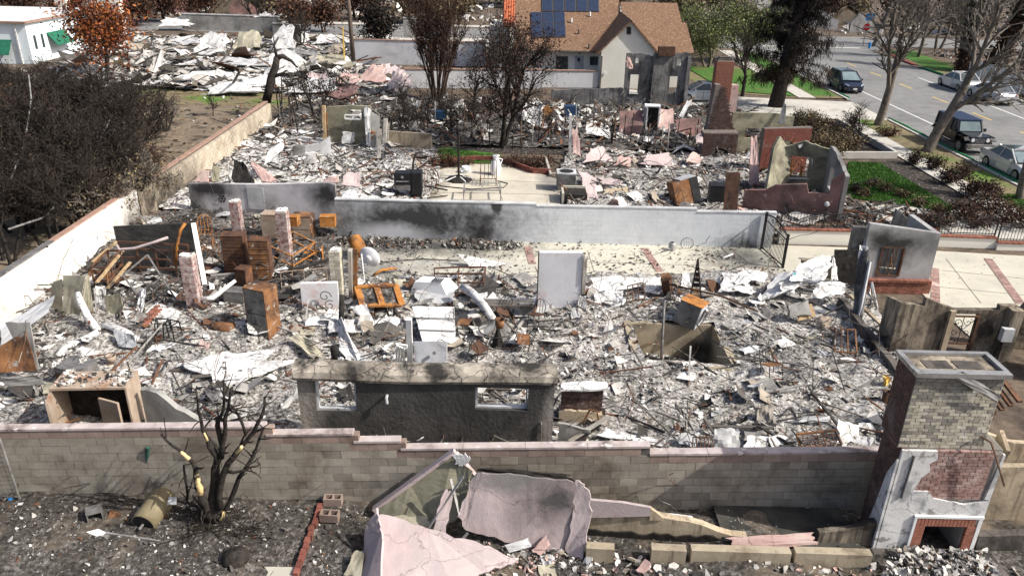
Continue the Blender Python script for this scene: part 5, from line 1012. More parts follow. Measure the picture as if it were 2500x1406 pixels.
SH('plaster_sheet', [(420, 890, .32), (545, 945, .3), (690, 845, .36), (520, 862, .36)], 'plaster', 'left part of the big cracked white plaster sheet', 'sheet', 9, .03, .04, .16)
SH('plaster_sheet', [(340, 862, .2), (420, 850, .2), (440, 832, .25), (370, 838, .25)], 'plaster', 'narrow white plaster sheet left of the big cracked one', 'sheet', 6, .05, .03)
SH('plaster_sheet', [(480, 850, .25), (505, 858, .2), (512, 835, .4), (490, 826, .4)], 'stucco_salmon', 'small peach coloured stone slab above the big white sheet', 'slab', 4, .05, .08)
SH('metal_sheet', [(490, 950, .5), (520, 985, .3), (545, 955, .5), (515, 935, .7)], 'steel_burnt', 'crumpled black metal tent under the big white sheet', 'sheet', 5, .1, .02)
SH('metal_sheet', [(520, 975, .3), (555, 990, .2), (548, 945, .6), (520, 945, .6)], 'plaster_grey', 'grey folded plate beside the crumpled black metal', 'sheet', 4, .06, .02)
# ---- middle of the ruin
t = thing('wall_fragment', 'white plaster wall piece standing behind the scrolled iron, centre left', 'wall', P(755, 790)); t['kind'] = 'thing'
B('wall', 'plaster_pinkwhite', lambda b: wallgeo(b, (-6.95, 23.2), (-5.75, 23.3), [(0, 1.1), (1.2, 1.12)], .15), t)
t = thing('iron_scroll', 'black scrolled iron piece leaning on the white plaster piece', 'ironwork', P(790, 775))
for k, (cx, cz, rr) in enumerate(((-6.15, .7, .22), (-6.0, .4, .2), (-6.3, .35, .16))): B('scroll', 'iron_black', lambda b: b.tube(spiral((cx, 23.12-.04*k, cz), rr, 1.5, k), .015, 5), t)
SH('plaster_sheet', [(815, 800, .2), (850, 885, .2), (880, 900, .2), (835, 745, .8)], 'plaster', 'tall white torn strip below the pale brick column', 'sheet', 7, .08, .03, .2)
SH('plaster_sheet', [(795, 815, .3), (872, 812, .3), (868, 775, .5), (800, 775, .5)], 'plaster', 'white slab behind the tall torn strip', 'sheet', 5, .05, .04)
pipe('charred_post', 'black charred post standing beside the tall torn white strip', 'post', [P(832, 815, .1), A(834, 720, 22.0)], .09, 'char', 5)
pipe('charred_post', 'short black charred post behind the grey window wall', 'post', [P(820, 895, .1), A(815, 850, 18.6)], .1, 'char', 5)
SH('metal_sheet', [(700, 820, .45), (770, 885, .15), (800, 875, .15), (740, 812, .5)], 'sheet_tan', 'curled tan metal sheet left of the torn white strip', 'sheet', 7, .08, .02, .1, fold=1.)
SH('plaster_sheet', [(735, 800, .3), (800, 795, .3), (805, 765, .5), (750, 775, .5)], 'plaster_grey', 'grey broken board below the white plaster piece', 'sheet', 5, .06, .03)
SH('plaster_sheet', [(850, 748, .6), (905, 800, .3), (925, 812, .2), (895, 738, .7)], 'plaster', 'white bent roof sheet left of the rusted window frame', 'sheet', 7, .06, .02, .08)
SH('plaster_sheet', [(905, 805, .25), (965, 815, .2), (985, 775, .35), (915, 775, .4)], 'plaster', 'white crumpled sheet below the rusted window frame', 'sheet', 7, .1, .02)
SH('plaster_sheet', [(872, 895, .15), (905, 895, .15), (885, 855, .2), (840, 870, .2)], 'plaster_grey', 'flat grey slab behind the window wall cornice', 'sheet', 6, .03, .04)
SH('plaster_sheet', [(805, 895, .15), (850, 897, .15), (840, 872, .3), (815, 870, .3)], 'plaster', 'small white slab behind the left window of the grey wall', 'sheet', 5, .06, .04)
t = thing('steel_window', 'double rusted steel window frame lying open in the rubble', 'window', P(930, 745, .2)); t['kind'] = 'thing'
c4 = [P(885, 745, .45), P(982, 745, .45), P(965, 695, .85), P(872, 700, .85)]; md = (c4[0].lerp(c4[1], .5), c4[3].lerp(c4[2], .5))
bars(t, 'rail', [(c4[0], c4[1]), (c4[1], c4[2]), (c4[2], c4[3]), (c4[3], c4[0]), md], .2, 'rust_bright', .06)
for s in (.06, .56): B('pane', 'ash_dark', lambda b: b.slab([c4[0].lerp(c4[1], s)-V((0, 0, .02)), c4[0].lerp(c4[1], s+.38)-V((0, 0, .02)), c4[3].lerp(c4[2], s+.38)-V((0, 0, .02)), c4[3].lerp(c4[2], s)-V((0, 0, .02))], .01), t)
t = thing('range_hood', 'crumpled white ventilation hood with slotted end', 'hood', P(1060, 715, .3))
f = rel(P(1060, 712, .35), -.25)
B('shell', 'enamel', lambda b: b.add([f(-.75, -.35, 0), f(.6, -.35, .05), f(.75, .4, .1), f(-.6, .4, .05), f(-.6, -.3, .42), f(.35, -.28, .5), f(.45, .3, .45), f(-.5, .3, .4)], [(3, 2, 1, 0), (4, 5, 6, 7), (0, 1, 5, 4), (1, 2, 6, 5), (2, 3, 7, 6), (3, 0, 4, 7)]), t)
for k in range(5): B('slot', 'iron_black', lambda b: hexa(b, f, .02+.07*k, .06+.07*k, -.3, .1, .5, .51), t)
SH('metal_sheet', [(1012, 742, .35), (1110, 745, .35), (1115, 708, .5), (1010, 705, .55)], 'plaster_grey', 'grey streaked sheet under the ventilation hood', 'sheet', 6, .04, .03)
t = thing('garage_door_panel', 'large stained white panel sloping in the middle of the ruin', 'panel', P(1060, 835, .2))
B('panel', 'plaster', lambda b: sheetgeo(b, [P(1032, 836, .3), P(1114, 838, .25), P(1110, 748, .85), P(1004, 746, .85)], 6, .012, .04, .02, 31), t)
for s in (.33, .66): B('joint', 'steel_burnt', lambda b: b.beam(P(1032, 836, .33).lerp(P(1004, 746, .88), s), P(1114, 838, .28).lerp(P(1110, 748, .88), s), .03, .02), t)
t = thing('sink', 'grey enamel basin standing on edge below the stained white panel', 'sink', P(1050, 885, .1))
B('basin', 'enamel_grey', lambda b: b.slab([A(1012, 880, 18.8), A(1022, 888, 18.75), A(1078, 890, 18.75), A(1090, 880, 18.8), A(1090, 835, 19.0), A(1010, 835, 19.0)], .3), t)
B('drain', 'steel_burnt', lambda b: b.tube([A(1060, 862, 18.78), A(1060, 862, 18.7)], .05, 10), t)
tag(B('white_post', 'paint_white', lambda b: b.beam(P(1002, 905, .1), A(998, 778, 19.0), .13, .16)), 'white upright post stub beside the grey basin', 'post')
t = thing('radiator', 'white slatted radiator end leaning on the white post stub', 'radiator', P(978, 900, .1))
for k in range(4): B('slat', 'paint_white', lambda b: b.beam(P(966+k*6, 905, .1), A(970+k*6, 842+k*2, 18.6), .04, .1), t)
B('frame', 'paint_white', lambda b: b.beam(A(966, 842, 18.65), A(994, 846, 18.6), .06, .1), t)
pipe('white_beam', 'curved white beam sloping down right of the ventilation hood', 'beam', [A(1128, 700, 23.6), A(1150, 712, 23.2), A(1180, 745, 22.5), A(1205, 780, 21.9)], [.14, .17, .17, .13], 'plaster', 4)
t = thing('counter', 'burnt grey counter edge with twin basins behind the curved beam', 'counter', P(1220, 755, .2))
B('top', 'concrete_char', lambda b: b.box(tuple(P(1225, 745, .55)), (2.1, .5, .1), .02), t); B('front', 'plaster_grey', lambda b: b.box(tuple(P(1225, 755, .15)), (2.0, .08, .4), .02), t); B('end_panel', 'stucco_burnt', lambda b: b.box(tuple(P(1285, 780, .1)), (.5, .1, .6), .02), t)
t = thing('steel_bed', 'burnt black metal bed frame beyond the ventilation hood', 'frame', P(1130, 700, .1))
tp = [P(1060, 655, .6), P(1120, 652, .6), P(1118, 690, .5), P(1185, 652, .6), P(1180, 690, .5)]
bars(t, 'rail', [(tp[0], tp[1]), (tp[1], tp[3]), (tp[1], tp[2]), (tp[3], tp[4]), (tp[2], tp[4]), (P(1060, 668, .35), P(1185, 668, .35))], .05, 'rust_dark'); bars(t, 'leg', [(v, V((v.x, v.y, .1))) for v in tp], .04, 'rust_dark')
SH('plywood_sheet', [(1150, 655, .05), (1210, 650, .05), (1240, 644, .08), (1114, 618, .5)], 'plaster', 'long white board lying raised on the driveway', 'board', 5, .01, .03, .03)
pipe('bent_strip', 'orange rusted strip lying on the driveway by the dish', 'strip', [P(912, 672, .08), P(930, 660, .2), P(962, 655, .2), P(968, 658, .1)], .06, 'rust_bright', 4)
t = thing('satellite_dish', 'white satellite dish tipped on its mast at the driveway edge', 'dish', P(890, 690))
mt = Euler((R(100), 0, R(-20))).to_matrix(); dc = A(902, 628, 26.6)
B('dish', 'enamel', lambda b: b.lathe(dc, [(.0, .16), (.14, .15), (.15, .12), (.2, .11), (.38, .02), (.42, -.03), (.40, -.03), (.2, .09), (.0, .13)], 20, 0, mt), t, True)
B('mast', 'galvanised', lambda b: b.tube([P(890, 692, 0), A(882, 620, 26.3)], .035, 8), t); B('foot', 'iron_black', lambda b: [b.beam(P(890, 692, .1), P(890, 692, .02)+V((math.cos(a)*.4, math.sin(a)*.4, 0)), .05) for a in (0, 2.1, 4.2)], t); B('bracket', 'plaster_grey', lambda b: b.beam(P(872, 640, .5), A(895, 645, 26.5), .12, .05), t)
t = thing('barrel', 'rusty orange barrel tipped over beside the long pale wall', 'barrel', P(872, 608))
d_ = V((.25, -.35, -.35)).normalized(); c_ = A(865, 582, 28.4)
B('drum', 'rust_bright', lambda b: b.tube([c_-d_*.02, c_, c_+d_*.22, c_+d_*.24, c_+d_*.46, c_+d_*.48, c_+d_*.7], [.24, .27, .27, .285, .285, .27, .27], 16), t, True)
SH('ash_cloth', [(848, 605, .3), (895, 612, .2), (888, 592, .4), (855, 595, .35)], 'char', 'black burnt cloth draped under the tipped barrel', 'cloth', 6, .1, .02)
pipe('timber', 'long charred timber lying diagonally below the right brick column', 'timber', [P(655, 690, .15), P(710, 660, .35), P(808, 632, .5)], .07, 'char', 4)
t = thing('wire_basket', 'tangle of rusted wire baskets behind the white plaster piece', 'basket', P(745, 700, .1)); f = rel(P(745, 698, .1), .3)
bars(t, 'wire', [(f(x/5, -.3, 0), f(x/5, .3, .1)) for x in range(-4, 5, 2)]+[(f(-.8, y, .05), f(.8, y, .1)) for y in (-.3, 0, .3)]+[(f(x/5, .3, .1), f(x/5, .3, .5)) for x in range(-4, 5, 2)]+[(f(-.8, .3, .5), f(.8, .3, .5))], .025, 'rust_tan')
chair('rusted wire chair standing among the racks behind the leaning white post', P(515, 640, .1), -.2, 'rust', 1.25)
t = chair('orange rusted garden chair behind the left drawer cabinet', P(505, 600, .1), .3, 'rust_bright', 1.3)
# dining table group behind the grey wall
t = thing('table', 'burnt round glass table frame with ash in the ring of chairs', 'table', P(1215, 850, .1)); c_ = P(1215, 845, .1)
B('ring', 'iron_black', lambda b: b.tube([c_+V((math.cos(k*.5236)*.6, math.sin(k*.5236)*.6, .62)) for k in range(13)], .018, 5, cap=False), t); B('base', 'char', lambda b: b.tube([c_, c_+V((0, 0, .62))], [.22, .05], 6), t)
t = thing('pot', 'rusty bucket on the burnt table ring', 'pot', c_+V((0, 0, .6))); B('body', 'rust', lambda b: b.lathe(c_+V((.05, .1, .6)), [(.0, .01), (.12, 0), (.15, .28), (.13, .28), (.1, .03)], 12), t, True); B('rim', 'rust_dark', lambda b: b.lathe(c_+V((.05, .1, .6)), [(.15, .27), (.16, .29), (.14, .29)], 12), t)
for px, py, rz, m_, lb in ((1140, 815, 1.3, 'rust', 'left of the burnt table'), (1215, 785, 0, 'rust_dark', 'behind the burnt table'), (1308, 800, -.5, 'rust_dark', 'by the foot of the tall plaster slab'), (1270, 850, -1.5, 'rust', 'right of the burnt table'), (1165, 870, 2.4, 'rust_dark', 'in front of the burnt table at left')):
    chair('rusted metal chair '+lb, P(px, py, .1), rz, 'iron_black', 1., (R(rng.uniform(-18, 18)), R(rng.uniform(-25, 25)), 0), fabric=m_)
chair('bare wire chair in the pale ash right of the pit', P(1885, 930, .1), .3, 'iron_black', 1.1, (R(-20), 0, 0), fabric='rust')
# appliance with orange top, shutter, white sheets to the right
t = thing('tumble_dryer', 'burnt tumble dryer with orange rusted top tilted beside the pit', 'dryer', P(1690, 800, .15)); f = rel(P(1668, 795, .2), -.55, 1, (R(-8), R(10), 0))
B('body', 'steel_burnt', lambda b: hexa(b, f, -.36, .36, 0, .75, 0, .78), t); B('top', 'rust_bright', lambda b: hexa(b, f, -.38, .38, -.02, .8, .785, .81), t)
B('drum_door', 'iron_black', lambda b: b.tube([f(.365, .35, .4), f(.38, .35, .4)], [.26, .26], 18), t); B('drum_ring', 'enamel_grey', lambda b: b.tube([f(.365, .35, .4)+(f(1, 0, 0)-f(0, 0, 0))*.02+(f(0, math.cos(a), math.sin(a))-f(0, 0, 0))*.29 for a in [k*math.pi/9 for k in range(19)]], .025, 5, cap=False), t); B('side_panel', 'plaster_grey', lambda b: hexa(b, f, .362, .37, .02, .72, .02, .76), t)
t = thing('shutter', 'pointed charred slatted shutter standing behind the tumble dryer', 'shutter', P(1705, 735))
bl_, br_, ap = A(1683, 735, 24.3), A(1712, 738, 24.2), A(1704, 633, 24.6)
B('stile', 'char', lambda b: b.beam(bl_, ap, .05), t); B('stile', 'char', lambda b: b.beam(br_, ap, .05), t)
for k in range(7): s = k/8+.02; B('slat', 'wood_tan' if k < 3 else 'char', lambda b: b.beam(bl_.lerp(ap, s), br_.lerp(ap, s), .03, .13), t)
WS = [([(1425, 728, .3), (1500, 715, .5), (1640, 682, .6), (1430, 672, .7)], 'long white torn sheet behind the tall plaster slab'), ([(1440, 770, .15), (1530, 750, .3), (1525, 705, .6), (1448, 712, .6)], 'smooth grey white sheet right of the tall plaster slab'),
      ([(1560, 715, .4), (1625, 720, .4), (1620, 668, .8), (1580, 680, .8)], 'grey curled sheet left of the rusted flue'), ([(1660, 705, .4), (1690, 708, .4), (1685, 665, .8), (1665, 662, .9)], 'small upright white sheet beside the pointed shutter'),
      ([(1750, 715, .3), (1850, 720, .3), (1830, 665, .6), (1760, 668, .6)], 'white sheet right of the pointed shutter'), ([(1790, 700, .5), (1870, 690, .4), (1880, 662, .5), (1800, 658, .6)], 'long white sheet along the driveway edge by the gate'),
      ([(1510, 700, .3), (1560, 735, .3), (1600, 740, .2), (1540, 695, .4)], 'black edged white tray left of the tumble dryer')]
for cs, lb in WS: SH('plaster_sheet', cs, 'plaster', lb, 'sheet', 8, .07, .02, .15, fold=.3)
HS = [([(1850, 735, .3), (1935, 718, .5), (2010, 650, 1.3), (1880, 672, .8)], 'plaster', 'broad left face of the big white crumpled heap by the corner wall'), ([(1980, 735, .4), (2062, 722, .5), (2075, 690, .8), (1985, 682, .9)], 'plaster', 'folded lower right sheet of the big white heap'),
      ([(1915, 690, .9), (2010, 700, .8), (2045, 615, 1.5), (1950, 640, 1.4)], 'plaster', 'upper sheet of the big white heap'), ([(2025, 690, .7), (2048, 690, .7), (2044, 615, 1.5), (2030, 622, 1.5)], 'plaster', 'narrow hanging sheet at the right of the big white heap'),
      ([(1850, 730, .15), (1925, 730, .15), (1930, 695, .6), (1860, 690, .6)], 'stucco_grey', 'dark underside slab of the big white heap'), ([(1905, 710, .6), (1945, 722, .4), (1940, 680, .9), (1900, 690, .9)], 'plaster', 'small curled flap on the left of the big white heap')]
for cs, m_, lb in HS: SH('plaster_sheet', cs, m_, lb, 'sheet', 7, .09, .025, .16, fold=.6)
tag(B('teal_scrap', 'teal', lambda b: sheetgeo(b, [P(1933, 672, 1.12), P(1945, 671, 1.12), P(1946, 665, 1.16), P(1936, 665, 1.16)], 3, .05, .01, .2, 3)), 'small teal scrap on the big white heap', 'scrap')
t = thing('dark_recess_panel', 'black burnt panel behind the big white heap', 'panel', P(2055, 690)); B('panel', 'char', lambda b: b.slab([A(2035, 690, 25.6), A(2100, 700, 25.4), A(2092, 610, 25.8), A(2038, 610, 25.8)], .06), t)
t = thing('downspout_panel', 'torn black and grey sheet post standing left of the corner wall', 'post', P(2095, 800))
B('sheet', 'stucco_burnt', lambda b: sheetgeo(b, [A(2075, 800, 23.2), A(2105, 795, 23.0), A(2128, 600, 24.3), A(2095, 605, 24.5)], 6, .05, .03, .08, 17), t); B('edge', 'plaster_grey', lambda b: b.tube([A(2080, 815, 23.0), A(2100, 760, 23.3), A(2112, 700, 23.6), A(2124, 640, 24.0)], .05, 5), t); B('cap', 'plaster', lambda b: sheetgeo(b, [A(2092, 635, 24.3), A(2122, 635, 24.2), A(2120, 600, 24.4), A(2098, 595, 24.5)], 4, .1, .03, .1, 8), t)
pipe('white_pipe', 'bent white pipe left of the brick base of the corner wall', 'pipe', [P(2130, 745, .1), A(2122, 715, 25.3), A(2128, 690, 25.4), A(2142, 755, 24.6)], .05, 'plaster', 6)
SH('brick_slab', [(1925, 775, .4), (1985, 770, .4), (1975, 730, .8), (1920, 745, .8)], 'stucco_grey', 'tilted grey brick slab below the big white heap', 'slab', 4, .03, .12)
SH('wood_panel', [(1945, 785, .2), (1995, 775, .3), (1985, 740, .7), (1965, 738, .7)], 'wood_tan', 'tan tilted board against the grey brick slab', 'board', 4, .03, .06)
SH('rust_sheet', [(1990, 795, .2), (2030, 800, .2), (2028, 772, .5), (2002, 765, .6)], 'rust_tan', 'folded brown metal sheet below the torn black post', 'sheet', 5, .1, .02)
t = thing('steel_bed', 'orange rusted upright frame in the rubble near the screen door walls', 'frame', P(2060, 860, .1)); p = [A(2038, 858, 20.6), A(2092, 862, 20.5), A(2088, 805, 21.0), A(2040, 802, 21.0)]
bars(t, 'rail', [(p[i], p[(i+1) % 4]) for i in range(4)]+[(p[0].lerp(p[1], s), p[3].lerp(p[2], s)) for s in (.3, .6)], .04, 'rust')
t = thing('flue_box', 'rusted box flue standing left of the pointed shutter', 'flue', P(1630, 712)); B('box', 'rust_dark', lambda b: b.beam(P(1632, 720, .2), A(1626, 676, 24.5), .3, .25), t); B('rim', 'rust', lambda b: b.beam(A(1626, 680, 24.5), A(1625, 672, 24.5), .36, .3), t)
t = thing('wire_rack', 'rusted wire rack lying left of the rusted flue', 'rack', P(1550, 735, .2)); p = [A(1530, 738, 23.6), A(1575, 728, 23.8), A(1570, 690, 24.2), A(1532, 698, 24.1)]
bars(t, 'bar', [(p[i], p[(i+1) % 4]) for i in range(4)]+[(p[0].lerp(p[1], s), p[3].lerp(p[2], s)) for s in (.33, .66)]+[(p[0].lerp(p[3], .5), p[1].lerp(p[2], .5))], .03, 'rust_dark')
SH('stucco_slab', [(1425, 740, .1), (1448, 745, .1), (1446, 700, .6), (1428, 705, .6)], 'rust', 'rusted heater front leaning by the tall plaster slab', 'panel', 4, .02, .05)
pipe('long_pipe', 'grey conduit standing out of the cellar pit', 'pipe', [V((4.7, 21.0, -.9)), A(1620, 770, 22.0), A(1622, 735, 22.4)], .045, 'steel_burnt', 7)
pipe('long_pipe', 'long thin pipe lying from the dryer toward the screen door walls', 'pipe', [A(1625, 692, 24.3), A(1760, 722, 23.6), A(1850, 760, 22.6)], .035, 'rust_dark', 5)
pipe('electric_cable', 'black cable running from the dryer down past the pit', 'cable', [P(1700, 790, .5), P(1720, 820, .25), P(1790, 860, .2), P(1900, 885, .25), P(2010, 960, .2)], .018, 'iron_black', 4)
pipe('electric_cable', 'thin cable crossing the driveway from the dish', 'cable', [P(930, 640, .1), P(1030, 632, .06), P(1120, 636, .06)], .02, 'iron_black', 4)
pipe('timber', 'pale scorched timber lying in the cellar pit', 'timber', [V((4.0, 20.9, -.15)), V((5.6, 20.3, .1))], .06, 'wood_grey', 4)
# lower right of the ruin
LR = [([(1650, 1085, .2), (1700, 1095, .15), (1715, 1050, .4), (1655, 1055, .4)], 'plaster_grey', 'grey white sheet left of the upright sheet above the block wall'), ([(1740, 1100, .1), (1810, 1100, .1), (1808, 1045, .65), (1738, 1040, .7)], 'plaster_grey', 'upright curved grey sheet above the block wall at right'),
      ([(1810, 1095, .15), (1875, 1100, .15), (1880, 1065, .3), (1820, 1060, .35)], 'plaster', 'white broken slab right of the upright curved sheet'), ([(1880, 1100, .15), (1930, 1100, .15), (1920, 1060, .35), (1875, 1065, .35)], 'plaster', 'white broken slab beside the rusted bed springs'),
      ([(2040, 1095, .2), (2100, 1085, .2), (2100, 1035, .5), (2045, 1020, .8)], 'plaster', 'large pale folded sheet right of the rusted bed springs'), ([(1945, 1030, .3), (2030, 1030, .3), (2030, 1015, .45), (1950, 1015, .45)], 'plaster_grey', 'long grey sheet above the rusted bed springs'),
      ([(2060, 1100, .15), (2150, 1095, .15), (2135, 1065, .3), (2065, 1068, .3)], 'plaster_grey', 'grey flat slab next to the foot of the chimney'), ([(2080, 1060, .3), (2150, 1065, .25), (2130, 1030, .5), (2095, 1030, .5)], 'plaster', 'white curled sheet left of the chimney side'),
      ([(1440, 1070, .25), (1580, 1078, .1), (1600, 1065, .1), (1480, 1045, .3)], 'plaster', 'white plaster spread right of the grey window wall'), ([(1560, 1090, .1), (1640, 1095, .1), (1600, 1070, .15), (1540, 1072, .15)], 'plaster', 'bright thin plaster patch just behind the block wall')]
for cs, m_, lb in LR: SH('plaster_sheet', cs, m_, lb, 'sheet', 6, .07, .03, .14, fold=.4)
t = thing('bed_springs', 'orange rusted bed springs lying behind the block wall at right', 'springs', P(1990, 1090, .2)); c4 = [P(1955, 1092, .3), P(2055, 1085, .35), P(2040, 1050, .6), P(1945, 1060, .55)]
bars(t, 'rail', [(c4[i], c4[(i+1) % 4]) for i in range(4)], .05, 'rust'); bars(t, 'spring_wire', [(c4[0].lerp(c4[1], s), c4[3].lerp(c4[2], s)) for s in (.12, .25, .37, .5, .62, .75, .87)]+[(c4[0].lerp(c4[3], s), c4[1].lerp(c4[2], s)) for s in (.33, .66)], .016, 'rust_dark')
t = thing('wire_grate', 'dark wire grate half under the white slabs behind the block wall', 'grate', P(1705, 1100, .15)); c4 = [P(1690, 1100, .2), P(1740, 1102, .2), P(1738, 1068, .45), P(1692, 1066, .45)]
bars(t, 'bar', [(c4[i], c4[(i+1) % 4]) for i in range(4)]+[(c4[0].lerp(c4[1], s), c4[3].lerp(c4[2], s)) for s in (.2, .4, .6, .8)], .025, 'rust_dark')
t = thing('rusty_pipe', 'short rusty flue pipe standing left of the chimney', 'pipe', P(2155, 1000, .1)); B('tube', 'rust', lambda b: b.lathe(P(2157, 1003, .05), [(.13, 0), (.12, .62), (.1, .62), (.1, .1)], 12), t, True); B('seam', 'rust_dark', lambda b: b.beam(P(2152, 1006, .1), P(2152, 1006, .6), .02), t)
SH('foam_block', [(2150, 955, .2), (2180, 945, .2), (2172, 918, .7), (2162, 920, .7)], 'foam_yellow', 'jagged yellow foam lump above the rusty flue pipe', 'foam', 4, .12, .1)
SH('stone_heap', [(1850, 1040, .15), (1895, 1045, .15), (1890, 985, .55), (1845, 990, .55)], 'stone', 'pale broken stone clump in the ash right of centre', 'stone', 6, .2, .2)
SH('wall_fragment', [(1360, 1075, .1), (1450, 1078, .1), (1440, 1050, .5), (1362, 1030, .75)], 'stucco_grey', 'dark wall corner fragment right of the grey window wall', 'wall', 4, .03, .06)
for k, (p0, p1, lb) in enumerate((((1390, 1078, .2), (1480, 1020, .6), 'pale grey board propped right of the grey window wall'), ((1400, 1082, .2), (1465, 1035, .5), 'dark board under the pale propped board'), ((1580, 868, .2), (1680, 905, .15), 'dark window frame bar lying across the pit edge'))):
    tag(B('board', 'wood_grey' if k == 0 else 'char', lambda b: b.beam(P(*p0), P(*p1), .12, .04)), lb, 'board')
t = thing('metal_chair', 'twisted orange chair frame in ash right of the grey window wall', 'chair', P(1430, 1040, .1)); bars(t, 'rail', [(P(1425, 1030, .2), P(1440, 1000, .7)), (P(1440, 1000, .7), P(1458, 1005, .7)), (P(1458, 1005, .7), P(1462, 1030, .2))], .035, 'rust'); bars(t, 'leg', [(P(1425, 1030, .2), P(1425, 1045, .1)), (P(1462, 1030, .2), P(1462, 1045, .1))], .03, 'rust_dark')
# scattered rods in the ash that nothing tells apart
for k in range(46):
    x, y = scatter(1, R1, [PIT]); p0 = V((float(x[0]), float(y[0]), .25)); a = rng.uniform(0, 6.3); L_ = rng.uniform(.6, 1.7); m_ = p0+V((math.cos(a)*L_*.5, math.sin(a)*L_*.5, rng.uniform(.05, .3)))
    pipe('bent_rod', 'thin bent rod sticking out of the ash of the near ruin', 'rod', [p0, m_, m_+V((math.cos(a+.6)*L_*.5, math.sin(a+.6)*L_*.5, rng.uniform(-.2, .2)))], .014, rng.choice(['iron_black', 'rust_dark', 'rust', 'steel_burnt']), 4, 'loose bent rods in the near ruin')
for k in range(60):
    x, y = scatter(1, R1, [PIT]); x, y = float(x[0]), float(y[0]); s = rng.uniform(.35, .95); a = rng.uniform(0, 6.3); c_, s_ = math.cos(a)*s/2, math.sin(a)*s/2; z = float(HZ(x, y, 1.25, 1))+.06; k2 = rng.uniform(.4, .9)
    tl = rng.uniform(-.25, .25); SH('plaster_scrap', [V((x-c_+s_*k2, y-s_-c_*k2, z)), V((x+c_+s_*k2, y+s_-c_*k2, z+tl)), V((x+c_-s_*k2, y+s_+c_*k2, z+tl+.05)), V((x-c_-s_*k2, y-s_+c_*k2, z))], rng.choice(['plaster', 'plaster', 'plaster_grey', 'plaster_grey', 'sheet_tan', 'rust_dark']), 'loose broken board or sheet in the ash of the near ruin', 'scrap', 4, .06, .025, .18, group='loose scraps in the near ruin')
# ---------------------------------------------------------------- front plot
t = thing('heater_tank', 'tan metal water heater cylinder lying on its side in the front plot', 'tank', P(385, 1280))
d_ = V((-.15, -.8, -.12)).normalized(); c_ = P(395, 1225, .3)+V((0, .1, .05))
B('shell', 'olive_metal', lambda b: b.tube([c_-d_*.1, c_, c_+d_*.75, c_+d_*.75, c_+d_*.2], [.2, .27, .27, .24, .22], 18), t, True); B('inside', 'char', lambda b: b.tube([c_+d_*.755, c_+d_*.757], .235, 16), t); B('inner_pipe', 'steel_burnt', lambda b: b.tube([c_+d_*.2, c_+d_*.9], .03, 6), t); B('bracket', 'rust', lambda b: b.beam(c_+d_*.75+V((0, 0, -.25)), c_+d_*.95+V((.2, 0, -.28)), .06, .03), t)  # dark disc across the open end paints in the shaded interior
SH('metal_sheet', [A(340, 1255, 13.2), A(400, 1235, 13.3), A(425, 1200, 13.5), A(345, 1195, 13.5)], 'olive_metal', 'folded tan metal sheet behind the water heater cylinder', 'sheet', 4, .05, .02)
SH('metal_sheet', [A(405, 1235, 13.2), A(430, 1232, 13.2), A(432, 1212, 13.3), A(412, 1210, 13.3)], 'plaster_grey', 'small pale plate on the water heater cylinder', 'plate', 3, .03, .02)
tag(B('green_post', 'green_paint', lambda b: b.beam(P(350, 1195, .05), A(361, 1092, 13.8), .05, .07)), 'green steel post leaning on the block wall', 'post')
t = thing('sign_panel', 'white board on a long pole lying in the front plot', 'sign', P(300, 1310, .1)); B('pole', 'galvanised', lambda b: b.beam(P(260, 1301, .14), P(402, 1322, .1), .04), t); B('board', 'paint_white', lambda b: b.slab([P(210, 1298, .12), P(235, 1308, .12), P(262, 1300, .14), P(240, 1290, .14)], .015), t)
SH('scrap_paper', [(218, 1322, .08), (245, 1325, .08), (242, 1315, .1), (225, 1314, .1)], 'paint_white', 'small white scrap below the lying sign board', 'scrap', 3, .05, .01)
SH('plastic_bag', [(18, 1224, .05), (36, 1226, .05), (34, 1213, .14), (20, 1214, .12)], 'sign_blue', 'crumpled blue bag at the left edge of the front plot', 'bag', 5, .25, .02)
t = thing('mesh_fence', 'leaning wire mesh fence panel with grey post at the left edge', 'fence', P(30, 1240)); p0, p1 = P(50, 1225, .0), A(-2, 1070, 13.4)
B('post', 'galvanised', lambda b: b.tube([p0, p1], .03, 7), t); B('wire', 'steel_burnt', lambda b: [b.beam(p0.lerp(p1, s), p0.lerp(p1, s)+V((-1.2, 0, -.1)), .006) for s in [k/14 for k in range(1, 14)]]+[b.beam(p0+V((-.1*k, 0, 0)), p1+V((-.1*k, 0, 0)), .006) for k in range(1, 9)], t); B('brace', 'plaster_grey', lambda b: b.beam(P(52, 1228, .1), P(30, 1265, .12), .1, .04), t)
t = thing('brick_edging', 'row of red edging bricks crossing the front plot', 'edging', P(755, 1310))
a0_, a1_ = P(783, 1232, .12), P(722, 1405, .12); n_ = 12; rz = math.atan2((a1_-a0_).y, (a1_-a0_).x)
pieces(t, 'brick', [(a0_.lerp(a1_, (k+.5)/n_)+V((rng.uniform(-.02, .02), 0, 0)), ((a1_-a0_).length/n_-.012, .1, .12), rz+rng.uniform(-.06, .06), 'brick_maroon') for k in range(n_)], 'bricks')
for px, py, rz, lb in ((812, 1236, .02, 'against the block wall'), (803, 1275, -.05, 'lying below the other one')):
    t = thing('concrete_block', 'hollow concrete block beside the brick edging, '+lb, 'block', P(px, py, .08)); f = rel(P(px, py, .08), rz)
    B('shell', 'block_top', lambda b: (hexa(b, f, -.2, .2, 0, .03, 0, .19), hexa(b, f, -.2, .2, .17, .2, 0, .19), hexa(b, f, -.2, -.17, .03, .17, 0, .19), hexa(b, f, .17, .2, .03, .17, 0, .19), hexa(b, f, -.015, .015, .03, .17, 0, .19)), t); B('core', 'char', lambda b: (hexa(b, f, -.17, -.015, .03, .17, .01, .03), hexa(b, f, .015, .17, .03, .17, .01, .03)), t)
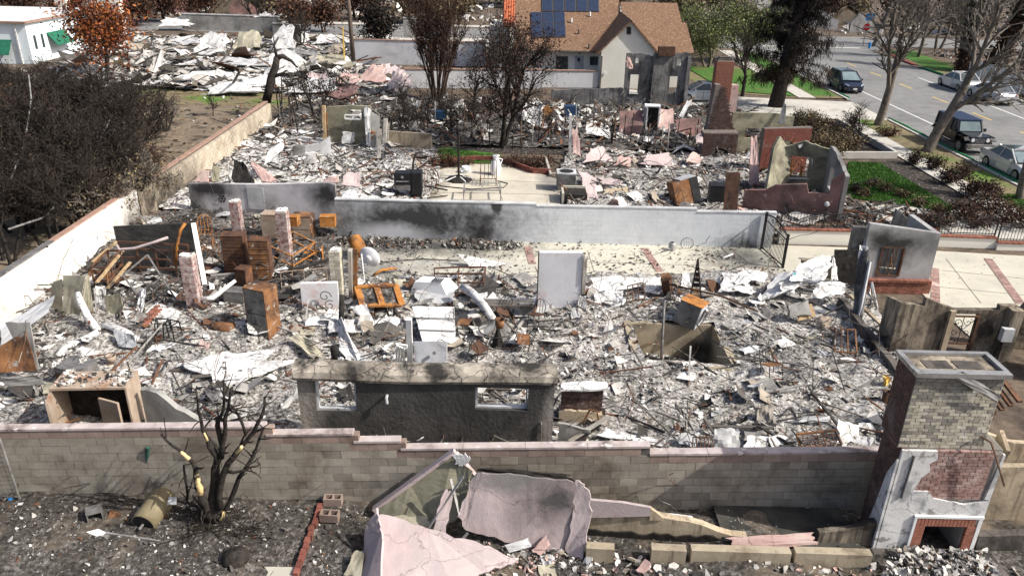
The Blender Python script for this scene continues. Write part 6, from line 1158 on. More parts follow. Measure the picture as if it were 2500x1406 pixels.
t = thing('tree_stump', 'black burnt round stump at the bottom of the front plot', 'stump', P(575, 1385)); B('stump', 'char_bark', lambda b: b.lathe(P(578, 1378), [(.3, -.05), (.29, .15), (.24, .28), (.14, .36), (.02, .38)], 14), t, True); B('root', 'char_bark', lambda b: b.tube([P(560, 1385, .08), P(530, 1392, .02)], [.08, .03], 6), t)
t = thing('paver', 'pale flat paver at the bottom edge left of the brick edging', 'paver', P(680, 1400)); B('slab', 'concrete', lambda b: b.box(tuple(P(670, 1402, .05)), (.75, .3, .06), .02), t); B('crack', 'mortar_dark', lambda b: b.beam(P(660, 1404, .113), P(668, 1392, .113), .012, .004), t)
cabinet('metal_box', 'small open dark tin box left of the water heater cylinder', 'box', P(235, 1275, .08), .3, .26, .24, .5, 'steel_burnt', opened=True)
SH('brick_scrap', [(258, 1268, .1), (300, 1262, .1), (295, 1250, .22), (265, 1240, .25)], 'rust', 'rusty grille fragment beside the dark tin box', 'scrap', 4, .1, .04)
SH('window_sash', [(1625, 1262, .3), (1690, 1272, .3), (1693, 1262, .4), (1630, 1254, .4)], 'enamel', 'pale window sash lying behind the curved foundation wall', 'window', 3, .01, .04)
t = thing('cable_coil', 'loose dark cables sagging across the left thicket', 'cable', P(60, 700))
B('cable', 'cable', lambda b: b.tube([A(70, 185, 34), A(76, 240, 33), A(62, 340, 31), A(30, 430, 29), A(-20, 500, 27)], .035, 5), t); B('cable', 'cable', lambda b: b.tube([A(300, 230, 40), A(240, 350, 34), A(180, 450, 30), A(110, 530, 27.5), A(20, 560, 26)], .035, 5), t)
# ---------------------------------------------------------------- iron gate and fence
t = thing('iron_gate', 'black iron gate with an arched top standing open at the driveway', 'gate', P(1880, 630))
g0, g1 = V((10.28, 30.1, 0)), V((10.55, 28.1, 0)); L_ = g1-g0
for q, h in ((g0, 1.62), (g1, 1.42)): B('post', 'iron_black', lambda b: b.beam(q, q+V((0, 0, h)), .09), t)
arch = lambda s: .92+.62*math.sin(math.pi*(.5+.5*s)) if False else 1.5+.22*math.sin(math.pi*min(1, s*1.0))-.2*s
B('top_rail', 'iron_black', lambda b: b.tube([g0+L_*s+V((0, 0, arch(s))) for s in [k/10 for k in range(11)]], .03, 6), t); B('bottom_rail', 'iron_black', lambda b: b.beam(g0+V((0, 0, .1)), g1+V((0, 0, .1)), .04), t); B('mid_rail', 'iron_black', lambda b: b.beam(g0+V((0, 0, 1.3)), g1+V((0, 0, 1.15)), .03), t)
for k in range(1, 18): s = k/18; B('picket', 'iron_black', lambda b: b.beam(g0+L_*s+V((0, 0, .1)), g0+L_*s+V((0, 0, arch(s)-.02)), .018), t)
for cz, cs in ((1.42, .3), (1.42, .6), (.8, .45)): B('scroll', 'iron_black', lambda b: b.tube([V((g0+L_*cs).to_tuple())+V((0, math.cos(q*.6)*.12*(1-q/14), cz+math.sin(q*.6)*.12*(1-q/14))) for q in range(11)], .012, 4), t)
def fence(label, x0, x1, y0, y1, zb, h, posts):
    t = thing('iron_fence', label, 'fence', ((x0+x1)/2, (y0+y1)/2, zb)); n = int((x1-x0)/.13); Y = lambda x: y0+(y1-y0)*(x-x0)/(x1-x0)
    for z in (.08, h): B('rail', 'iron_black', lambda b: b.beam((x0, y0, zb+z), (x1, y1, zb+z), .03), t)
    for k in range(n+1): x = x0+(x1-x0)*k/n; B('picket', 'iron_black', lambda b: b.beam((x, Y(x), zb+.02), (x, Y(x), zb+h), .016), t)
    for k in range(posts): x = x0+(x1-x0)*k/max(1, posts-1); B('post', 'iron_black', lambda b: b.beam((x, Y(x), zb), (x, Y(x), zb+h+.1), .05), t)
def retain(label, x0, x1, y0, y1, h):
    t = thing('retaining_wall', label, 'wall', ((x0+x1)/2, y0, 0)); B('wall', 'stucco_cream', lambda b: wallgeo(b, (x0, y0), (x1, y1), [(0, h), (x1-x0, h)], .25), t)
    n = int((x1-x0)/.075); pieces(t, 'brick', [((x0+(k+.5)*(x1-x0)/n, y0+(y1-y0)*(k+.5)/n+.11, h+.035), ((x1-x0)/n-.01, .3, .07), 0, 'brick_red') for k in range(n)], 'bricks')
retain('cream retaining wall with brick cap beside the open gate', 11.2, 14.75, 30.75, 30.75, .62); fence('black iron fence on the brick cap beside the open gate', 11.2, 14.75, 30.9, 30.9, .7, .62, 3)
for k, (x0, x1, h) in enumerate(((16.2, 17.9, .62), (17.9, 20.3, .45), (20.3, 25.5, .3))):
    w_ = ('upper', 'middle', 'lowest')[k]; retain(w_+' step of the cream brick capped wall along the front drive', x0, x1, 31.1-.25*k, 31.0-.25*k, h); fence('black iron fence panel on the '+w_+' step of the front drive wall', x0+.02, x1-.02, 31.25-.25*k, 31.2-.25*k, h+.07, .62, 2)
# driveway brick strips
def strip(label, a, b_, w):
    t = thing('brick_strip', label, 'paving', (a+b_)/2); n = int((b_-a).length/.078); rz = math.atan2((b_-a).y, (b_-a).x)
    pieces(t, 'brick', [(a.lerp(b_, (k+.5)/n), ((b_-a).length/n-.008, w, .03), rz, 'brick_rose') for k in range(n)], 'bricks')
strip('red brick strip across the driveway behind the tall plaster slab', P(1288, 602, .022), P(1300, 645, .022), .3); strip('red brick strip across the driveway left of the pointed shutter', P(1572, 606, .022), P(1612, 664, .022), .3); strip('red brick strip across the front drive at the right edge', P(2412, 632, .022), P(2492, 742, .022), .32)
strip('short red brick strip beside the house corner on the front drive', P(2282, 655, .022), P(2284, 735, .022), .3)
t = thing('watering_can', 'grey watering can by the foot of the long pale wall', 'can', P(1640, 608)); B('body', 'galvanised', lambda b: b.lathe(P(1640, 610, .02), [(.15, 0), (.15, .28), (.1, .33), (.08, .33)], 12), t, True); B('spout', 'galvanised', lambda b: b.tube([P(1636, 608, .08), P(1620, 605, .4)], [.03, .02], 6), t); B('handle', 'galvanised', lambda b: b.tube([P(1645, 609, .1), P(1651, 609, .25), P(1643, 609, .4)], .015, 5), t)
t = thing('wire_hoop', 'round wire basket leaning on the long pale wall', 'basket', P(1680, 608)); c_ = A(1678, 596, 29.9)
B('rim', 'steel_burnt', lambda b: b.tube([c_+V((math.cos(k*.5236)*.26, .05, math.sin(k*.5236)*.26)) for k in range(13)], .015, 5, cap=False), t)
for k in range(6): B('wire', 'steel_burnt', lambda b: b.tube([c_+V((-.25+.1*k, .05, -math.sqrt(max(.001, .068-(-.25+.1*k)**2)))), c_+V((-.25+.1*k, -.1, 0)), c_+V((-.25+.1*k, .05, math.sqrt(max(.001, .068-(-.25+.1*k)**2))))], .007, 4), t)
pipe('white_pipe', 'white strip lying on the driveway by the gate', 'strip', [P(1765, 630, .06), P(1790, 620, .1)], .04, 'paint_white', 4)
# ---------------------------------------------------------------- patio
t = thing('pellet_smoker', 'black pellet smoker with a tall hopper on the patio', 'grill', P(990, 490)); f = rel(P(992, 488, .0), .03)
B('cooking_chamber', 'black_plastic', lambda b: hexa(b, f, -.55, .25, 0, .6, .55, 1.25), t); B('lid', 'black_plastic', lambda b: hexa(b, f, -.53, .22, -.03, .55, .95, 1.3), t).name = 'lid'
B('door_panel', 'steel_burnt', lambda b: hexa(b, f, -.5, .2, -.05, -.004, .5, .72), t); B('handle', 'galvanised', lambda b: b.tube([f(-.45, -.1, .93), f(.15, -.1, .93)], .02, 6), t); B('hopper', 'black_plastic', lambda b: hexa(b, f, .28, .75, 0, .65, .25, 1.32), t); B('emblem', 'galvanised', lambda b: b.tube([f(-.15, -.035, 1.12), f(-.15, -.045, 1.12)], .07, 10), t)
for x in (-.5, .2): B('leg', 'iron_black', lambda b: hexa(b, f, x, x+.06, .05, .5, 0, .55), t)
for x in (.4, .7): B('wheel', 'tyre', lambda b: b.tube([f(x-.02, .1, .12), f(x+.03, .1, .12)], .12, 12), t)
t = thing('folding_table', 'bare grey metal table frame on the patio behind the pale wall', 'frame', P(1175, 490)); p = [P(1132, 492, .0), P(1222, 492, 0), P(1220, 474, 0), P(1134, 474, 0)]; tp = [v+V((0, 0, .55)) for v in p]
bars(t, 'rail', [(tp[i], tp[(i+1) % 4]) for i in range(4)]+[(tp[0].lerp(tp[1], .5), tp[3].lerp(tp[2], .5))], .05, 'galvanised'); bars(t, 'leg', [(p[i], tp[i]) for i in range(4)], .05, 'galvanised')
t = thing('parasol', 'burnt black parasol pole on its scorched base on the patio', 'parasol', P(1120, 442)); c_ = P(1120, 440)
B('base', 'char', lambda b: b.lathe(c_, [(.75, 0), (.6, .12), (.3, .2), (.1, .22)], 10), t); B('pole', 'char', lambda b: b.tube([c_, A(1119, 316, c_.y)], .06, 7), t)
for k in range(5): a = k*1.3; B('rib', 'paint_white', lambda b: b.beam(c_+V((math.cos(a)*.2, math.sin(a)*.2, .22)), c_+V((math.cos(a)*.85, math.sin(a)*.7, .1)), .04), t)
t = thing('plant_pot', 'white double pot behind the burnt parasol', 'pot', P(1130, 425)); B('bowl', 'enamel', lambda b: b.lathe(P(1138, 420, .05), [(.1, 0), (.25, .1), (.24, .3), (.2, .3), (.15, .12)], 12), t, True); B('rim', 'enamel', lambda b: b.lathe(P(1138, 420, .35), [(.25, 0), (.28, .03), (.22, .03)], 12), t)
t = thing('wire_chair', 'rusted wire armchair frame on the patio beside the urn', 'chair', P(1192, 450)); f = rel(P(1192, 450), .0, 1.35)
bars(t, 'wire', [(f(-.3+.15*k, -.3, .3), f(-.3+.15*k, .25, .3)) for k in range(5)]+[(f(-.3+.15*k, .25, .3), f(-.3+.15*k, .32, .85)) for k in range(5)]+[(f(-.3, .32, .85), f(.3, .32, .85)), (f(-.3, -.3, .3), f(.3, -.3, .3)), (f(-.3, -.3, .55), f(-.3, .3, .6)), (f(.3, -.3, .55), f(.3, .3, .6))], .03, 'rust_dark'); bars(t, 'leg', [(f(x, y, 0), f(x, y, .3)) for x in (-.3, .3) for y in (-.3, .25)], .035, 'rust')
t = thing('urn', 'white garden urn behind the rusted wire armchair', 'urn', P(1210, 425)); B('body', 'enamel', lambda b: b.lathe(P(1210, 427), [(.22, 0), (.28, .15), (.3, .4), (.22, .75), (.12, .9), (.16, 1.0), (.22, 1.05), (.1, 1.05)], 14), t, True); B('handle', 'enamel', lambda b: b.tube([P(1210, 427)+V((.14, 0, .9)), P(1210, 427)+V((.35, 0, .85)), P(1210, 427)+V((.27, 0, .6))], .03, 5), t)
t = thing('air_conditioner', 'dark grey outdoor air conditioner unit at the patio edge', 'air conditioner', P(1380, 472)); c_ = P(1382, 470)+V((0, .45, 0))
B('pad', 'concrete', lambda b: b.box(c_, (1.1, 1.0, .08)), t); B('body', 'steel_burnt', lambda b: b.box(c_+V((0, 0, .08)), (.92, .82, .82)), t); B('lid', 'plaster_grey', lambda b: b.box(c_+V((0, 0, .902)), (.96, .86, .06)), t); B('fan_grille', 'iron_black', lambda b: b.lathe(c_+V((0, 0, .962)), [(.02, .012), (.36, .01), (.36, 0)], 18), t); B('service_panel', 'enamel', lambda b: b.box(c_+V((.465, -.2, .3)), (.02, .4, .5)), t)
for k in range(9): B('louvre', 'steel_burnt', lambda b: b.box(c_+V((0, -.415, .14+.08*k)), (.86, .02, .05)), t)
t = thing('brick_planter', 'curved red brick planter edge around the patio', 'planter', P(1250, 415)); pl = [(1058, 410), (1085, 402), (1120, 396), (1160, 393), (1200, 394), (1240, 402), (1275, 415), (1300, 424), (1345, 426)]; it = []
for (p0, p1) in zip(pl, pl[1:]):
    a, b_ = P(*p0), P(*p1); n = max(1, int((b_-a).length/.21)); rz = math.atan2((b_-a).y, (b_-a).x)
    for k in range(n):
        for z in range(4): it.append((a.lerp(b_, (k+.5)/n)+V((0, 0, .04+.075*z)), ((b_-a).length/n-.01, .12, .065), rz, 'brick_maroon'))
pieces(t, 'brick', it, 'bricks')
B('corner_post', 'wood_grey', lambda b: b.beam(P(1345, 428, .1), P(1332, 385, .5), .12), t)
t = thing('wire_globe', 'round wire globe chair left of the patio', 'chair', P(1040, 440)); c_ = P(1040, 436, .75)
for k in range(6): a = k*math.pi/6; B('hoop', 'rust_dark', lambda b: b.tube([c_+V((math.cos(a)*math.cos(q*.5236), math.sin(a)*math.cos(q*.5236), math.sin(q*.5236)))*.65 for q in range(13)], .015, 4, cap=False), t)
B('stand', 'rust_dark', lambda b: b.tube([c_+V((math.cos(k*.5236)*.6, math.sin(k*.5236)*.6, -.62)) for k in range(13)], .02, 4, cap=False), t)
pipe('garden_hose', 'thin dark hose looping over the patio', 'hose', [P(1020, 435, .05), P(1080, 455, .05), P(1150, 462, .05), P(1230, 458, .05), P(1240, 448, .05), P(1215, 442, .05)], .025, 'iron_black', 4)
pipe('rusty_rail', 'rusted rail standing across the ash behind the smoker', 'rail', [A(884, 455, 37), A(884, 420, 37), A(998, 420, 37.2), A(998, 440, 37.2)], .03, 'rust', 5)
pipe('burnt_shrub', 'group of black burnt stems left of the patio', 'stems', [P(1010, 445, 0), A(1008, 400, 38.8), A(1015, 375, 38.8), A(1032, 372, 38.8)], .06, 'char_bark', 5)
# ---------------------------------------------------------------- ruin beyond the patio, left
t = thing('shed_wall', 'grey burnt block room with a small window beyond the white ash', 'wall', P(850, 365)); t['kind'] = 'thing'
B('back_wall', 'stucco_olive', lambda b: wallgeo(b, (-11.0, 45.3), (-8.4, 45.1), hpts((-11.0, 45.3), (-8.4, 45.1), [(795, 262), (860, 258), (895, 260)]), .2, [(1.35, 2.05, 1.55, 2.2)]), t)
B('corner_post', 'wood_tan', lambda b: b.beam(P(795, 362, 0), A(790, 258, 45.0), .22, .18), t); B('rust_edge', 'rust', lambda b: b.beam(P(800, 362, 0), A(797, 275, 45.0), .05, .1), t)
B('side_wall', 'stucco_grey', lambda b: b.slab([A(905, 365, 44.3), A(925, 362, 44.4), A(928, 285, 45.0), A(890, 262, 45.0)], .15), t); B('frame_piece', 'plaster', lambda b: sheetgeo(b, [A(895, 360, 44), A(905, 360, 44), A(905, 262, 44.8), A(886, 258, 44.8)], 4, .05, .05, .1, 5), t)
B('window', 'paint_white', lambda b: (b.beam(A(842, 290, 45), A(880, 292, 45), .08), b.beam(A(842, 281, 45), A(882, 282, 45), .06), b.beam(A(842, 290, 45), A(842, 281, 45), .06), b.beam(A(862, 291, 45), A(862, 282, 45), .06), b.beam(A(881, 292, 45), A(882, 282, 45), .06)), t)
for p0, p1 in (((925, 388, 42.5), (928, 315, 43)), ((938, 350, 43.5), (942, 290, 44)), ((945, 345, 44), (947, 300, 44.3))): B('stud', 'wood_grey', lambda b: b.beam(A(*p0), A(*p1), .2, .15), t)
B('boiler', 'rust', lambda b: b.lathe(P(908, 365, .0), [(.3, 0), (.3, 1.1), (.1, 1.15)], 12), t)
WALL('low_wall', 'low grey retaining wall right of the burnt room', 'wall', (-7.6, 45.2), (-4.9, 44.9), [(0, 1.0), (2.7, .95)], .2, 'stucco_tan')
WALL('low_wall', 'low grey block wall stub in the white ash left of the burnt room', 'wall', (-12.2, 42.6), (-10.4, 43.2), [(0, .5), (1.2, .7), (1.9, 1.1)], .2, 'plaster_grey', jag=.05)
for px, py, lb, m_, w_ in ((760, 400, 'white', 'plaster', 1.6), (850, 350, 'pale', 'plaster_grey', 1.2), (730, 382, 'grey', 'stucco_grey', 1.2)):
    SH('board', [(px-20, py, .4), (px+14, py+2, .3), (px+18, py-28, 1.0), (px-14, py-28, 1.1)], m_, lb+' board leaning in the white ash beyond the low wall', 'board', 4, .03, .05)
C2 = [([A(560, 448, 33.5), A(625, 448, 33.3), A(600, 400, 34.5), A(570, 385, 35)], 'char', 'black tent of burnt sheeting behind the low stucco wall'), ([A(618, 395, 35), A(690, 447, 33.2), A(640, 448, 33.2), A(606, 398, 34.6)], 'stucco_salmon', 'pink triangular wall fragment behind the low stucco wall'),
      ([A(465, 446, 33.6), A(512, 446, 33.6), A(512, 412, 34), A(490, 420, 34)], 'stucco_salmon', 'pink wall fragment at the left end behind the low stucco wall'), ([A(515, 446, 33.8), A(535, 446, 33.8), A(540, 405, 34.4), A(518, 400, 34.4)], 'stucco_olive', 'olive wall fragment beside the pink fragment on the left'),
      ([A(780, 450, 33.2), A(832, 446, 33.0), A(826, 425, 33.6), A(800, 432, 33.6)], 'stucco_salmon', 'pink wedge behind the right end of the low stucco wall'), ([A(830, 455, 33.0), A(880, 458, 33.0), A(882, 420, 33.8), A(842, 418, 33.8)], 'stucco_pink', 'folded pale pink slab at the corner of the two pale walls'),
      ([A(830, 485, 31), A(878, 484, 31.2), A(866, 458, 32), A(838, 468, 31.8)], 'plaster', 'crumpled cream sheet behind the left end of the long pale wall'), ([A(640, 400, 36), A(680, 375, 38), A(700, 350, 40), A(660, 360, 39)], 'plaster', 'long white curved sheet in the ash beyond the low wall')]
for cs, m_, lb in C2: SH('wall_fragment', cs, m_, lb, 'slab', 5, .05, .06, .12, fold=.3)
# ---------------------------------------------------------------- pink house ruin on the right
C3 = [([(1420, 400, .3), (1500, 395, .3), (1470, 352, 1.0), (1440, 360, 1.0)], 'stucco_pink', 'peaked pink stucco slab at the back left of the pink ruin'), ([(1495, 405, .2), (1545, 408, .2), (1540, 380, .6), (1508, 380, .6)], 'stucco_salmon', 'small pink slab right of the peaked one'), ([(1555, 402, .25), (1655, 410, .2), (1645, 370, .7), (1570, 380, .7)], 'stucco_pink', 'large cracked pink slab across the back of the pink ruin'),
      ([(1665, 400, .3), (1715, 400, .3), (1712, 375, .6), (1688, 370, .7)], 'stucco_salmon', 'yellowish pink slab in front of the burnt fireplace'), ([(1435, 495, .2), (1465, 490, .2), (1455, 425, .6), (1408, 415, .8)], 'stucco_pink', 'long pink wall strip down the left side of the pink ruin'), ([(1460, 450, .4), (1525, 455, .3), (1520, 440, .4), (1455, 428, .5)], 'stucco_pink', 'narrow pink strip lying across the left of the pink ruin'),
      ([(1480, 502, .2), (1515, 503, .2), (1508, 488, .6), (1495, 486, .6)], 'stucco_salmon', 'small pink wedge just behind the long pale wall'), ([(1465, 478, .25), (1535, 478, .2), (1535, 455, .35), (1475, 460, .35)], 'stucco_tan', 'cream broken boards in the pink ruin'), ([(1725, 400, .3), (1785, 402, .25), (1778, 382, .4), (1730, 382, .4)], 'stucco_grey', 'grey door leaf lying before the burnt fireplace'),
      ([A(1398, 388, 42), A(1420, 388, 42), A(1412, 305, 43.5), A(1394, 312, 43.5)], 'stucco_salmon', 'torn salmon panel hanging on the white post'), ([A(1698, 350, 44), A(1718, 352, 44), A(1715, 322, 45), A(1695, 330, 45)], 'stucco_pink', 'pink scrap left of the burnt fireplace')]
for cs, m_, lb in C3: SH('stucco_slab', cs, m_, lb, 'slab', 4, .02, .07, .18)
tag(B('white_post', 'paint_white', lambda b: b.beam(P(1391, 390, 0), A(1393, 280, 43.0), .14)), 'white post at the back left corner of the pink ruin', 'post')
t = thing('refrigerator', 'fallen fridge with orange rusted side in the pink ruin', 'refrigerator', P(1680, 500)); f = rel(P(1678, 500, .1), .25, 1, (R(-12), R(-14), 0)); B('body', 'rust', lambda b: hexa(b, f, -.5, .35, 0, .8, 0, 1.2), t); B('top', 'plaster_grey', lambda b: hexa(b, f, -.1, .7, -.02, .82, 1.21, 1.24), t); B('door', 'iron_black', lambda b: hexa(b, f, .36, .75, -.02, .8, .1, 1.2), t)
SH('metal_sheet', [A(1765, 515, 33.6), A(1800, 515, 33.4), A(1808, 420, 34.2), A(1772, 420, 34.4)], 'rust_dark', 'tall dark rusted door panel beside the sooty rose wall', 'panel', 4, .01, .05, .02)
cabinet('cooker', 'black burnt cooker left of the tall dark panel', 'cooker', P(1750, 500, .1), .8, .7, .9, -.1, 'black_plastic')
t = thing('vent_box', 'black cellar vent box at the left of the pink ruin', 'box', P(1410, 500)); f = rel(P(1402, 500, .0), 0); B('frame', 'concrete', lambda b: (hexa(b, f, -.6, -.5, 0, 1.3, 0, .55), hexa(b, f, -.5, .6, 1.2, 1.3, 0, .55)), t); B('mouth', 'char', lambda b: hexa(b, f, -.5, .6, .1, 1.19, 0, .45), t)
# burnt fireplace and stack
t = thing('fireplace', 'burnt brick fireplace with a broken sloping stack behind the pink ruin', 'fireplace', P(1752, 385)); x0, x1, y = AT(1712, 380, 44.6).x, AT(1796, 380, 44.6).x, 44.6
B('core', 'mortar_dark', lambda b: wallgeo(b, (x0, y), (x1, y), [(0, 1.45), (x1-x0, 1.5)], .8, [(.75, 1.55, .0, .6)]), t)
tag(B('bricks', 'brick_dark', lambda b: [b.box((c[0], c[1], c[2]-d[2]/2), d, rz) for c, d, rz, m in courses((x0, y), (x1, y), .0, 1.42, .21, .085, .08, .02, .015, lambda u, z: 'brick_dark', lambda u, z: not (.7 < u < 1.6 and z < .65))], t), kind='stuff'); B('firebox', 'rust_dark', lambda b: b.box(((x0+x1)/2, y+.6, .0), (.9, .1, .65)), t)
B('stack', 'mortar_dark', lambda b: b.slab([A(1724, 322, 45.46), A(1794, 322, 45.46), A(1770, 232, 45.46), A(1760, 208, 45.46), A(1748, 208, 45.46)], .6), t)
tag(B('stack_bricks', 'brick_dark', lambda b: [b.box((c[0], c[1], c[2]-d[2]/2), d, rz) for c, d, rz, m in courses((AT(1724, 320, 45.4).x, 45.42), (AT(1795, 320, 45.4).x, 45.42), 1.5, 4.0, .21, .085, .08, .0, .015, lambda u, z: 'b', lambda u, z: .12+(z-1.5)*.2 < u < 1.62-(z-1.5)*.33)], t), kind='stuff')
t = thing('chimney', 'orange brick chimney stack behind the burnt fireplace', 'chimney', P(1768, 260)); x0, x1, y = 11.95, 13.0, 48.0; z1 = 5.0
B('core', 'mortar', lambda b: b.box(((x0+x1)/2, y+.35, 0), (x1-x0-.04, .7, z1)), t)
tag(B('bricks', 'brick_red', lambda b: [b.box((c[0], c[1], c[2]-d[2]/2), d, rz) for c, d, rz, m in courses((x0, y), (x1, y), .0, z1, .21, .085, .08, .02, .012)+courses((x0, y+.7), (x0, y), 0, z1, .21, .085, .08, .0, .012)+courses((x1, y), (x1, y+.7), 0, z1, .21, .085, .08, .0, .012)], t), kind='stuff')
B('cap', 'concrete_char', lambda b: (b.box(((x0+x1)/2, y+.35, z1), (.9, .6, .12)), b.box(((x0+x1)/2, y+.35, z1+.12), (.7, .45, .1))), t); B('side_stub', 'stucco_salmon', lambda b: b.box((13.25, 48.3, 0), (.45, .5, 3.6)), t)
# brick arch front and grey walls around it
t = thing('brick_wall', 'maroon brick wall with an arched doorway in the pink ruin', 'wall', P(1900, 430)); t['kind'] = 'thing'
aa, ee = (13.2, 41.1), (15.85, 41.5); Lb = 2.68; fn = lambda u, z: not (.85 < u < 1.75 and z < 1.45+.5*math.sqrt(max(0, 1-((u-1.3)/.46)**2)))
B('core', 'mortar_dark', lambda b: wallgeo(b, aa, ee, [(0, 2.55), (Lb, 2.6)], .3, [(.88, 1.72, 0, 1.9)]), t)
tag(B('bricks', 'brick_maroon', lambda b: [b.box((c[0], c[1], c[2]-d[2]/2), d, rz) for c, d, rz, m in courses(aa, ee, 0, 2.55, .21, .085, .08, .02, .014, lambda u, z: 'b', fn)], t), kind='stuff')
d_ = V((2.65, .4, 0)).normalized()
for k in range(13):
    a = math.pi*(k+.5)/13; u = 1.3-math.cos(a)*.58; z = 1.45+math.sin(a)*.6; c = V((aa[0], aa[1], 0))+d_*u+V((.0, -.035, z)); B('voussoir', 'brick_red', lambda b: b.beam(c-V((-math.cos(a)*.1, 0, math.sin(a)*.1)), c+V((-math.cos(a)*.12, 0, math.sin(a)*.12)), .075, .1), t)
SH('wall_fragment', [A(1828, 455, 38.5), A(1855, 455, 38.5), A(1848, 330, 40.6), A(1834, 332, 40.6)], 'stucco_salmon', 'leaning cream pink wall strip left of the arched brick wall', 'slab', 6, .03, .12, .06)
t = thing('house_wall', 'roofless grey stucco room with two window holes in the pink ruin', 'wall', P(1960, 470)); t['kind'] = 'thing'
bk_, bc_ = (13.35, 38.95), (15.6, 38.15)
B('back_wall', 'stucco_olive', lambda b: wallgeo(b, bk_, bc_, hpts(bk_, bc_, [(1888, 400), (1915, 360), (1965, 345), (1975, 348), (2012, 362)]), .18, [(.62, 1.55, .75, 1.75)], jag=.03, step=.3), t)
B('side_wall', 'stucco_grey', lambda b: wallgeo(b, bc_, (14.75, 33.75), [(0, 2.45), (1.5, 2.5), (3.2, 2.3), (4.46, 2.15)], .18, [(1.1, 2.0, .7, 1.75)], jag=.03, step=.4), t)
B('torn_wall', 'stucco_olive', lambda b: b.slab([A(1872, 462, 36.6), A(1925, 455, 38.2), A(1932, 372, 38.9), A(1905, 332, 39), A(1890, 360, 38.4)], .15), t)
B('window_grille', 'rust_bright', lambda b: [b.tube(spiral((14.0+.18*k, 38.55-.1*k, 1.0+.3*(k % 3)), .16, 1.3, k), .02, 4) for k in range(5)]+[b.beam(A(1930, 432, 38.6), A(1935, 388, 38.6), .06), b.beam(A(1934, 390, 38.6), A(1962, 410, 38.6), .05), b.beam(A(1955, 432, 38.5), A(1957, 405, 38.5), .08)], t); B('window_frame', 'paint_white', lambda b: (b.beam(A(1926, 435, 38.7), A(1975, 436, 38.4), .06), b.beam(A(1982, 436, 38.4), A(1983, 388, 38.4), .05)), t)
B('loose_capping', 'plaster', lambda b: b.beam(A(1948, 358, 38.7), A(1968, 348, 38.7), .25, .15), t)
aa, ee = (10.75, 35.05), (14.62, 33.62)
B('front_wall', 'stucco_rose_soot', lambda b: wallgeo(b, aa, ee, hpts(aa, ee, [(1806, 465), (1870, 464), (1895, 452), (1970, 450), (1974, 472), (2024, 474), (2030, 440), (2064, 420)]), .18), t)
B('meter', 'plaster_grey', lambda b: b.lathe(A(2018, 498, 33.75), [(.001, .14), (.1, .12), (.12, 0)], 10, 0, Matrix.Rotation(R(90), 3, 'X')), t); B('meter_wires', 'iron_black', lambda b: [b.tube([A(2018, 505, 33.7), A(2014+4*k, 520, 33.6), A(2005+4*k, 542, 33.55)], .02, 4) for k in range(3)], t)
WALL('low_wall', 'grey plastered wall behind the burnt fireplace with a small window hole', 'wall', (12.7, 45.8), (16.4, 46.0), hpts((12.7, 45.8), (16.4, 46.0), [(1790, 275), (1900, 278), (1925, 285)]), .2, 'stucco_olive', [(.9, 1.9, .9, 1.5)])
SH('wall_fragment', [A(1895, 305, 45.6), A(1918, 308, 45.4), A(1920, 250, 45.8), A(1915, 248, 45.9)], 'stucco_grey', 'grey pointed wall fragment on the plastered wall beside the pine', 'slab', 4, .02, .1)
# ---------------------------------------------------------------- burnt garden and burnt facade
t = thing('house_wall', 'tall blackened house front with four empty windows', 'wall', P(1600, 262)); t['kind'] = 'thing'
aa, ee = (8.05, 59.4), (12.75, 59.25)
B('facade', 'stucco_burnt', lambda b: wallgeo(b, aa, ee, hpts(aa, ee, [(1512, 165), (1530, 132), (1572, 130), (1590, 138), (1672, 130)]), .25, [(.42, 1.05, .95, 2.3), (3.35, 3.95, .95, 2.25), (3.75, 4.1, 3.0, 3.5), (.7, .95, 3.1, 3.5)], jag=.05, step=.4), t)
B('pilaster', 'stucco_burnt', lambda b: (b.box((10.6, 59.2, 0), (1.1, .3, 3.9)), b.box((12.65, 59.15, 0), (.25, .35, 3.7))), t); B('vent_hood', 'rust_dark', lambda b: (b.box((10.9, 59.1, 3.75), (1.2, .5, .65)),), t); B('sill', 'plaster', lambda b: b.box((8.78, 59.3, .9), (.66, .15, .06)), t); B('torn_render', 'stucco_salmon', lambda b: sheetgeo(b, [A(1525, 170, 59), A(1550, 172, 59), A(1540, 140, 59.2), A(1528, 138, 59.2)], 5, .08, .05, .15, 6), t)
WALL('low_wall', 'long low blackened wall left of the burnt facade', 'wall', (2.6, 59.6), (8.0, 59.5), hpts((2.6, 59.6), (8.0, 59.5), [(1350, 222), (1400, 218), (1520, 216)]), .25, 'stucco_burnt', jag=.04)
SH('wall_fragment', [A(1510, 345, 49), A(1570, 345, 49), A(1572, 268, 51), A(1512, 270, 51)], 'stucco_rose_soot', 'dark maroon burnt wall piece left of the open fridge', 'slab', 5, .02, .12, .05); SH('wall_fragment', [A(1605, 330, 50), A(1648, 330, 50), A(1645, 264, 51.5), A(1605, 262, 51.5)], 'stucco_salmon', 'red blotched wall piece right of the open fridge', 'slab', 5, .02, .12, .08); SH('wall_fragment', [A(1645, 335, 49.5), A(1720, 335, 49.5), A(1715, 285, 50.5), A(1648, 290, 50.5)], 'stucco_rose_soot', 'pink and grey wall piece left of the orange chimney', 'slab', 5, .02, .12, .08)
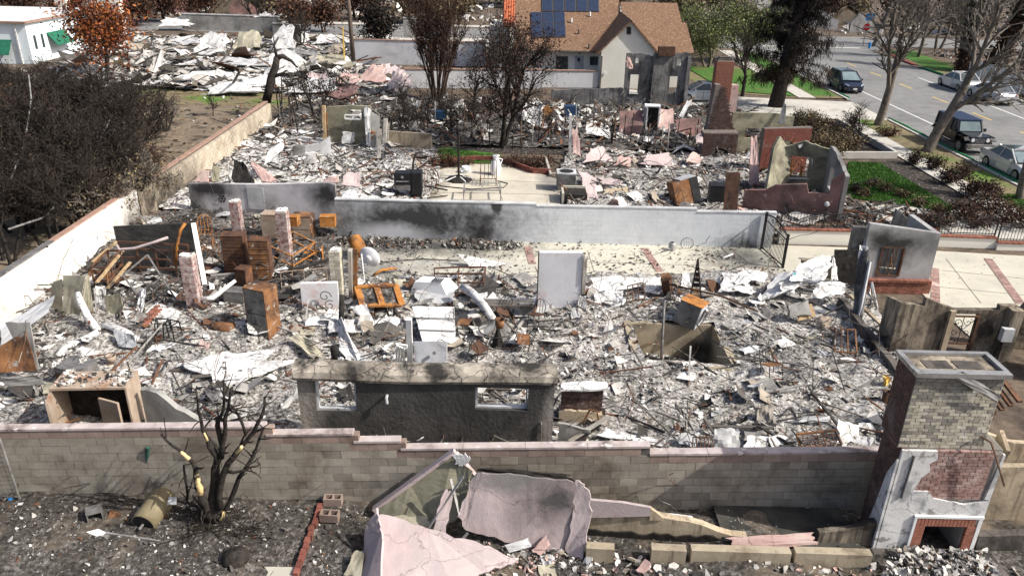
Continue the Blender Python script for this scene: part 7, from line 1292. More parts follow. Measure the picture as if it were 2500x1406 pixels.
t = thing('refrigerator', 'open white fridge standing burnt out before the blackened facade', 'refrigerator', P(1588, 330)); f = rel(P(1588, 325, 0), -.1); B('cabinet', 'enamel', lambda b: (hexa(b, f, -.5, -.42, 0, .7, 0, 1.75), hexa(b, f, .42, .5, 0, .7, 0, 1.75), hexa(b, f, -.42, .42, 0, .7, 1.67, 1.75)), t); B('inside', 'char', lambda b: hexa(b, f, -.42, .42, .55, .68, 0, 1.66), t); B('door', 'enamel_grey', lambda b: hexa(b, rel(f(-.5, 0, 0), -1.3), 0, .5, -.08, 0, .05, 1.7), t)
SH('plaster_sheet', [(1415, 330, .2), (1500, 340, .2), (1490, 312, .4), (1430, 305, .5)], 'plaster', 'white bent sheet behind the row of burnt stakes', 'sheet', 6, .08, .03); SH('plaster_sheet', [(1270, 300, .2), (1320, 310, .3), (1330, 262, .9), (1280, 245, .9)], 'plaster', 'white crumpled sheet hung behind the twin trunk tree', 'sheet', 6, .1, .03); SH('stucco_slab', [A(1655, 285, 52), A(1668, 285, 52), A(1690, 245, 54), A(1680, 240, 54)], 'plaster_grey', 'leaning pale slab in front of the burnt facade at right', 'slab', 4, .03, .1)
t = thing('warning_sign', 'orange diamond sign lying tilted in the burnt garden', 'sign', P(1335, 290)); c_ = A(1335, 274, 54.5); B('panel', 'rust_bright', lambda b: b.slab([c_+V((-.5, 0, 0)), c_+V((0, -.1, -.5)), c_+V((.5, 0, 0)), c_+V((0, .1, .5))], .03), t); B('post', 'rust', lambda b: b.beam(P(1320, 335, 0), c_+V((-.1, .05, .2)), .08), t)
cabinet('metal_box', 'blue grey metal bin in the burnt garden right of the orange sign', 'box', P(1395, 290, .1), .9, .7, .8, .1, 'blue_plastic')
t = thing('barbecue_kettle', 'blue wheeled garden cart under the burnt saplings', 'cart', P(1076, 305)); f = rel(P(1076, 306, 0), .2); B('tub', 'blue_plastic', lambda b: b.add([f(-.3, -.25, .45), f(.3, -.25, .45), f(.3, .25, .45), f(-.3, .25, .45), f(-.45, -.35, .95), f(.45, -.35, .95), f(.45, .35, .95), f(-.45, .35, .95)], [(3, 2, 1, 0), (0, 1, 5, 4), (1, 2, 6, 5), (2, 3, 7, 6), (3, 0, 4, 7), (4, 5, 6, 7)]), t); B('leg', 'iron_black', lambda b: (b.beam(f(-.25, -.2, 0), f(-.25, -.2, .5), .04), b.beam(f(.25, -.2, 0), f(.25, -.2, .5), .04)), t); B('wheel', 'tyre', lambda b: b.tube([f(-.05, .3, .2), f(.05, .3, .2)], .2, 12), t); t.name = 'garden_cart'
for k in range(34):                                           # burnt stakes of a vanished fence
    px = 955+k*22.5+rng.uniform(-7, 7); py = 345-18*math.sin(k*.35)+rng.uniform(-5, 8)+(10 if px > 1500 else 0)-max(0, 1150-px)*.08; b0 = P(px, py); h = rng.uniform(1.3, 2.1)
    pipe('fence_stake', 'thin burnt stake standing in the burnt garden beyond the patio', 'stake', [b0, b0+V((rng.uniform(-.12, .12), rng.uniform(-.1, .1), h))], .03, rng.choice(['rod', 'char_bark', 'char_bark', 'wood_grey']), 5, 'burnt fence stakes beyond the patio')
for k in range(7):
    b0 = P(695+rng.uniform(-25, 60), 290+rng.uniform(-25, 40)); pipe('fence_stake', 'thin burnt stake beside the far end of the tan garden wall', 'stake', [b0, b0+V((rng.uniform(-.3, .3), 0, rng.uniform(1.5, 2.6)))], .045, 'char_bark', 5, 'burnt stakes by the tan wall')
# ---------------------------------------------------------------- surviving house with brown roof
t = thing('house', 'cream house with brown shingle roof, cross gable and solar panels', 'house', (6, 70, 0))
B('wall', 'stucco_cream', lambda b: wallgeo(b, (-1.5, 69), (7.1, 69), [(0, 2.75), (8.6, 2.75)], .25), t)
B('gable_wall', 'stucco_cream', lambda b: b.slab([(6.93, 66.5, 0), (11.35, 66.5, 0), (11.35, 66.5, 3.15), (9.14, 66.5, 5.4), (6.93, 66.5, 3.15)], .3), t); B('side_wall', 'stucco_cream', lambda b: (b.box((7.06, 67.9, 0), (.24, 2.3, 3.1)), b.box((12.9, 67.9, 0), (2.9, .3, 2.95))), t)
SLP = .55; EY, EZ = 68.5, 2.72
def RP(px, py, dz=.1):                                         # point of the main roof plane
    a, b = ray(px, py); A_, B_ = _c-b*_s, _s+b*_c; tt = (CH-EZ-dz+SLP*EY)/(B_+SLP*A_); return V((a*tt, A_*tt, CH-B_*tt))
rf = B('roof', 'shingle', lambda b: (b.slab([(-.3, EY, EZ), (9.1, EY, EZ), (9.1, 77, EZ+SLP*8.5), (-.3, 77, EZ+SLP*8.5)], .12), b.slab([(9.2, 71.2, 4.75), (14.3, 71.2, 4.75), (14.3, 74.6, 6.25), (9.2, 74.6, 6.25)], .12), b.slab([(9.2, 67.3, 2.9), (14.75, 67.3, 2.9), (14.65, 71.4, 4.9), (9.2, 71.4, 4.9)], .12)), t)
B('gable_roof', 'shingle', lambda b: (b.slab([(6.5, 66.2, 2.8), (9.14, 66.2, 5.52), (9.14, 73.5, 5.52), (6.5, 69.5, 2.8)], .12), b.slab([(9.14, 66.2, 5.52), (11.8, 66.2, 2.8), (11.8, 69.5, 2.8), (9.14, 73.5, 5.52)], .12)), t)
B('gutter', 'trim_dark', lambda b: (b.beam((-.3, 68.45, 2.66), (6.9, 68.45, 2.66), .12, .12), b.beam((7.0, 66.45, 2.6), (7.0, 66.45, 0), .09)), t)
for k in range(9):
    for sx in (-1, 1): B('rafter_tail', 'trim_dark', lambda b: b.beam((9.14+sx*(.3+k*.28), 66.22, 5.1-k*.285), (9.14+sx*(.3+k*.28), 66.5, 5.1-k*.285), .1, .12), t)
dp = lambda x0, y0, x1, y1, y=68.98: (A(x0, y1, y), A(x1, y1, y), A(x1, y0, y), A(x0, y0, y))
d_ = B('door', 'plaster_grey', lambda b: b.slab(dp(1403, 137, 1425, 184), .05), t); B('door_pane', 'glass_dark', lambda b: b.slab(dp(1410, 142, 1416, 151, 68.92), .02), d_); B('handle', 'steel_burnt', lambda b: b.lathe(A(1422, 162, 68.9), [(.05, 0), (.03, .05)], 8), d_)
for q in ((1357, 138, 1387, 172), (1440, 139, 1465, 160)): w_ = B('window', 'trim_dark', lambda b: b.slab(dp(*q, y=68.96), .03), t); B('pane', 'glass_dark', lambda b: b.slab(dp(q[0]+2, q[1]+2, (q[0]+q[2])/2-1, q[3]-2, 68.93), .02), w_); B('pane', 'glass_dark', lambda b: b.slab(dp((q[0]+q[2])/2+1, q[1]+2, q[2]-2, q[3]-2, 68.93), .02), w_)
w_ = B('gable_vent', 'trim_dark', lambda b: b.slab(dp(1530, 66, 1541, 85, 66.46), .04), t); B('louvre', 'iron_black', lambda b: b.slab(dp(1532, 68, 1539, 83, 66.42), .03), w_); B('wall_light', 'iron_black', lambda b: b.box(tuple(A(1415, 132, 68.9)), (.12, .1, .15)), t); B('vent_cover', 'paint_white', lambda b: b.box(tuple(A(1477, 182, 66.4)), (.15, .1, .18)), t)
for (c0, c1, c2, c3), nx, ny in (((RP(1297, 92), RP(1382, 91), RP(1379, 29), RP(1295, 30)), 3, 2), ((RP(1322, 28), RP(1464, 29), RP(1462, -30), RP(1322, -32)), 5, 1)):
    for i in range(nx):
        for j in range(ny):
            q = lambda s, r: c0.lerp(c1, s).lerp(c3.lerp(c2, s), r); g_ = .006; pn = B('solar_panel', 'solar_frame', lambda b: b.slab([q(i/nx+g_, j/ny+g_), q((i+1)/nx-g_, j/ny+g_), q((i+1)/nx-g_, (j+1)/ny-g_), q(i/nx+g_, (j+1)/ny-g_)], .05), t); u = V((0, -.01, .02)); e = .02
            B('cell', 'solar', lambda b: b.slab([q(i/nx+e, j/ny+e)+u, q((i+1)/nx-e, j/ny+e)+u, q((i+1)/nx-e, (j+1)/ny-e)+u, q(i/nx+e, (j+1)/ny-e)+u], .01), pn)
for px, py in ((1440, 40), (1395, 55), (1413, 83), (1438, 118)): B('roof_vent', 'paint_white' if py < 60 else 'trim_dark', lambda b: b.tube([RP(px, py, .05), RP(px, py, .05)+V((0, 0, .35))], .08, 8), t)
t = thing('tile_roof_house', 'red clay tiled roof edge left of the brown roofed house', 'house', (-1.5, 80, 0)); B('wall', 'stucco_cream', lambda b: b.box((-1.7, 81, 0), (2, 6, 3.6)), t)
for k in range(6): x = A(1232+k*6, 30, 80).x; B('tile_row', 'tile_red', lambda b: b.tube([(x, 77.5, 3.6), (x, 84, 6.6)], .13, 6), t)
# garden walls and far buildings
def capwall(label, a, e, h, m_='stucco_white'):
    t = thing('garden_wall', label, 'wall', ((a[0]+e[0])/2, a[1], 0)); B('wall', m_, lambda b: wallgeo(b, a, e, [(0, h), ((V(e)-V(a)).length, h)], .25), t); B('cap', 'cap_rose', lambda b: b.beam((a[0], a[1]+.12, h+.04), (e[0], e[1]+.12, h+.04), .35, .08), t); return t
M('stucco_far', (.5, .51, .53), (.6, .61, .63), .6, c3=(.25, .25, .27), s3=.5, t3=(.52, .75), bump=.15)
capwall('white garden wall with red cap in front of the cream house', (-9.1, 64.4), (2.0, 65.6), 1.5, 'stucco_far'); capwall('terrace wall with red cap below the cream house door', (2.1, 66.2), (6.8, 66.6), 1.35, 'stucco_far'); capwall('far white garden wall beyond the fallen salmon walls', (-15.6, 76.6), (-3.0, 76.4), 2.2, 'stucco_far')
t = thing('white_building', 'white flat roofed building with red trim and green awnings, far left', 'building', (-50, 78, 0))
B('wall', 'paint_bluewhite', lambda b: b.box((-52, 79, 0), (16.6, 14, 3.5)), t); B('roof', 'plaster', lambda b: b.box((-52, 79, 3.5), (16.9, 14.3, .1)), t); B('trim', 'cap_rose', lambda b: (b.beam((-60.4, 71.85, 3.6), (-43.5, 71.85, 3.6), .25, .16), b.beam((-43.55, 71.9, 3.6), (-43.55, 86.1, 3.6), .25, .16)), t)
B('awning', 'awning_green', lambda b: b.slab([(-47.5, 71.1, .9), (-45.2, 71.1, .9), (-45.2, 71.95, 2.1), (-47.5, 71.95, 2.1)], .05), t); B('awning', 'awning_green', lambda b: b.slab([(-42.8, 75, 1.3), (-42.8, 78, 1.3), (-43.65, 78, 2.4), (-43.65, 75, 2.4)], .05), t); B('downspout', 'plaster', lambda b: b.beam((-44.6, 71.9, 0), (-44.6, 71.9, 3.5), .12), t)
for y in (73, 74.2, 80, 83): B('window', 'glass_dark', lambda b: b.box((-43.68, y, 1.2), (.04, .35, 1.2)), t)
t = thing('arch_wall', 'white arched wall on the roofline behind the white building', 'wall', (-50, 92, 0)); t['kind'] = 'thing'; B('wall', 'stucco_cream', lambda b: (b.box((-51, 92, 0), (1.2, 1, 4.6)), b.box((-46.5, 92, 0), (4, 1, 5.2))), t); B('arch', 'stucco_cream', lambda b: b.tube([V((-49.6-1.3*math.cos(k*.35), 92, 4.2+1.1*math.sin(k*.35))) for k in range(10)], .35, 6), t)
for px, py, w_, h_, y, lb in ((700, 80, 3, 2.2, 88, 'behind the leaning black tree'), (560, 35, 12, 1.8, 100, 'along the far street at left'), (1000, 62, 1.5, 2.2, 97, 'beside the black gate column')):
    x = A(px, py, y).x; t = thing('low_wall', 'far grey burnt wall '+lb, 'wall', (x, y, 0)); B('wall', 'stucco_grey', lambda b: wallgeo(b, (x-w_/2, y), (x+w_/2, y), [(0, h_), (w_, h_*.95)], .3, jag=.1, step=1), t); B('coping', 'plaster_grey', lambda b: b.beam((x-w_/2, y+.15, h_+.1), (x+w_/2, y+.15, h_*.95+.1), .4, .1), t)
F5 = [((515, 138), 4.5, 2.6, 'plaster', 'white tent shaped'), ((610, 125), 4, 2.2, 'sheet_tan', 'tan humped'), ((690, 130), 3.4, 3, 'plaster', 'tall torn white'), ((690, 190), 4, 2.4, 'plaster', 'folded white'), ((740, 150), 6, 1.2, 'stucco_burnt', 'dark flat'), ((800, 170), 6, 1.6, 'sheet_tan', 'long olive curved'), ((920, 105), 4, 1.8, 'plaster', 'far triangular white'), ((880, 140), 4, 2, 'stucco_burnt', 'rounded black'), ((430, 70), 6, 1.6, 'plaster', 'broad white'), ((530, 62), 5, 1.4, 'plaster', 'second broad white'), ((600, 165), 8, .9, 'plaster_grey', 'long flat grey'), ((520, 200), 9, .8, 'plaster', 'long flat white'), ((640, 215), 6, 1.0, 'plaster', 'low white'), ((570, 230), 6, .7, 'plaster', 'near low white'), ((450, 110), 5, .8, 'plaster_grey', 'flat dark grey'), ((720, 105), 4, 1.4, 'plaster', 'bright white'), ((800, 110), 4, 1.2, 'plaster', 'crumpled pale'), ((640, 60), 5, 1.5, 'plaster', 'distant white'), ((780, 210), 3, 1.2, 'stucco_pink', 'pale pink'), ((845, 212), 3, 1.2, 'stucco_salmon', 'salmon pink'), ((905, 205), 3.2, 1.5, 'stucco_salmon', 'broad salmon'), ((978, 222), 2.6, 1.6, 'stucco_pink', 'round edged pink'), ((950, 190), 2.6, 1.2, 'stucco_pink', 'upper pink'), ((760, 232), 5, 1.2, 'plaster', 'white edged'), ((830, 240), 4, 1.0, 'stucco_rose_soot', 'dark maroon')]
for k, ((px, py), w_, h_, m_, lb) in enumerate(F5):
    b0 = P(px, py+6); r_ = random.Random(k); dx = r_.uniform(-.4, .4)
    SH('roof_sheet' if w_ > 4.4 else 'wall_sheet', [b0+V((-w_/2, -.6, .2)), b0+V((w_/2, -.4, .3)), b0+V((w_*.25+dx, 1.6, h_)), b0+V((-w_*.3+dx, 1.8, h_*.9))], m_, lb+' fallen sheet in the far ruins left of the cream house', 'sheet', 6, .1, .06, .24, fold=.6)
t = thing('utility_pole', 'tall dark utility pole rising out of the far ruins', 'pole', P(864, 165)); b0 = P(864, 165); B('pole', 'pole_wood', lambda b: b.tube([b0, b0+V((-.2, 0, 9))], [.22, .16], 9), t, True); B('guy_guard', 'road_yellow', lambda b: b.beam(P(842, 168, .2), P(842, 168, .2)+V((.05, 0, 3.6)), .09), t)
# ---------------------------------------------------------------- street furniture
t = thing('stop_sign', 'red octagonal stop sign at the far corner', 'sign', P(2112, 108)); b0 = V((45.4, 99.5, 0)); c_ = A(2116, 67, 99.5)
B('post', 'galvanised', lambda b: b.beam((c_.x, 99.55, 0), (c_.x, 99.55, c_.z+.5), .08), t); B('plate', 'paint_white', lambda b: b.slab([c_+V((math.cos(R(22.5+45*k))*.5, 0, math.sin(R(22.5+45*k))*.5)) for k in range(8)], .03), t); fc = B('face', 'sign_red', lambda b: b.slab([c_+V((math.cos(R(22.5+45*k))*.45, -.01, math.sin(R(22.5+45*k))*.45)) for k in range(8)], .02), t)
def text(s, mat, loc, size, rot, parent):
    cu = bpy.data.curves.new('lettering', 'FONT'); cu.body = s; cu.size = size; cu.align_x = 'CENTER'; cu.align_y = 'CENTER'; cu.extrude = .004; cu.materials.append(MATS[mat]); o = bpy.data.objects.new('lettering', cu); C.objects.link(o); o.parent = parent; bpy.context.view_layer.update(); me = bpy.data.meshes.new_from_object(o); bpy.data.objects.remove(o); return link('lettering', me, parent, V(loc)-wl(parent), rot=rot)
text('STOP', 'paint_white', c_+V((0, -.05, 0)), .34, (math.pi/2, 0, 0), fc)
t = thing('street_sign', 'blue street sign above the stop sign', 'sign', c_+V((0, 0, .6))); B('blade', 'sign_blue', lambda b: (b.box(c_+V((.2, -.05, .75)), (1.1, .03, .4)), b.box(c_+V((.2, .05, 1.2)), (.9, .03, .35))), t); B('bracket', 'galvanised', lambda b: b.beam(c_+V((.1, 0, .4)), c_+V((.1, 0, 1.55)), .06), t)
t = thing('utility_pole', 'brown leaning utility pole beside the stop sign', 'pole', V((43.6, 99, 0))); B('pole', 'trim_dark', lambda b: b.tube([V((43.4, 99, 0)), V((45.6, 99, 9.5))], [.25, .2], 9), t); B('band', 'paint_white', lambda b: b.tube([V((43.75, 98.97, 1.4)), V((43.95, 98.97, 2.1))], .265, 9), t)
t = thing('hydrant', 'small blue hydrant by the far corner', 'hydrant', A(2125, 103, 97)); b0 = V((A(2125, 103, 97).x, 97, 0)); B('body', 'sign_blue', lambda b: b.lathe(b0, [(.14, 0), (.14, .6), (.08, .75), (.01, .78)], 10), t); B('outlet', 'sign_blue', lambda b: b.beam(b0+V((-.22, 0, .5)), b0+V((.22, 0, .5)), .12), t)
for k, (y0, y1) in enumerate(((63.9, 66.0), (36, 44.2), (44.6, 50.2), (50.4, 56.6))):
    tag(B('sediment_sock', 'sock_green', lambda b: b.tube([(26.93+.05*math.sin(i*1.7), y0+(y1-y0)*i/8, .1) for i in range(9)], [.05]+[.1+.015*(i % 2) for i in range(7)]+[.05], 7), smooth=True), ('green sediment sock in the gutter beside the dark hatchback', 'green sediment sock in the gutter beside the silver coupe sedan', 'green sediment sock in the gutter beside the dark off-roader', 'green sediment sock in the gutter at the mouth of the far driveway')[k], 'sock')
tag(B('sediment_sock', 'sock_green', lambda b: b.tube([(41.2, 75+i*1.1, .1) for i in range(8)], .1, 7)), 'green sediment sock along the far kerb', 'sock')
t = thing('tarp_fence', 'pale plastic sheet fence behind the parked silver cars', 'fence', (43, 70, 0))
for k in range(5): B('panel', 'plaster', lambda b: sheetgeo(b, [V((43.2-.1*k, 66+k*2, 0)), V((43.1-.1*k, 67.95+k*2, 0)), V((43.1-.1*k, 67.95+k*2, 1.9-.08*k)), V((43.2-.1*k, 66+k*2, 1.9)) ], 4, .03, .03, .03, k), t)
# ---------------------------------------------------------------- cars
M('windscreen', (.12, .17, .18), (.2, .26, .27), 1, rough=.1, bump=0, spec=.7)
def wheel(t, f, x, y, r, w_=.2):
    ty = B('wheel', 'tyre', lambda b: b.tube([f(x, y-w_/2, r), f(x, y+w_/2, r)], r, 18), t); s = 1 if y > 0 else -1
    B('rim', 'rim', lambda b: (b.tube([f(x, y+s*(w_/2), r), f(x, y+s*(w_/2+.012), r)], r*.64, 14),), ty)
    B('hub', 'tyre', lambda b: [b.beam(f(x+math.cos(a)*r*.2, y+s*(w_/2+.016), r+math.sin(a)*r*.2), f(x+math.cos(a)*r*.55, y+s*(w_/2+.016), r+math.sin(a)*r*.55), .05, .01) for a in [k*1.257+.6 for k in range(5)]], ty)
def sedan(name, label, loc, hd, paint, L=4.7, W=1.8, Hh=1.45, hatch=False, roofmat=None):
    t = thing(name, label, 'car', loc); f = rel(V(loc), hd)            # local +x is the front
    h = L/2; st = [(-h, .45, .78, .72), (-h+.12, .3, .95 if not hatch else 1.0, .84), (-h+.9, .22, .97 if not hatch else 1.02, .9), (-.4, .2, .93, .9), (.8, .2, .93, .9), (h-.9, .22, .86, .89), (h-.25, .26, .72, .82), (h, .38, .6, .62)]
    vs = []
    for x, zb, zt, w_ in st: w_ = w_*W/1.8; vs += [f(x, -w_*.94, zb), f(x, -w_, (zb+zt)/2+.05), f(x, -w_*.92, zt), f(x, w_*.92, zt), f(x, w_, (zb+zt)/2+.05), f(x, w_*.94, zb)]
    B('body', paint, lambda b: b.add(vs, [(i*6+k, i*6+(k+1) % 6, (i+1)*6+(k+1) % 6, (i+1)*6+k) for i in range(len(st)-1) for k in range(6)]+[tuple(range(5, -1, -1)), tuple(range(len(vs)-6, len(vs)))]), t)
    r0, r1 = (-h+.75, -h+1.55) if not hatch else (-h+.12, -h+.6); xb = [r0, r1, .25, 1.25]; w0, w1 = .82*W/1.8, .62*W/1.8; zt, zb = Hh, .92
    ring = lambda dz, k: [[f(xb[0], -w0, zb), f(xb[3], -w0, zb), f(xb[3], w0, zb), f(xb[0], w0, zb)], [f(xb[1], -w1, zt), f(xb[2], -w1, zt), f(xb[2], w1, zt), f(xb[1], w1, zt)]]
    g_ = ring(0, 0); B('cabin', 'car_glass', lambda b: b.add(g_[0]+g_[1], [(0, 1, 5, 4), (1, 2, 6, 5), (2, 3, 7, 6), (3, 0, 4, 7), (4, 5, 6, 7)]), t)
    B('roof', roofmat or paint, lambda b: b.slab([f(xb[1]-.06, -w1-.03, zt-.01), f(xb[2]+.08, -w1-.03, zt-.01), f(xb[2]+.02, -w1*.5, zt+.045), f(xb[2]+.02, w1*.5, zt+.045), f(xb[2]+.08, w1+.03, zt-.01), f(xb[1]-.06, w1+.03, zt-.01)], .06), t)
    B('windscreen', 'windscreen', lambda b: b.slab([f(xb[3]+.004, -w0+.08, zb+.05), f(xb[3]+.004, w0-.08, zb+.05), f(xb[2]+.05, w1-.05, zt-.06), f(xb[2]+.05, -w1+.05, zt-.06)], -.02), t)
    for s in (-1, 1):
        for xa, xt in ((xb[0], xb[1]), (xb[3], xb[2]), (-.35, -.3)): B('pillar', paint, lambda b: b.beam(f(xa, s*(w0+.012), zb-.01), f(xt, s*(w1+.015), zt), .07, .09), t)
        dr = B('door', paint, lambda b: b.slab([f(-.38, s*(.905*W/1.8), .3), f(.78, s*(.905*W/1.8), .3), f(.86, s*.86*W/1.8, .9), f(-.38, s*.86*W/1.8, .9)][::s], .012), t); B('handle', 'chrome', lambda b: b.beam(f(-.28, s*.91*W/1.8, .78), f(-.1, s*.91*W/1.8, .78), .03), dr)
        B('mirror', paint, lambda b: b.beam(f(.95, s*.85*W/1.8, .98), f(.9, s*1.05*W/1.8, 1.0), .1, .14), t); B('headlight', 'lamp_clear', lambda b: b.slab([f(h-.05, s*.56*W/1.8, .58), f(h-.3, s*.8*W/1.8, .64), f(h-.36, s*.78*W/1.8, .78), f(h-.1, s*.5*W/1.8, .7)][::-s], -.02), t); B('tail_light', 'lamp_red', lambda b: b.beam(f(-h+.02, s*.5, .8), f(-h+.1, s*.78*W/1.8, .84), .06, .14), t)
        for x in (-h+.95, h-.9): wheel(t, f, x, s*.8*W/1.8, .33)
    B('grille', 'iron_black', lambda b: b.beam(f(h-.02, -.4, .52), f(h-.02, .4, .52), .08, .16), t); B('plate', 'plate', lambda b: (b.beam(f(h+.03, -.16, .42), f(h+.03, .16, .42), .02, .12), b.beam(f(-h-.02, -.16, .66), f(-h-.02, .16, .66), .02, .12)), t); B('bumper', paint, lambda b: (b.beam(f(h-.04, -.66, .36), f(h-.04, .66, .36), .12, .18), b.beam(f(-h+.03, -.7, .45), f(-h+.03, .7, .45), .12, .22)), t)
    return t
sedan('sedan', 'silver coupe style sedan parked in front of the dark off-roader', (27.95, 42.6, 0), -math.pi/2, 'car_silver_warm'); sedan('hatchback', 'dark navy hatchback parked beside the far driveway', (28.3, 68.6, 0), -math.pi/2, 'car_navy', 4.5, 1.8, 1.58, True); sedan('sedan', 'white silver sedan, farther of two parked across the street', (38.95, 70.2, 0), math.pi/2, 'car_silver_warm', 4.9); sedan('sedan', 'grey silver sedan, nearer of two parked across the street', (38.85, 64.9, 0), math.pi/2, 'car_silver', 4.9, 1.82); sedan('sedan', 'silver car parked behind the orange brick chimney', (14.7, 62.0, 0), math.pi, 'car_silver', 4.6)
t = thing('off_roader', 'boxy dark blue off-road car parked behind the silver sedan', 'car', (28.05, 48.7, 0)); f = rel(V((28.05, 48.7, 0)), -math.pi/2)
B('body', 'car_black', lambda b: (hexa(b, f, -2.15, .75, -.78, .78, .5, 1.12), hexa(b, f, .75, 1.95, -.62, .62, .5, 1.08)), t); B('hood', 'car_black', lambda b: b.slab([f(.7, -.66, 1.14), f(2.0, -.58, 1.08), f(2.0, .58, 1.08), f(.7, .66, 1.14)], .06), t)
B('cabin', 'car_glass', lambda b: b.add([f(-2.1, -.74, 1.12), f(.72, -.74, 1.12), f(.72, .74, 1.12), f(-2.1, .74, 1.12), f(-2.05, -.66, 1.74), f(.45, -.66, 1.74), f(.45, .66, 1.74), f(-2.05, .66, 1.74)], [(0, 1, 5, 4), (1, 2, 6, 5), (2, 3, 7, 6), (3, 0, 4, 7)]), t); B('windscreen', 'windscreen', lambda b: b.slab([f(.735, -.66, 1.16), f(.735, .66, 1.16), f(.475, .6, 1.7), f(.475, -.6, 1.7)], -.015), t); B('hard_top', 'car_top', lambda b: b.slab([f(-2.12, -.72, 1.84), f(.5, -.72, 1.82), f(.5, .72, 1.82), f(-2.12, .72, 1.84)], .12), t)
for s in (-1, 1):
    for xa, xt in ((.74, .46), (-.2, -.22), (-1.1, -1.1), (-2.1, -2.06)): B('pillar', 'car_black', lambda b: b.beam(f(xa, s*.75, 1.1), f(xt, s*.68, 1.74), .09, .1), t)
    for x in (-1.45, 1.45): B('fender', 'black_plastic', lambda b: b.slab([f(x-.62, s*.62, .8), f(x-.42, s*.62, 1.02), f(x+.42, s*.62, 1.02), f(x+.6, s*.62, .85), f(x+.6, s*.95, .83), f(x+.42, s*.95, 1.0), f(x-.42, s*.95, 1.0), f(x-.62, s*.95, .78)][::-s], .05), t); wheel(t, f, x, s*.8, .41, .26)
    hl = B('headlight', 'chrome', lambda b: b.tube([f(2.0, s*.45, .9), f(2.04, s*.45, .9)], .13, 14), t); B('lens', 'lamp_clear', lambda b: b.tube([f(2.042, s*.45, .9), f(2.06, s*.45, .9)], .1, 14), hl); B('mirror', 'black_plastic', lambda b: b.beam(f(.6, s*.78, 1.2), f(.6, s*1.02, 1.22), .12, .18), t); dr = B('door', 'car_black', lambda b: b.slab([f(-.2, s*.79, .55), f(.7, s*.79, .55), f(.7, s*.79, 1.1), f(-.2, s*.79, 1.1)][::s], .02), t); B('handle', 'chrome', lambda b: b.beam(f(-.12, s*.81, 1.0), f(.05, s*.81, 1.0), .03), dr)
B('grille', 'car_black', lambda b: hexa(b, f, 1.95, 2.0, -.6, .6, .6, 1.06), t)
for k in range(7): B('grille_slot', 'chrome', lambda b: b.beam(f(2.01, -.24+.08*k, .7), f(2.01, -.24+.08*k, 1.0), .035, .02), t)
B('bumper', 'steel_burnt', lambda b: b.beam(f(2.2, -.85, .58), f(2.2, .85, .58), .25, .2), t); B('spare_wheel', 'tyre', lambda b: b.tube([f(-2.15, .1, 1.0), f(-2.4, .1, 1.0)], .38, 16), t); B('running_board', 'black_plastic', lambda b: (b.beam(f(-.8, -.85, .45), f(.8, -.85, .45), .12, .06), b.beam(f(-.8, .85, .45), f(.8, .85, .45), .12, .06)), t)
# ---------------------------------------------------------------- trees and shrubs
def prm(L, r, ns=(4, 4, 3, 3), nb=(2, 2, 2), sp=((20, 45), (25, 55), (25, 60)), lr=(.62, .58, .55), rr=.62, gn=.16, up_=(.05, .05, .03, 0), tp=.5, rmin=.008, low=False):
    return dict(L=L, r=r, ns=ns, nb=nb, sp=sp, lr=lr, rr=rr, gn=gn, up=up_, tp=tp, rmin=rmin, low=low)
# front burnt tree with peeled patches
t = thing('burnt_tree', 'burnt black tree with peeled yellow wood in front of the block wall', 'tree', P(520, 1285)); FT = 12.95
def limb(pts, r0, r1, side=2, more=4, name='branch', mat='char_bark', sd=1):
    r = random.Random(sd); q = []
    for k, (px, py) in enumerate(pts):
        p = AT(px, py, FT+(.25*math.sin(sd*1.7)*k/len(pts) if name == 'branch' else -.13)); q.append(p)
        if k: q.insert(-1, (q[-2]+p)/2+rvec(r)*.03)
    rs = [r0+(r1-r0)*k/(len(q)-1) for k in range(len(q))]; B(name, mat, lambda b: b.tube(q, [x*r.uniform(.85, 1.15) for x in rs], 7), t, True)
    for s in range(side+(more if name == 'branch' else 0)):
        k = r.randint(len(q)//2, len(q)-1); e = q[k]+(rvec(r)*.8+V((0, 0, .5))).normalized()*r.uniform(.2, .6); B('twig', mat, lambda b: b.tube([q[k], (q[k]+e)/2+rvec(r)*.04, e], [rs[k]*.6, rs[k]*.4, .008], 5), t)
    return q
limb([(520, 1290), (520, 1245), (521, 1199), (526, 1142), (540, 1114)], .12, .065, 1, sd=1); limb([(540, 1118), (535, 1057), (532, 1028), (546, 1000), (546, 930)], .06, .022, 3, sd=2); limb([(540, 1116), (549, 1060), (549, 1028), (557, 1000), (566, 945)], .06, .022, 3, sd=3)
limb([(535, 1240), (540, 1180), (557, 1131), (583, 1097), (620, 1054), (640, 1014), (646, 970)], .08, .025, 4, sd=4); limb([(528, 1285), (545, 1255), (572, 1199), (603, 1137), (626, 1094), (643, 1045)], .065, .025, 4, sd=5); limb([(528, 1130), (523, 1108), (506, 1071), (495, 1051), (484, 1000), (478, 950)], .06, .018, 3, sd=6)
limb([(515, 1275), (501, 1225), (489, 1205), (481, 1171), (478, 1142), (467, 1125), (449, 1108), (421, 1088), (393, 1060)], .085, .02, 2, sd=7); limb([(500, 1270), (480, 1235), (456, 1225), (455, 1185), (448, 1135)], .05, .02, 2, sd=8); limb([(556, 1150), (585, 1150), (610, 1140), (635, 1133)], .04, .015, 2, sd=9); limb([(600, 1060), (590, 1030), (575, 1000), (560, 985)], .035, .012, 2, sd=10); limb([(515, 1285), (505, 1255), (495, 1240)], .09, .04, 1, sd=11)
for k, pts in enumerate(([(489, 1206), (482, 1180), (480, 1158)], [(462, 1121), (449, 1109), (442, 1103)], [(506, 1075), (498, 1056)], [(577, 1106), (590, 1090)], [(538, 1268), (546, 1250)])): limb(pts, (.06, .042, .026, .04, .035)[k], (.055, .038, .022, .036, .03)[k], 0, 0, 'peeled_wood', 'bare_wood', 20+k)
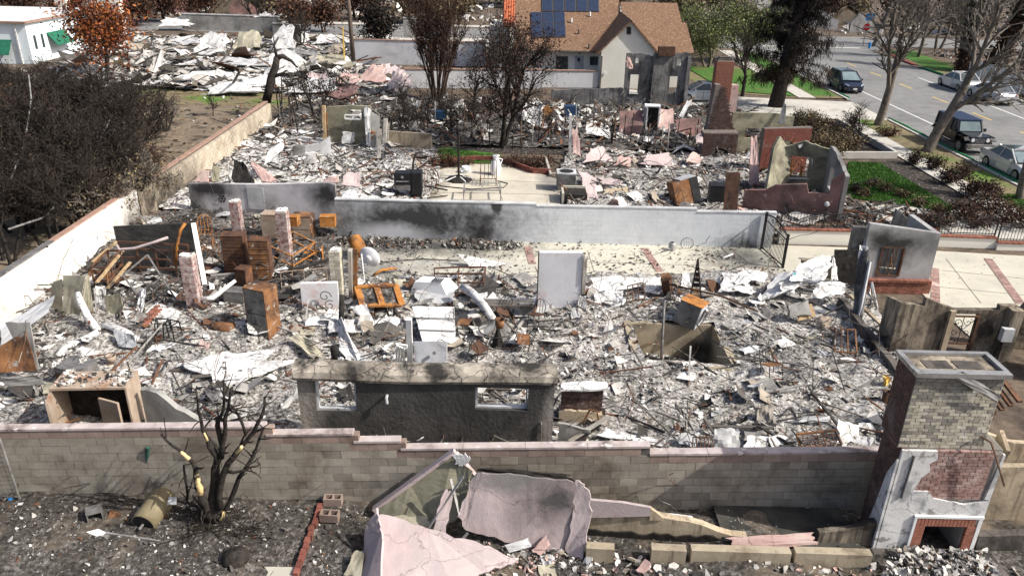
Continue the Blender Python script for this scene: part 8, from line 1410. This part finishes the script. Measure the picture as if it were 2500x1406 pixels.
x, y = scatter(240, [P(430, 1330), P(640, 1330), P(620, 1250), P(470, 1250)]); stickmesh('dead_twigs', 'twig', x, y, HZ(x, y, .55, 2), .15, .7, .006, .014, .6, label='dead twigs around the foot of the burnt front tree', cat='twigs')
# dark thicket behind the white wall
TH = dict(ns=(3, 4, 4, 3), nb=(3, 3, 3), sp=((15, 45), (20, 60), (20, 70)), lr=(.75, .55, .5), gn=.2, up_=(.08, .06, .04, 0), rmin=.012)
v1 = tree('burnt_tree', 'dense dark burnt tree in the thicket behind the white garden wall', 'tree', P(60, 560), prm(2.4, .09, **TH), 'char_bark', 'twig', 41, stems=4, ring=.5, splay=.5, leaf=('leaf_dark', 900, .08, .3), group='burnt thicket trees')
v2 = tree('burnt_tree', 'dense dark burnt tree in the thicket behind the white garden wall', 'tree', P(190, 520), prm(2.6, .09, **TH), 'char_bark', 'twig', 42, stems=4, ring=.5, splay=.45, leaf=('leaf_dark', 1300, .08, .3), group='burnt thicket trees')
v3 = tree('burnt_tree', 'burnt shrub with rust brown leaves in the thicket behind the white garden wall', 'tree', P(90, 440), prm(1.9, .07, **TH), 'char_bark', 'twig_brown', 43, stems=4, ring=.5, splay=.6, leaf=('leaf_brown', 1300, .08, .35), group='brown leaved thicket shrubs')
for k, (px, py, v, s) in enumerate(((20, 640, v1, .8), (120, 600, v1, .85), (200, 570, v2, .75), (250, 520, v1, .75), (310, 480, v2, .7), (10, 500, v2, 1), (110, 480, v1, 1), (260, 440, v2, .9), (330, 420, v1, .85), (40, 400, v2, 1.05), (140, 400, v1, 1.1), (240, 380, v2, 1.1), (310, 350, v1, .95), (80, 340, v1, 1.15), (190, 330, v2, 1.15), (10, 330, v1, 1.2), (290, 300, v2, .9), (120, 290, v2, 1.2), (30, 270, v2, 1.25), (220, 280, v1, 1.1), (60, 450, v3, 1), (20, 430, v3, 1.1), (160, 440, v3, .8), (345, 470, v3, .7))):
    b0 = P(px, py); b0.x = min(b0.x, -17.4); copytree(v, b0, k*1.37, s*rng.uniform(.9, 1.1)*min(.98, max(.5, (66-b0.y)/28)))
ol = tree('dead_shrub', 'olive dead shrub leaning on the garden wall where the two stretches meet', 'shrub', V((-17.1, 34, 0)), prm(1.3, .04, **TH), 'twig_grey', 'twig_grey', 44, stems=5, ring=.4, splay=.7, leaf=('leaf_olive', 2500, .07, .3)); copytree(ol, V((-17.3, 31.2, 0)), 2, 1.0, 'tangled dead vine hanging over the white garden wall')
# orange tree, bare bushes, leaning trunk
tree('oak_tree', 'tree full of rust orange dead leaves beside the white building', 'tree', P(268, 190), prm(3.3, .2, (4, 4, 4, 3), (3, 3, 3), ((25, 55), (25, 60), (25, 70)), (.72, .6, .55)), 'char_bark', 'twig_brown', 51, leaf=('leaf_orange', 6500, .15, .55))
def bush(name, label, px, py, L, r, seed, stems=3, mat='twig', leaf=None, splay=.4, trunk='char_bark', group=None, **k): return tree(name, label, 'tree' if L > 1.2 else 'shrub', P(px, py), prm(L, r, **k), trunk, mat, seed, stems=stems, ring=.2, splay=splay, leaf=leaf, group=group)
bush('bare_tree', 'small bare grey tree in the brown yard left of the tan wall', 410, 320, 1.5, .07, 52, 3, 'twig_grey'); bush('bare_tree', 'thin bare shrub behind the small grey tree in the brown yard', 335, 300, 1.4, .05, 53, 4, 'twig_brown'); bush('bare_tree', 'small blackened sapling by the post in the brown yard', 520, 285, .9, .04, 54, 1)
t = thing('burnt_tree', 'thick leaning black trunk with broken top beyond the tan wall', 'tree', P(650, 245)); B('trunk', 'char_bark', lambda b: (b.tube([A(650, 248, 52.5), A(658, 215, 52.5), A(662, 190, 52.6), A(672, 165, 52.7), A(676, 140, 52.8)], [.3, .28, .26, .24, .2], 9), b.tube([A(662, 190, 52.6), A(690, 180, 52.6), A(700, 172, 52.6)], [.15, .1, .05], 6)), t, True); B('limb', 'char_bark', lambda b: (b.tube([A(676, 142, 52.8), A(690, 138, 52.9), A(712, 150, 53), A(725, 165, 53)], [.2, .16, .1, .05], 7), b.tube([A(676, 142, 52.8), A(670, 115, 53), A(668, 90, 53)], [.12, .06, .03], 6)), t, True)
bush('burnt_tree', 'thin black tree in front of the fallen salmon walls', 770, 285, 2.1, .09, 55, 2, leaf=('leaf_dark', 900, .1, .3)); bush('burnt_tree', 'black shrub tree in the far ash field', 735, 118, 2.6, .1, 56, 4); bush('burnt_tree', 'bare burnt tree at the back of the far ash field', 622, 60, 3, .18, 57, 2); bush('burnt_tree', 'small bare tree against the far white garden wall', 890, 150, 1.5, .07, 58, 2); bush('burnt_tree', 'short burnt shrub against the far white garden wall', 980, 150, 1.2, .06, 59, 4)
tree('burnt_tree', 'many stemmed tall brown burnt tree beside the red capped wall', 'tree', P(1068, 245), prm(4.6, .085, (5, 4, 4, 3), (1, 2, 3), ((8, 20), (10, 30), (20, 50)), (.55, .5, .45), .65, .06, (.12, .1, .06, .03), .5, .012), 'twig_brown', 'twig_brown', 61, stems=13, ring=.5, splay=.3, leaf=('leaf_brown', 1300, .1, .35), thick=2)
tree('burnt_tree', 'black twin trunk tree with dark red leaves beyond the patio', 'tree', P(1222, 358), prm(4.9, .17, (5, 5, 4, 3), (2, 2, 3), ((25, 50), (20, 50), (25, 60)), (.6, .5, .5), .6, .11, (.06, .08, .06, .02), .45, .01), 'char_bark', 'twig', 66, d=(.1, 0, 1), stems=2, ring=.3, splay=.35, leaf=('leaf_maroon', 3600, .09, .4))
bush('burnt_tree', 'slender black tree between the two tall garden trees', 1155, 285, 2.9, .09, 63, 2, leaf=('leaf_dark', 600, .09, .3)); bush('burnt_tree', 'small forked burnt tree in front of the blackened facade', 1490, 350, 1.5, .07, 64, 2, ns=(4, 3, 3), nb=(1, 2), sp=((20, 40), (25, 50)), lr=(.6, .5))
sp = bush('burnt_sapling', 'burnt sapling in the garden beyond the patio', 1000, 335, 1.5, .045, 65, 2, group='burnt garden saplings')
for k, (px, py) in enumerate(((965, 330), (1030, 320), (1100, 330), (1130, 300), (1180, 330), (985, 300), (1055, 300), (1300, 330), (1340, 345), (820, 300))): copytree(sp, P(px, py), k*2.1, rng.uniform(.7, 1.25))
# conifer
t = thing('conifer', 'tall blackened conifer with drooping scorched needles beside the street', 'tree', P(1893, 262)); b0 = P(1893, 262); ax = V((.09, 0, 1)).normalized(); segs = []; tips = []; tips2 = []
B('trunk', 'char_bark', lambda b: b.tube([b0-ax*.2, b0+ax*2, b0+ax*8, b0+ax*17], [.6, .5, .42, .1], 10), t, True)
r_ = random.Random(5)
for k in range(130):
    h = r_.uniform(2.2, 15); a = r_.uniform(0, 6.3); L_ = (1-h/19)*r_.uniform(2.2, 4.4); p0 = b0+ax*h; d = V((math.cos(a), math.sin(a), r_.uniform(-.1, .25)))
    for i in range(5):
        p1 = p0+d*L_/5; segs.append((tuple(p0), tuple(p1), .05*(1-i/6), .05*(1-(i+1)/6), 1)); d = (d+V((0, 0, -.1))+rvec(r_)*.12).normalized()
        for s in range(5):
            q = p0.lerp(p1, r_.random()); e = q+(rvec(r_)*.5+d*.35+V((0, 0, -.28))).normalized()*r_.uniform(.4, 1.0); segs.append((tuple(q), tuple(e), .014, .006, 2)); (tips2 if h < 6.5 and a < 1.9 or h < 5 else tips).append(tuple(q.lerp(e, r_.random())))
        p0 = p1
v, f_ = segmesh(segs, 3); tag(raw('branches', 'twig', v, f_, t), kind='stuff')
def needles(pts, n, mat): c = np.array(pts)[nr.integers(0, len(pts), n)]+nr.normal(0, .12, (n, 3)); d = np.stack([nr.normal(0, .35, n), nr.normal(0, .35, n), -np.ones(n)], 1)*nr.uniform(.15, .45, (n, 1)); s = np.cross(d, nr.normal(0, 1, (n, 3))); s = s/np.linalg.norm(s, axis=1)[:, None]*.025; bulk('needles', mat, [(np.stack([c-s, c+s, c+d], 1), 0)], t)
needles(tips, 16000, 'needle_black'); needles(tips2, 9000, 'needle')
# green spring trees beyond the house, bare street trees
gt = tree('green_tree', 'yellow green budding tree right of the brown roofed house', 'tree', P(1725, 165), prm(3.2, .15, (4, 4, 3, 3), (2, 3, 3), gn=.2), 'bark_grey', 'twig_grey', 71, stems=3, ring=.3, splay=.5, leaf=('leaf_green', 8000, .12, .5)); copytree(gt, P(1810, 150), 2, 1.15, 'taller yellow green tree left of the tall conifer'); copytree(gt, P(1690, 130), 4, .9, 'smaller green tree just behind the brown roofed house')
bush('bare_tree', 'leaning dark bare tree left of the tall conifer', 1812, 235, 3.6, .16, 72, 1, 'twig')
ST = dict(ns=(4, 5, 4, 3), nb=(1, 2, 3), sp=((18, 38), (20, 50), (25, 60)), lr=(.85, .6, .5), rr=.66, gn=.13, up_=(.02, .06, .05, .02), tp=.42, rmin=.013)
tree('street_tree', 'bare grey street tree between the far driveway and the dark off-roader', 'tree', P(2142, 308), prm(6, .3, **ST), 'bark_grey', 'twig_grey', 73, d=(.12, 0, 1)); tree('street_tree', 'bare forked grey street tree left of the dark off-roader', 'tree', P(2262, 372), prm(6.5, .33, **ST), 'bark_grey', 'twig_grey', 79, d=(.2, .1, 1)); tree('street_tree', 'bare street tree in front of the silver sedan at the right edge', 'tree', P(2488, 488), prm(4.2, .2, **ST), 'bark_grey', 'twig_grey', 75, d=(-.12, 0, 1))
fb = tree('bare_tree', 'pale bare tree across the street', 'tree', P(2240, 140), prm(4.5, .2, **ST), 'bark_grey', 'twig_grey', 76, stems=2, ring=.3, splay=.25, group='bare trees across the street')
for k, (px, py) in enumerate(((2190, 110), (2290, 120), (2340, 140), (2380, 95), (2460, 130), (2500, 170), (2420, 80), (2210, 75))): copytree(fb, P(px, py), k*1.9, rng.uniform(.8, 1.2))
t = thing('ivy_tree', 'tall dark ivy covered trunk across the street at the right edge', 'tree', P(2415, 175)); b0 = P(2415, 178); pts = [b0+V((.35*h, 0, h)) for h in np.linspace(0, 13, 40)]; B('trunk', 'char_bark', lambda b: b.tube([b0, b0+V((1.5, 0, 4)), b0+V((4.5, 0, 13))], [.7, .6, .4], 9), t, True)
q = leafquads([tuple(p) for p in pts if p.z < b0.z+6.5], 5000, .22, .42); q2 = leafquads([tuple(p) for p in pts if p.z > b0.z+5], 4500, .22, .5); bulk('ivy', 'leaf_brown', [(q, 0)], t); bulk('ivy_top', 'leaf_deepgreen', [(q2, 0)], t)
copytree(t, P(2330, 175), 1, .8, 'dark ivy covered trunk behind the forked street tree')
# shrubs
def shrub(name, label, pos, w_, d_, h, n, mat, size=.07, twig='twig_brown', group=None):
    t = thing(name, label, 'shrub', pos, group); r2 = random.Random(int(pos[0]*91+pos[1]*7)); segs = []; pts = []
    for k in range(26):
        a = r2.uniform(0, 6.3); rr_ = r2.random()**.5; e = V(pos)+V((math.cos(a)*rr_*w_/2, math.sin(a)*rr_*d_/2, h*r2.uniform(.5, 1.)*(1-.35*rr_))); m_ = V(pos).lerp(e, .5)+rvec(r2)*.1*w_; m_.z = max(m_.z, .05); segs += [(tuple(pos), tuple(m_), .02, .012, 1), (tuple(m_), tuple(e), .012, .006, 1)]
        for s in range(4): q = m_.lerp(e, r2.random()); e2 = q+rvec(r2)*.25*min(w_, 1.2); segs.append((tuple(q), tuple(e2), .007, .004, 1)); pts += [tuple(e2), tuple(q)]
    v, f_ = segmesh(segs, 3); raw('stems', twig, v, f_, t); qd = leafquads(pts, n, size, .09*max(w_, .8)**.5); bulk('foliage', mat, [(qd, 0)], t); return t
for k, (px, py, w_) in enumerate(((2085, 470, .7), (2110, 482, .8), (2128, 455, .9), (2162, 468, .9), (2200, 482, .9), (2242, 503, 1.0), (2290, 520, .9))): shrub('dried_shrub', ('dark burnt', 'brown scorched', 'brown rounded', 'straw coloured', 'tan', 'pale dry', 'small yellowed')[k]+' shrub in the row along the lower edge of the front lawn', P(px, py), w_*.8, w_*.8, .5, 450, 'leaf_dark' if k == 0 else 'leaf_olive', .055)
for k, (px, py, w_, h) in enumerate(((2235, 402, 1.3, 1.0), (2272, 415, 1.4, 1.1), (2315, 450, 1.5, 1.0), (2345, 440, 1.5, 1.2), (2372, 482, 1.6, 1.1), (2410, 485, 1.7, 1.2), (2415, 515, 1.9, 1.1), (2450, 540, 2.4, 1.1), (2500, 560, 2.6, 1.1), (2350, 530, 1.8, .9), (2290, 550, 1.8, .7), (2390, 552, 2.2, .9), (2225, 550, 1.4, .5))):
    shrub('scorched_hedge', 'reddish brown scorched shrub in the hedge beside the front lawn', P(px, py), w_, w_*.8, h, 800, 'leaf_maroon' if k < 6 else 'leaf_brown', .07, group='scorched hedge shrubs by the front lawn')
for k, (px, py) in enumerate(((1985, 330), (2010, 345), (2035, 360), (1965, 310), (2060, 375), (2000, 375), (2025, 388))): shrub('dead_hedge', 'olive brown dead hedge shrub behind the arched brick wall', P(px, py), 2.4, 2.0, 1.5, 1600, 'leaf_olive', .08, group='dead hedge behind the arched brick wall')
bush('bare_tree', 'thin bare shrub at the corner of the planting bed by the pavement', 2092, 350, 1.3, .05, 77, 4, 'twig_brown'); shrub('dead_hedge', 'spiky brown bush on the verge left of the forked street tree', P(2165, 335), 1.6, 1.2, .8, 700, 'leaf_brown', .07)
shrub('box_hedge', 'brown dried box hedge left of the small back lawn', P(1098, 406), 3.0, .9, .5, 2000, 'leaf_brown', .06); shrub('box_hedge', 'brown dried box hedge right of the small back lawn', P(1288, 406), 3.2, 1.0, .55, 2200, 'leaf_brown', .06)
B('bed_kerb', 'walk_concrete', lambda b: (b.beam((15.9, 44.9, .2), (22.6, 45.4, .2), .2, .4), b.beam((22.6, 45.5, .2), (22.5, 54.5, .2), .2, .4)))['kind'] = 'structure'
# distant burnt vegetation along the far street
d1 = tree('distant_tree', 'distant brown burnt tree beyond the cross street', 'tree', P(700, 20), prm(3.2, .2, (3, 4, 3, 3), (3, 3, 2), gn=.2), 'char_bark', 'twig_brown', 81, stems=2, ring=.4, splay=.4, leaf=('leaf_brown', 2500, .3, .9), group='distant burnt trees'); d2 = tree('distant_tree', 'distant olive green tree beyond the cross street', 'tree', P(1000, 22), prm(2.6, .2, (3, 4, 3, 3), (3, 3, 2), gn=.2), 'char_bark', 'twig', 82, stems=3, ring=.4, splay=.6, leaf=('leaf_olive', 2800, .28, .9), group='distant olive trees')
for k in range(44):
    px = rng.uniform(-60, 2560); y = rng.uniform(114, 165); b0 = A(px, 20, y); b0.z = 0; copytree(d1 if rng.random() < .62 else d2, b0, k, rng.uniform(.7, 1.3))
for k, (px, py) in enumerate(((330, 40), (400, 30), (500, 25), (180, 45), (60, 20), (720, 60), (790, 55))): copytree(d1, P(px, py+25), k*1.3, rng.uniform(.6, .95))
bush('burnt_tree', 'black burnt column tree by the pale gate of the far street', 928, 120, 2.6, .2, 83, 4, leaf=('leaf_dark', 3500, .2, .35), splay=.15)
t = thing('iron_gate', 'small dark gate panel on the far street behind the burnt trees', 'gate', P(1040, 75)); t['kind'] = 'thing'; bars(t, 'bar', [(P(1022+k*9, 80), P(1022+k*9, 80)+V((0, 0, 2))) for k in range(5)]+[(P(1022, 80, 2), P(1058, 80, 2))], .08, 'iron_black')
for k in range(16):                                            # far plots: walls left standing
    px = rng.choice([rng.uniform(350, 700), rng.uniform(1700, 2450)]); y = rng.uniform(112, 150); x = A(px, 20, y).x; w_ = rng.uniform(3, 7); WALL('ruin_wall', 'distant pale ruined wall beyond the cross street', 'wall', (x, y), (x+w_, y+rng.uniform(-1, 1)), [(0, 1.6), (w_*.4, 2.6), (w_, 1.2)], .3, rng.choice(['plaster', 'stucco_grey', 'stucco_tan', 'stucco_rose_soot']), jag=.3, step=.8, group='distant ruined walls')
rub('rubble', 'rubble_bright', [(-60, 111), (90, 111), (110, 150), (-80, 150)], 1500, .3, 1.8, .5, 22, .5, 'distant pale rubble beyond the cross street'); rub('rubble', 'rubble', [(44, 62), (60, 55), (75, 95), (48, 95)], 1200, .15, 1.0, .5, 23, .5, 'rubble of the plots across the street'); sticks('charred_sticks', [(44, 62), (60, 55), (75, 95), (48, 95)], 300, .6, 3, .5, 23, (.04, .1), .3, 'burnt timbers of the plots across the street')
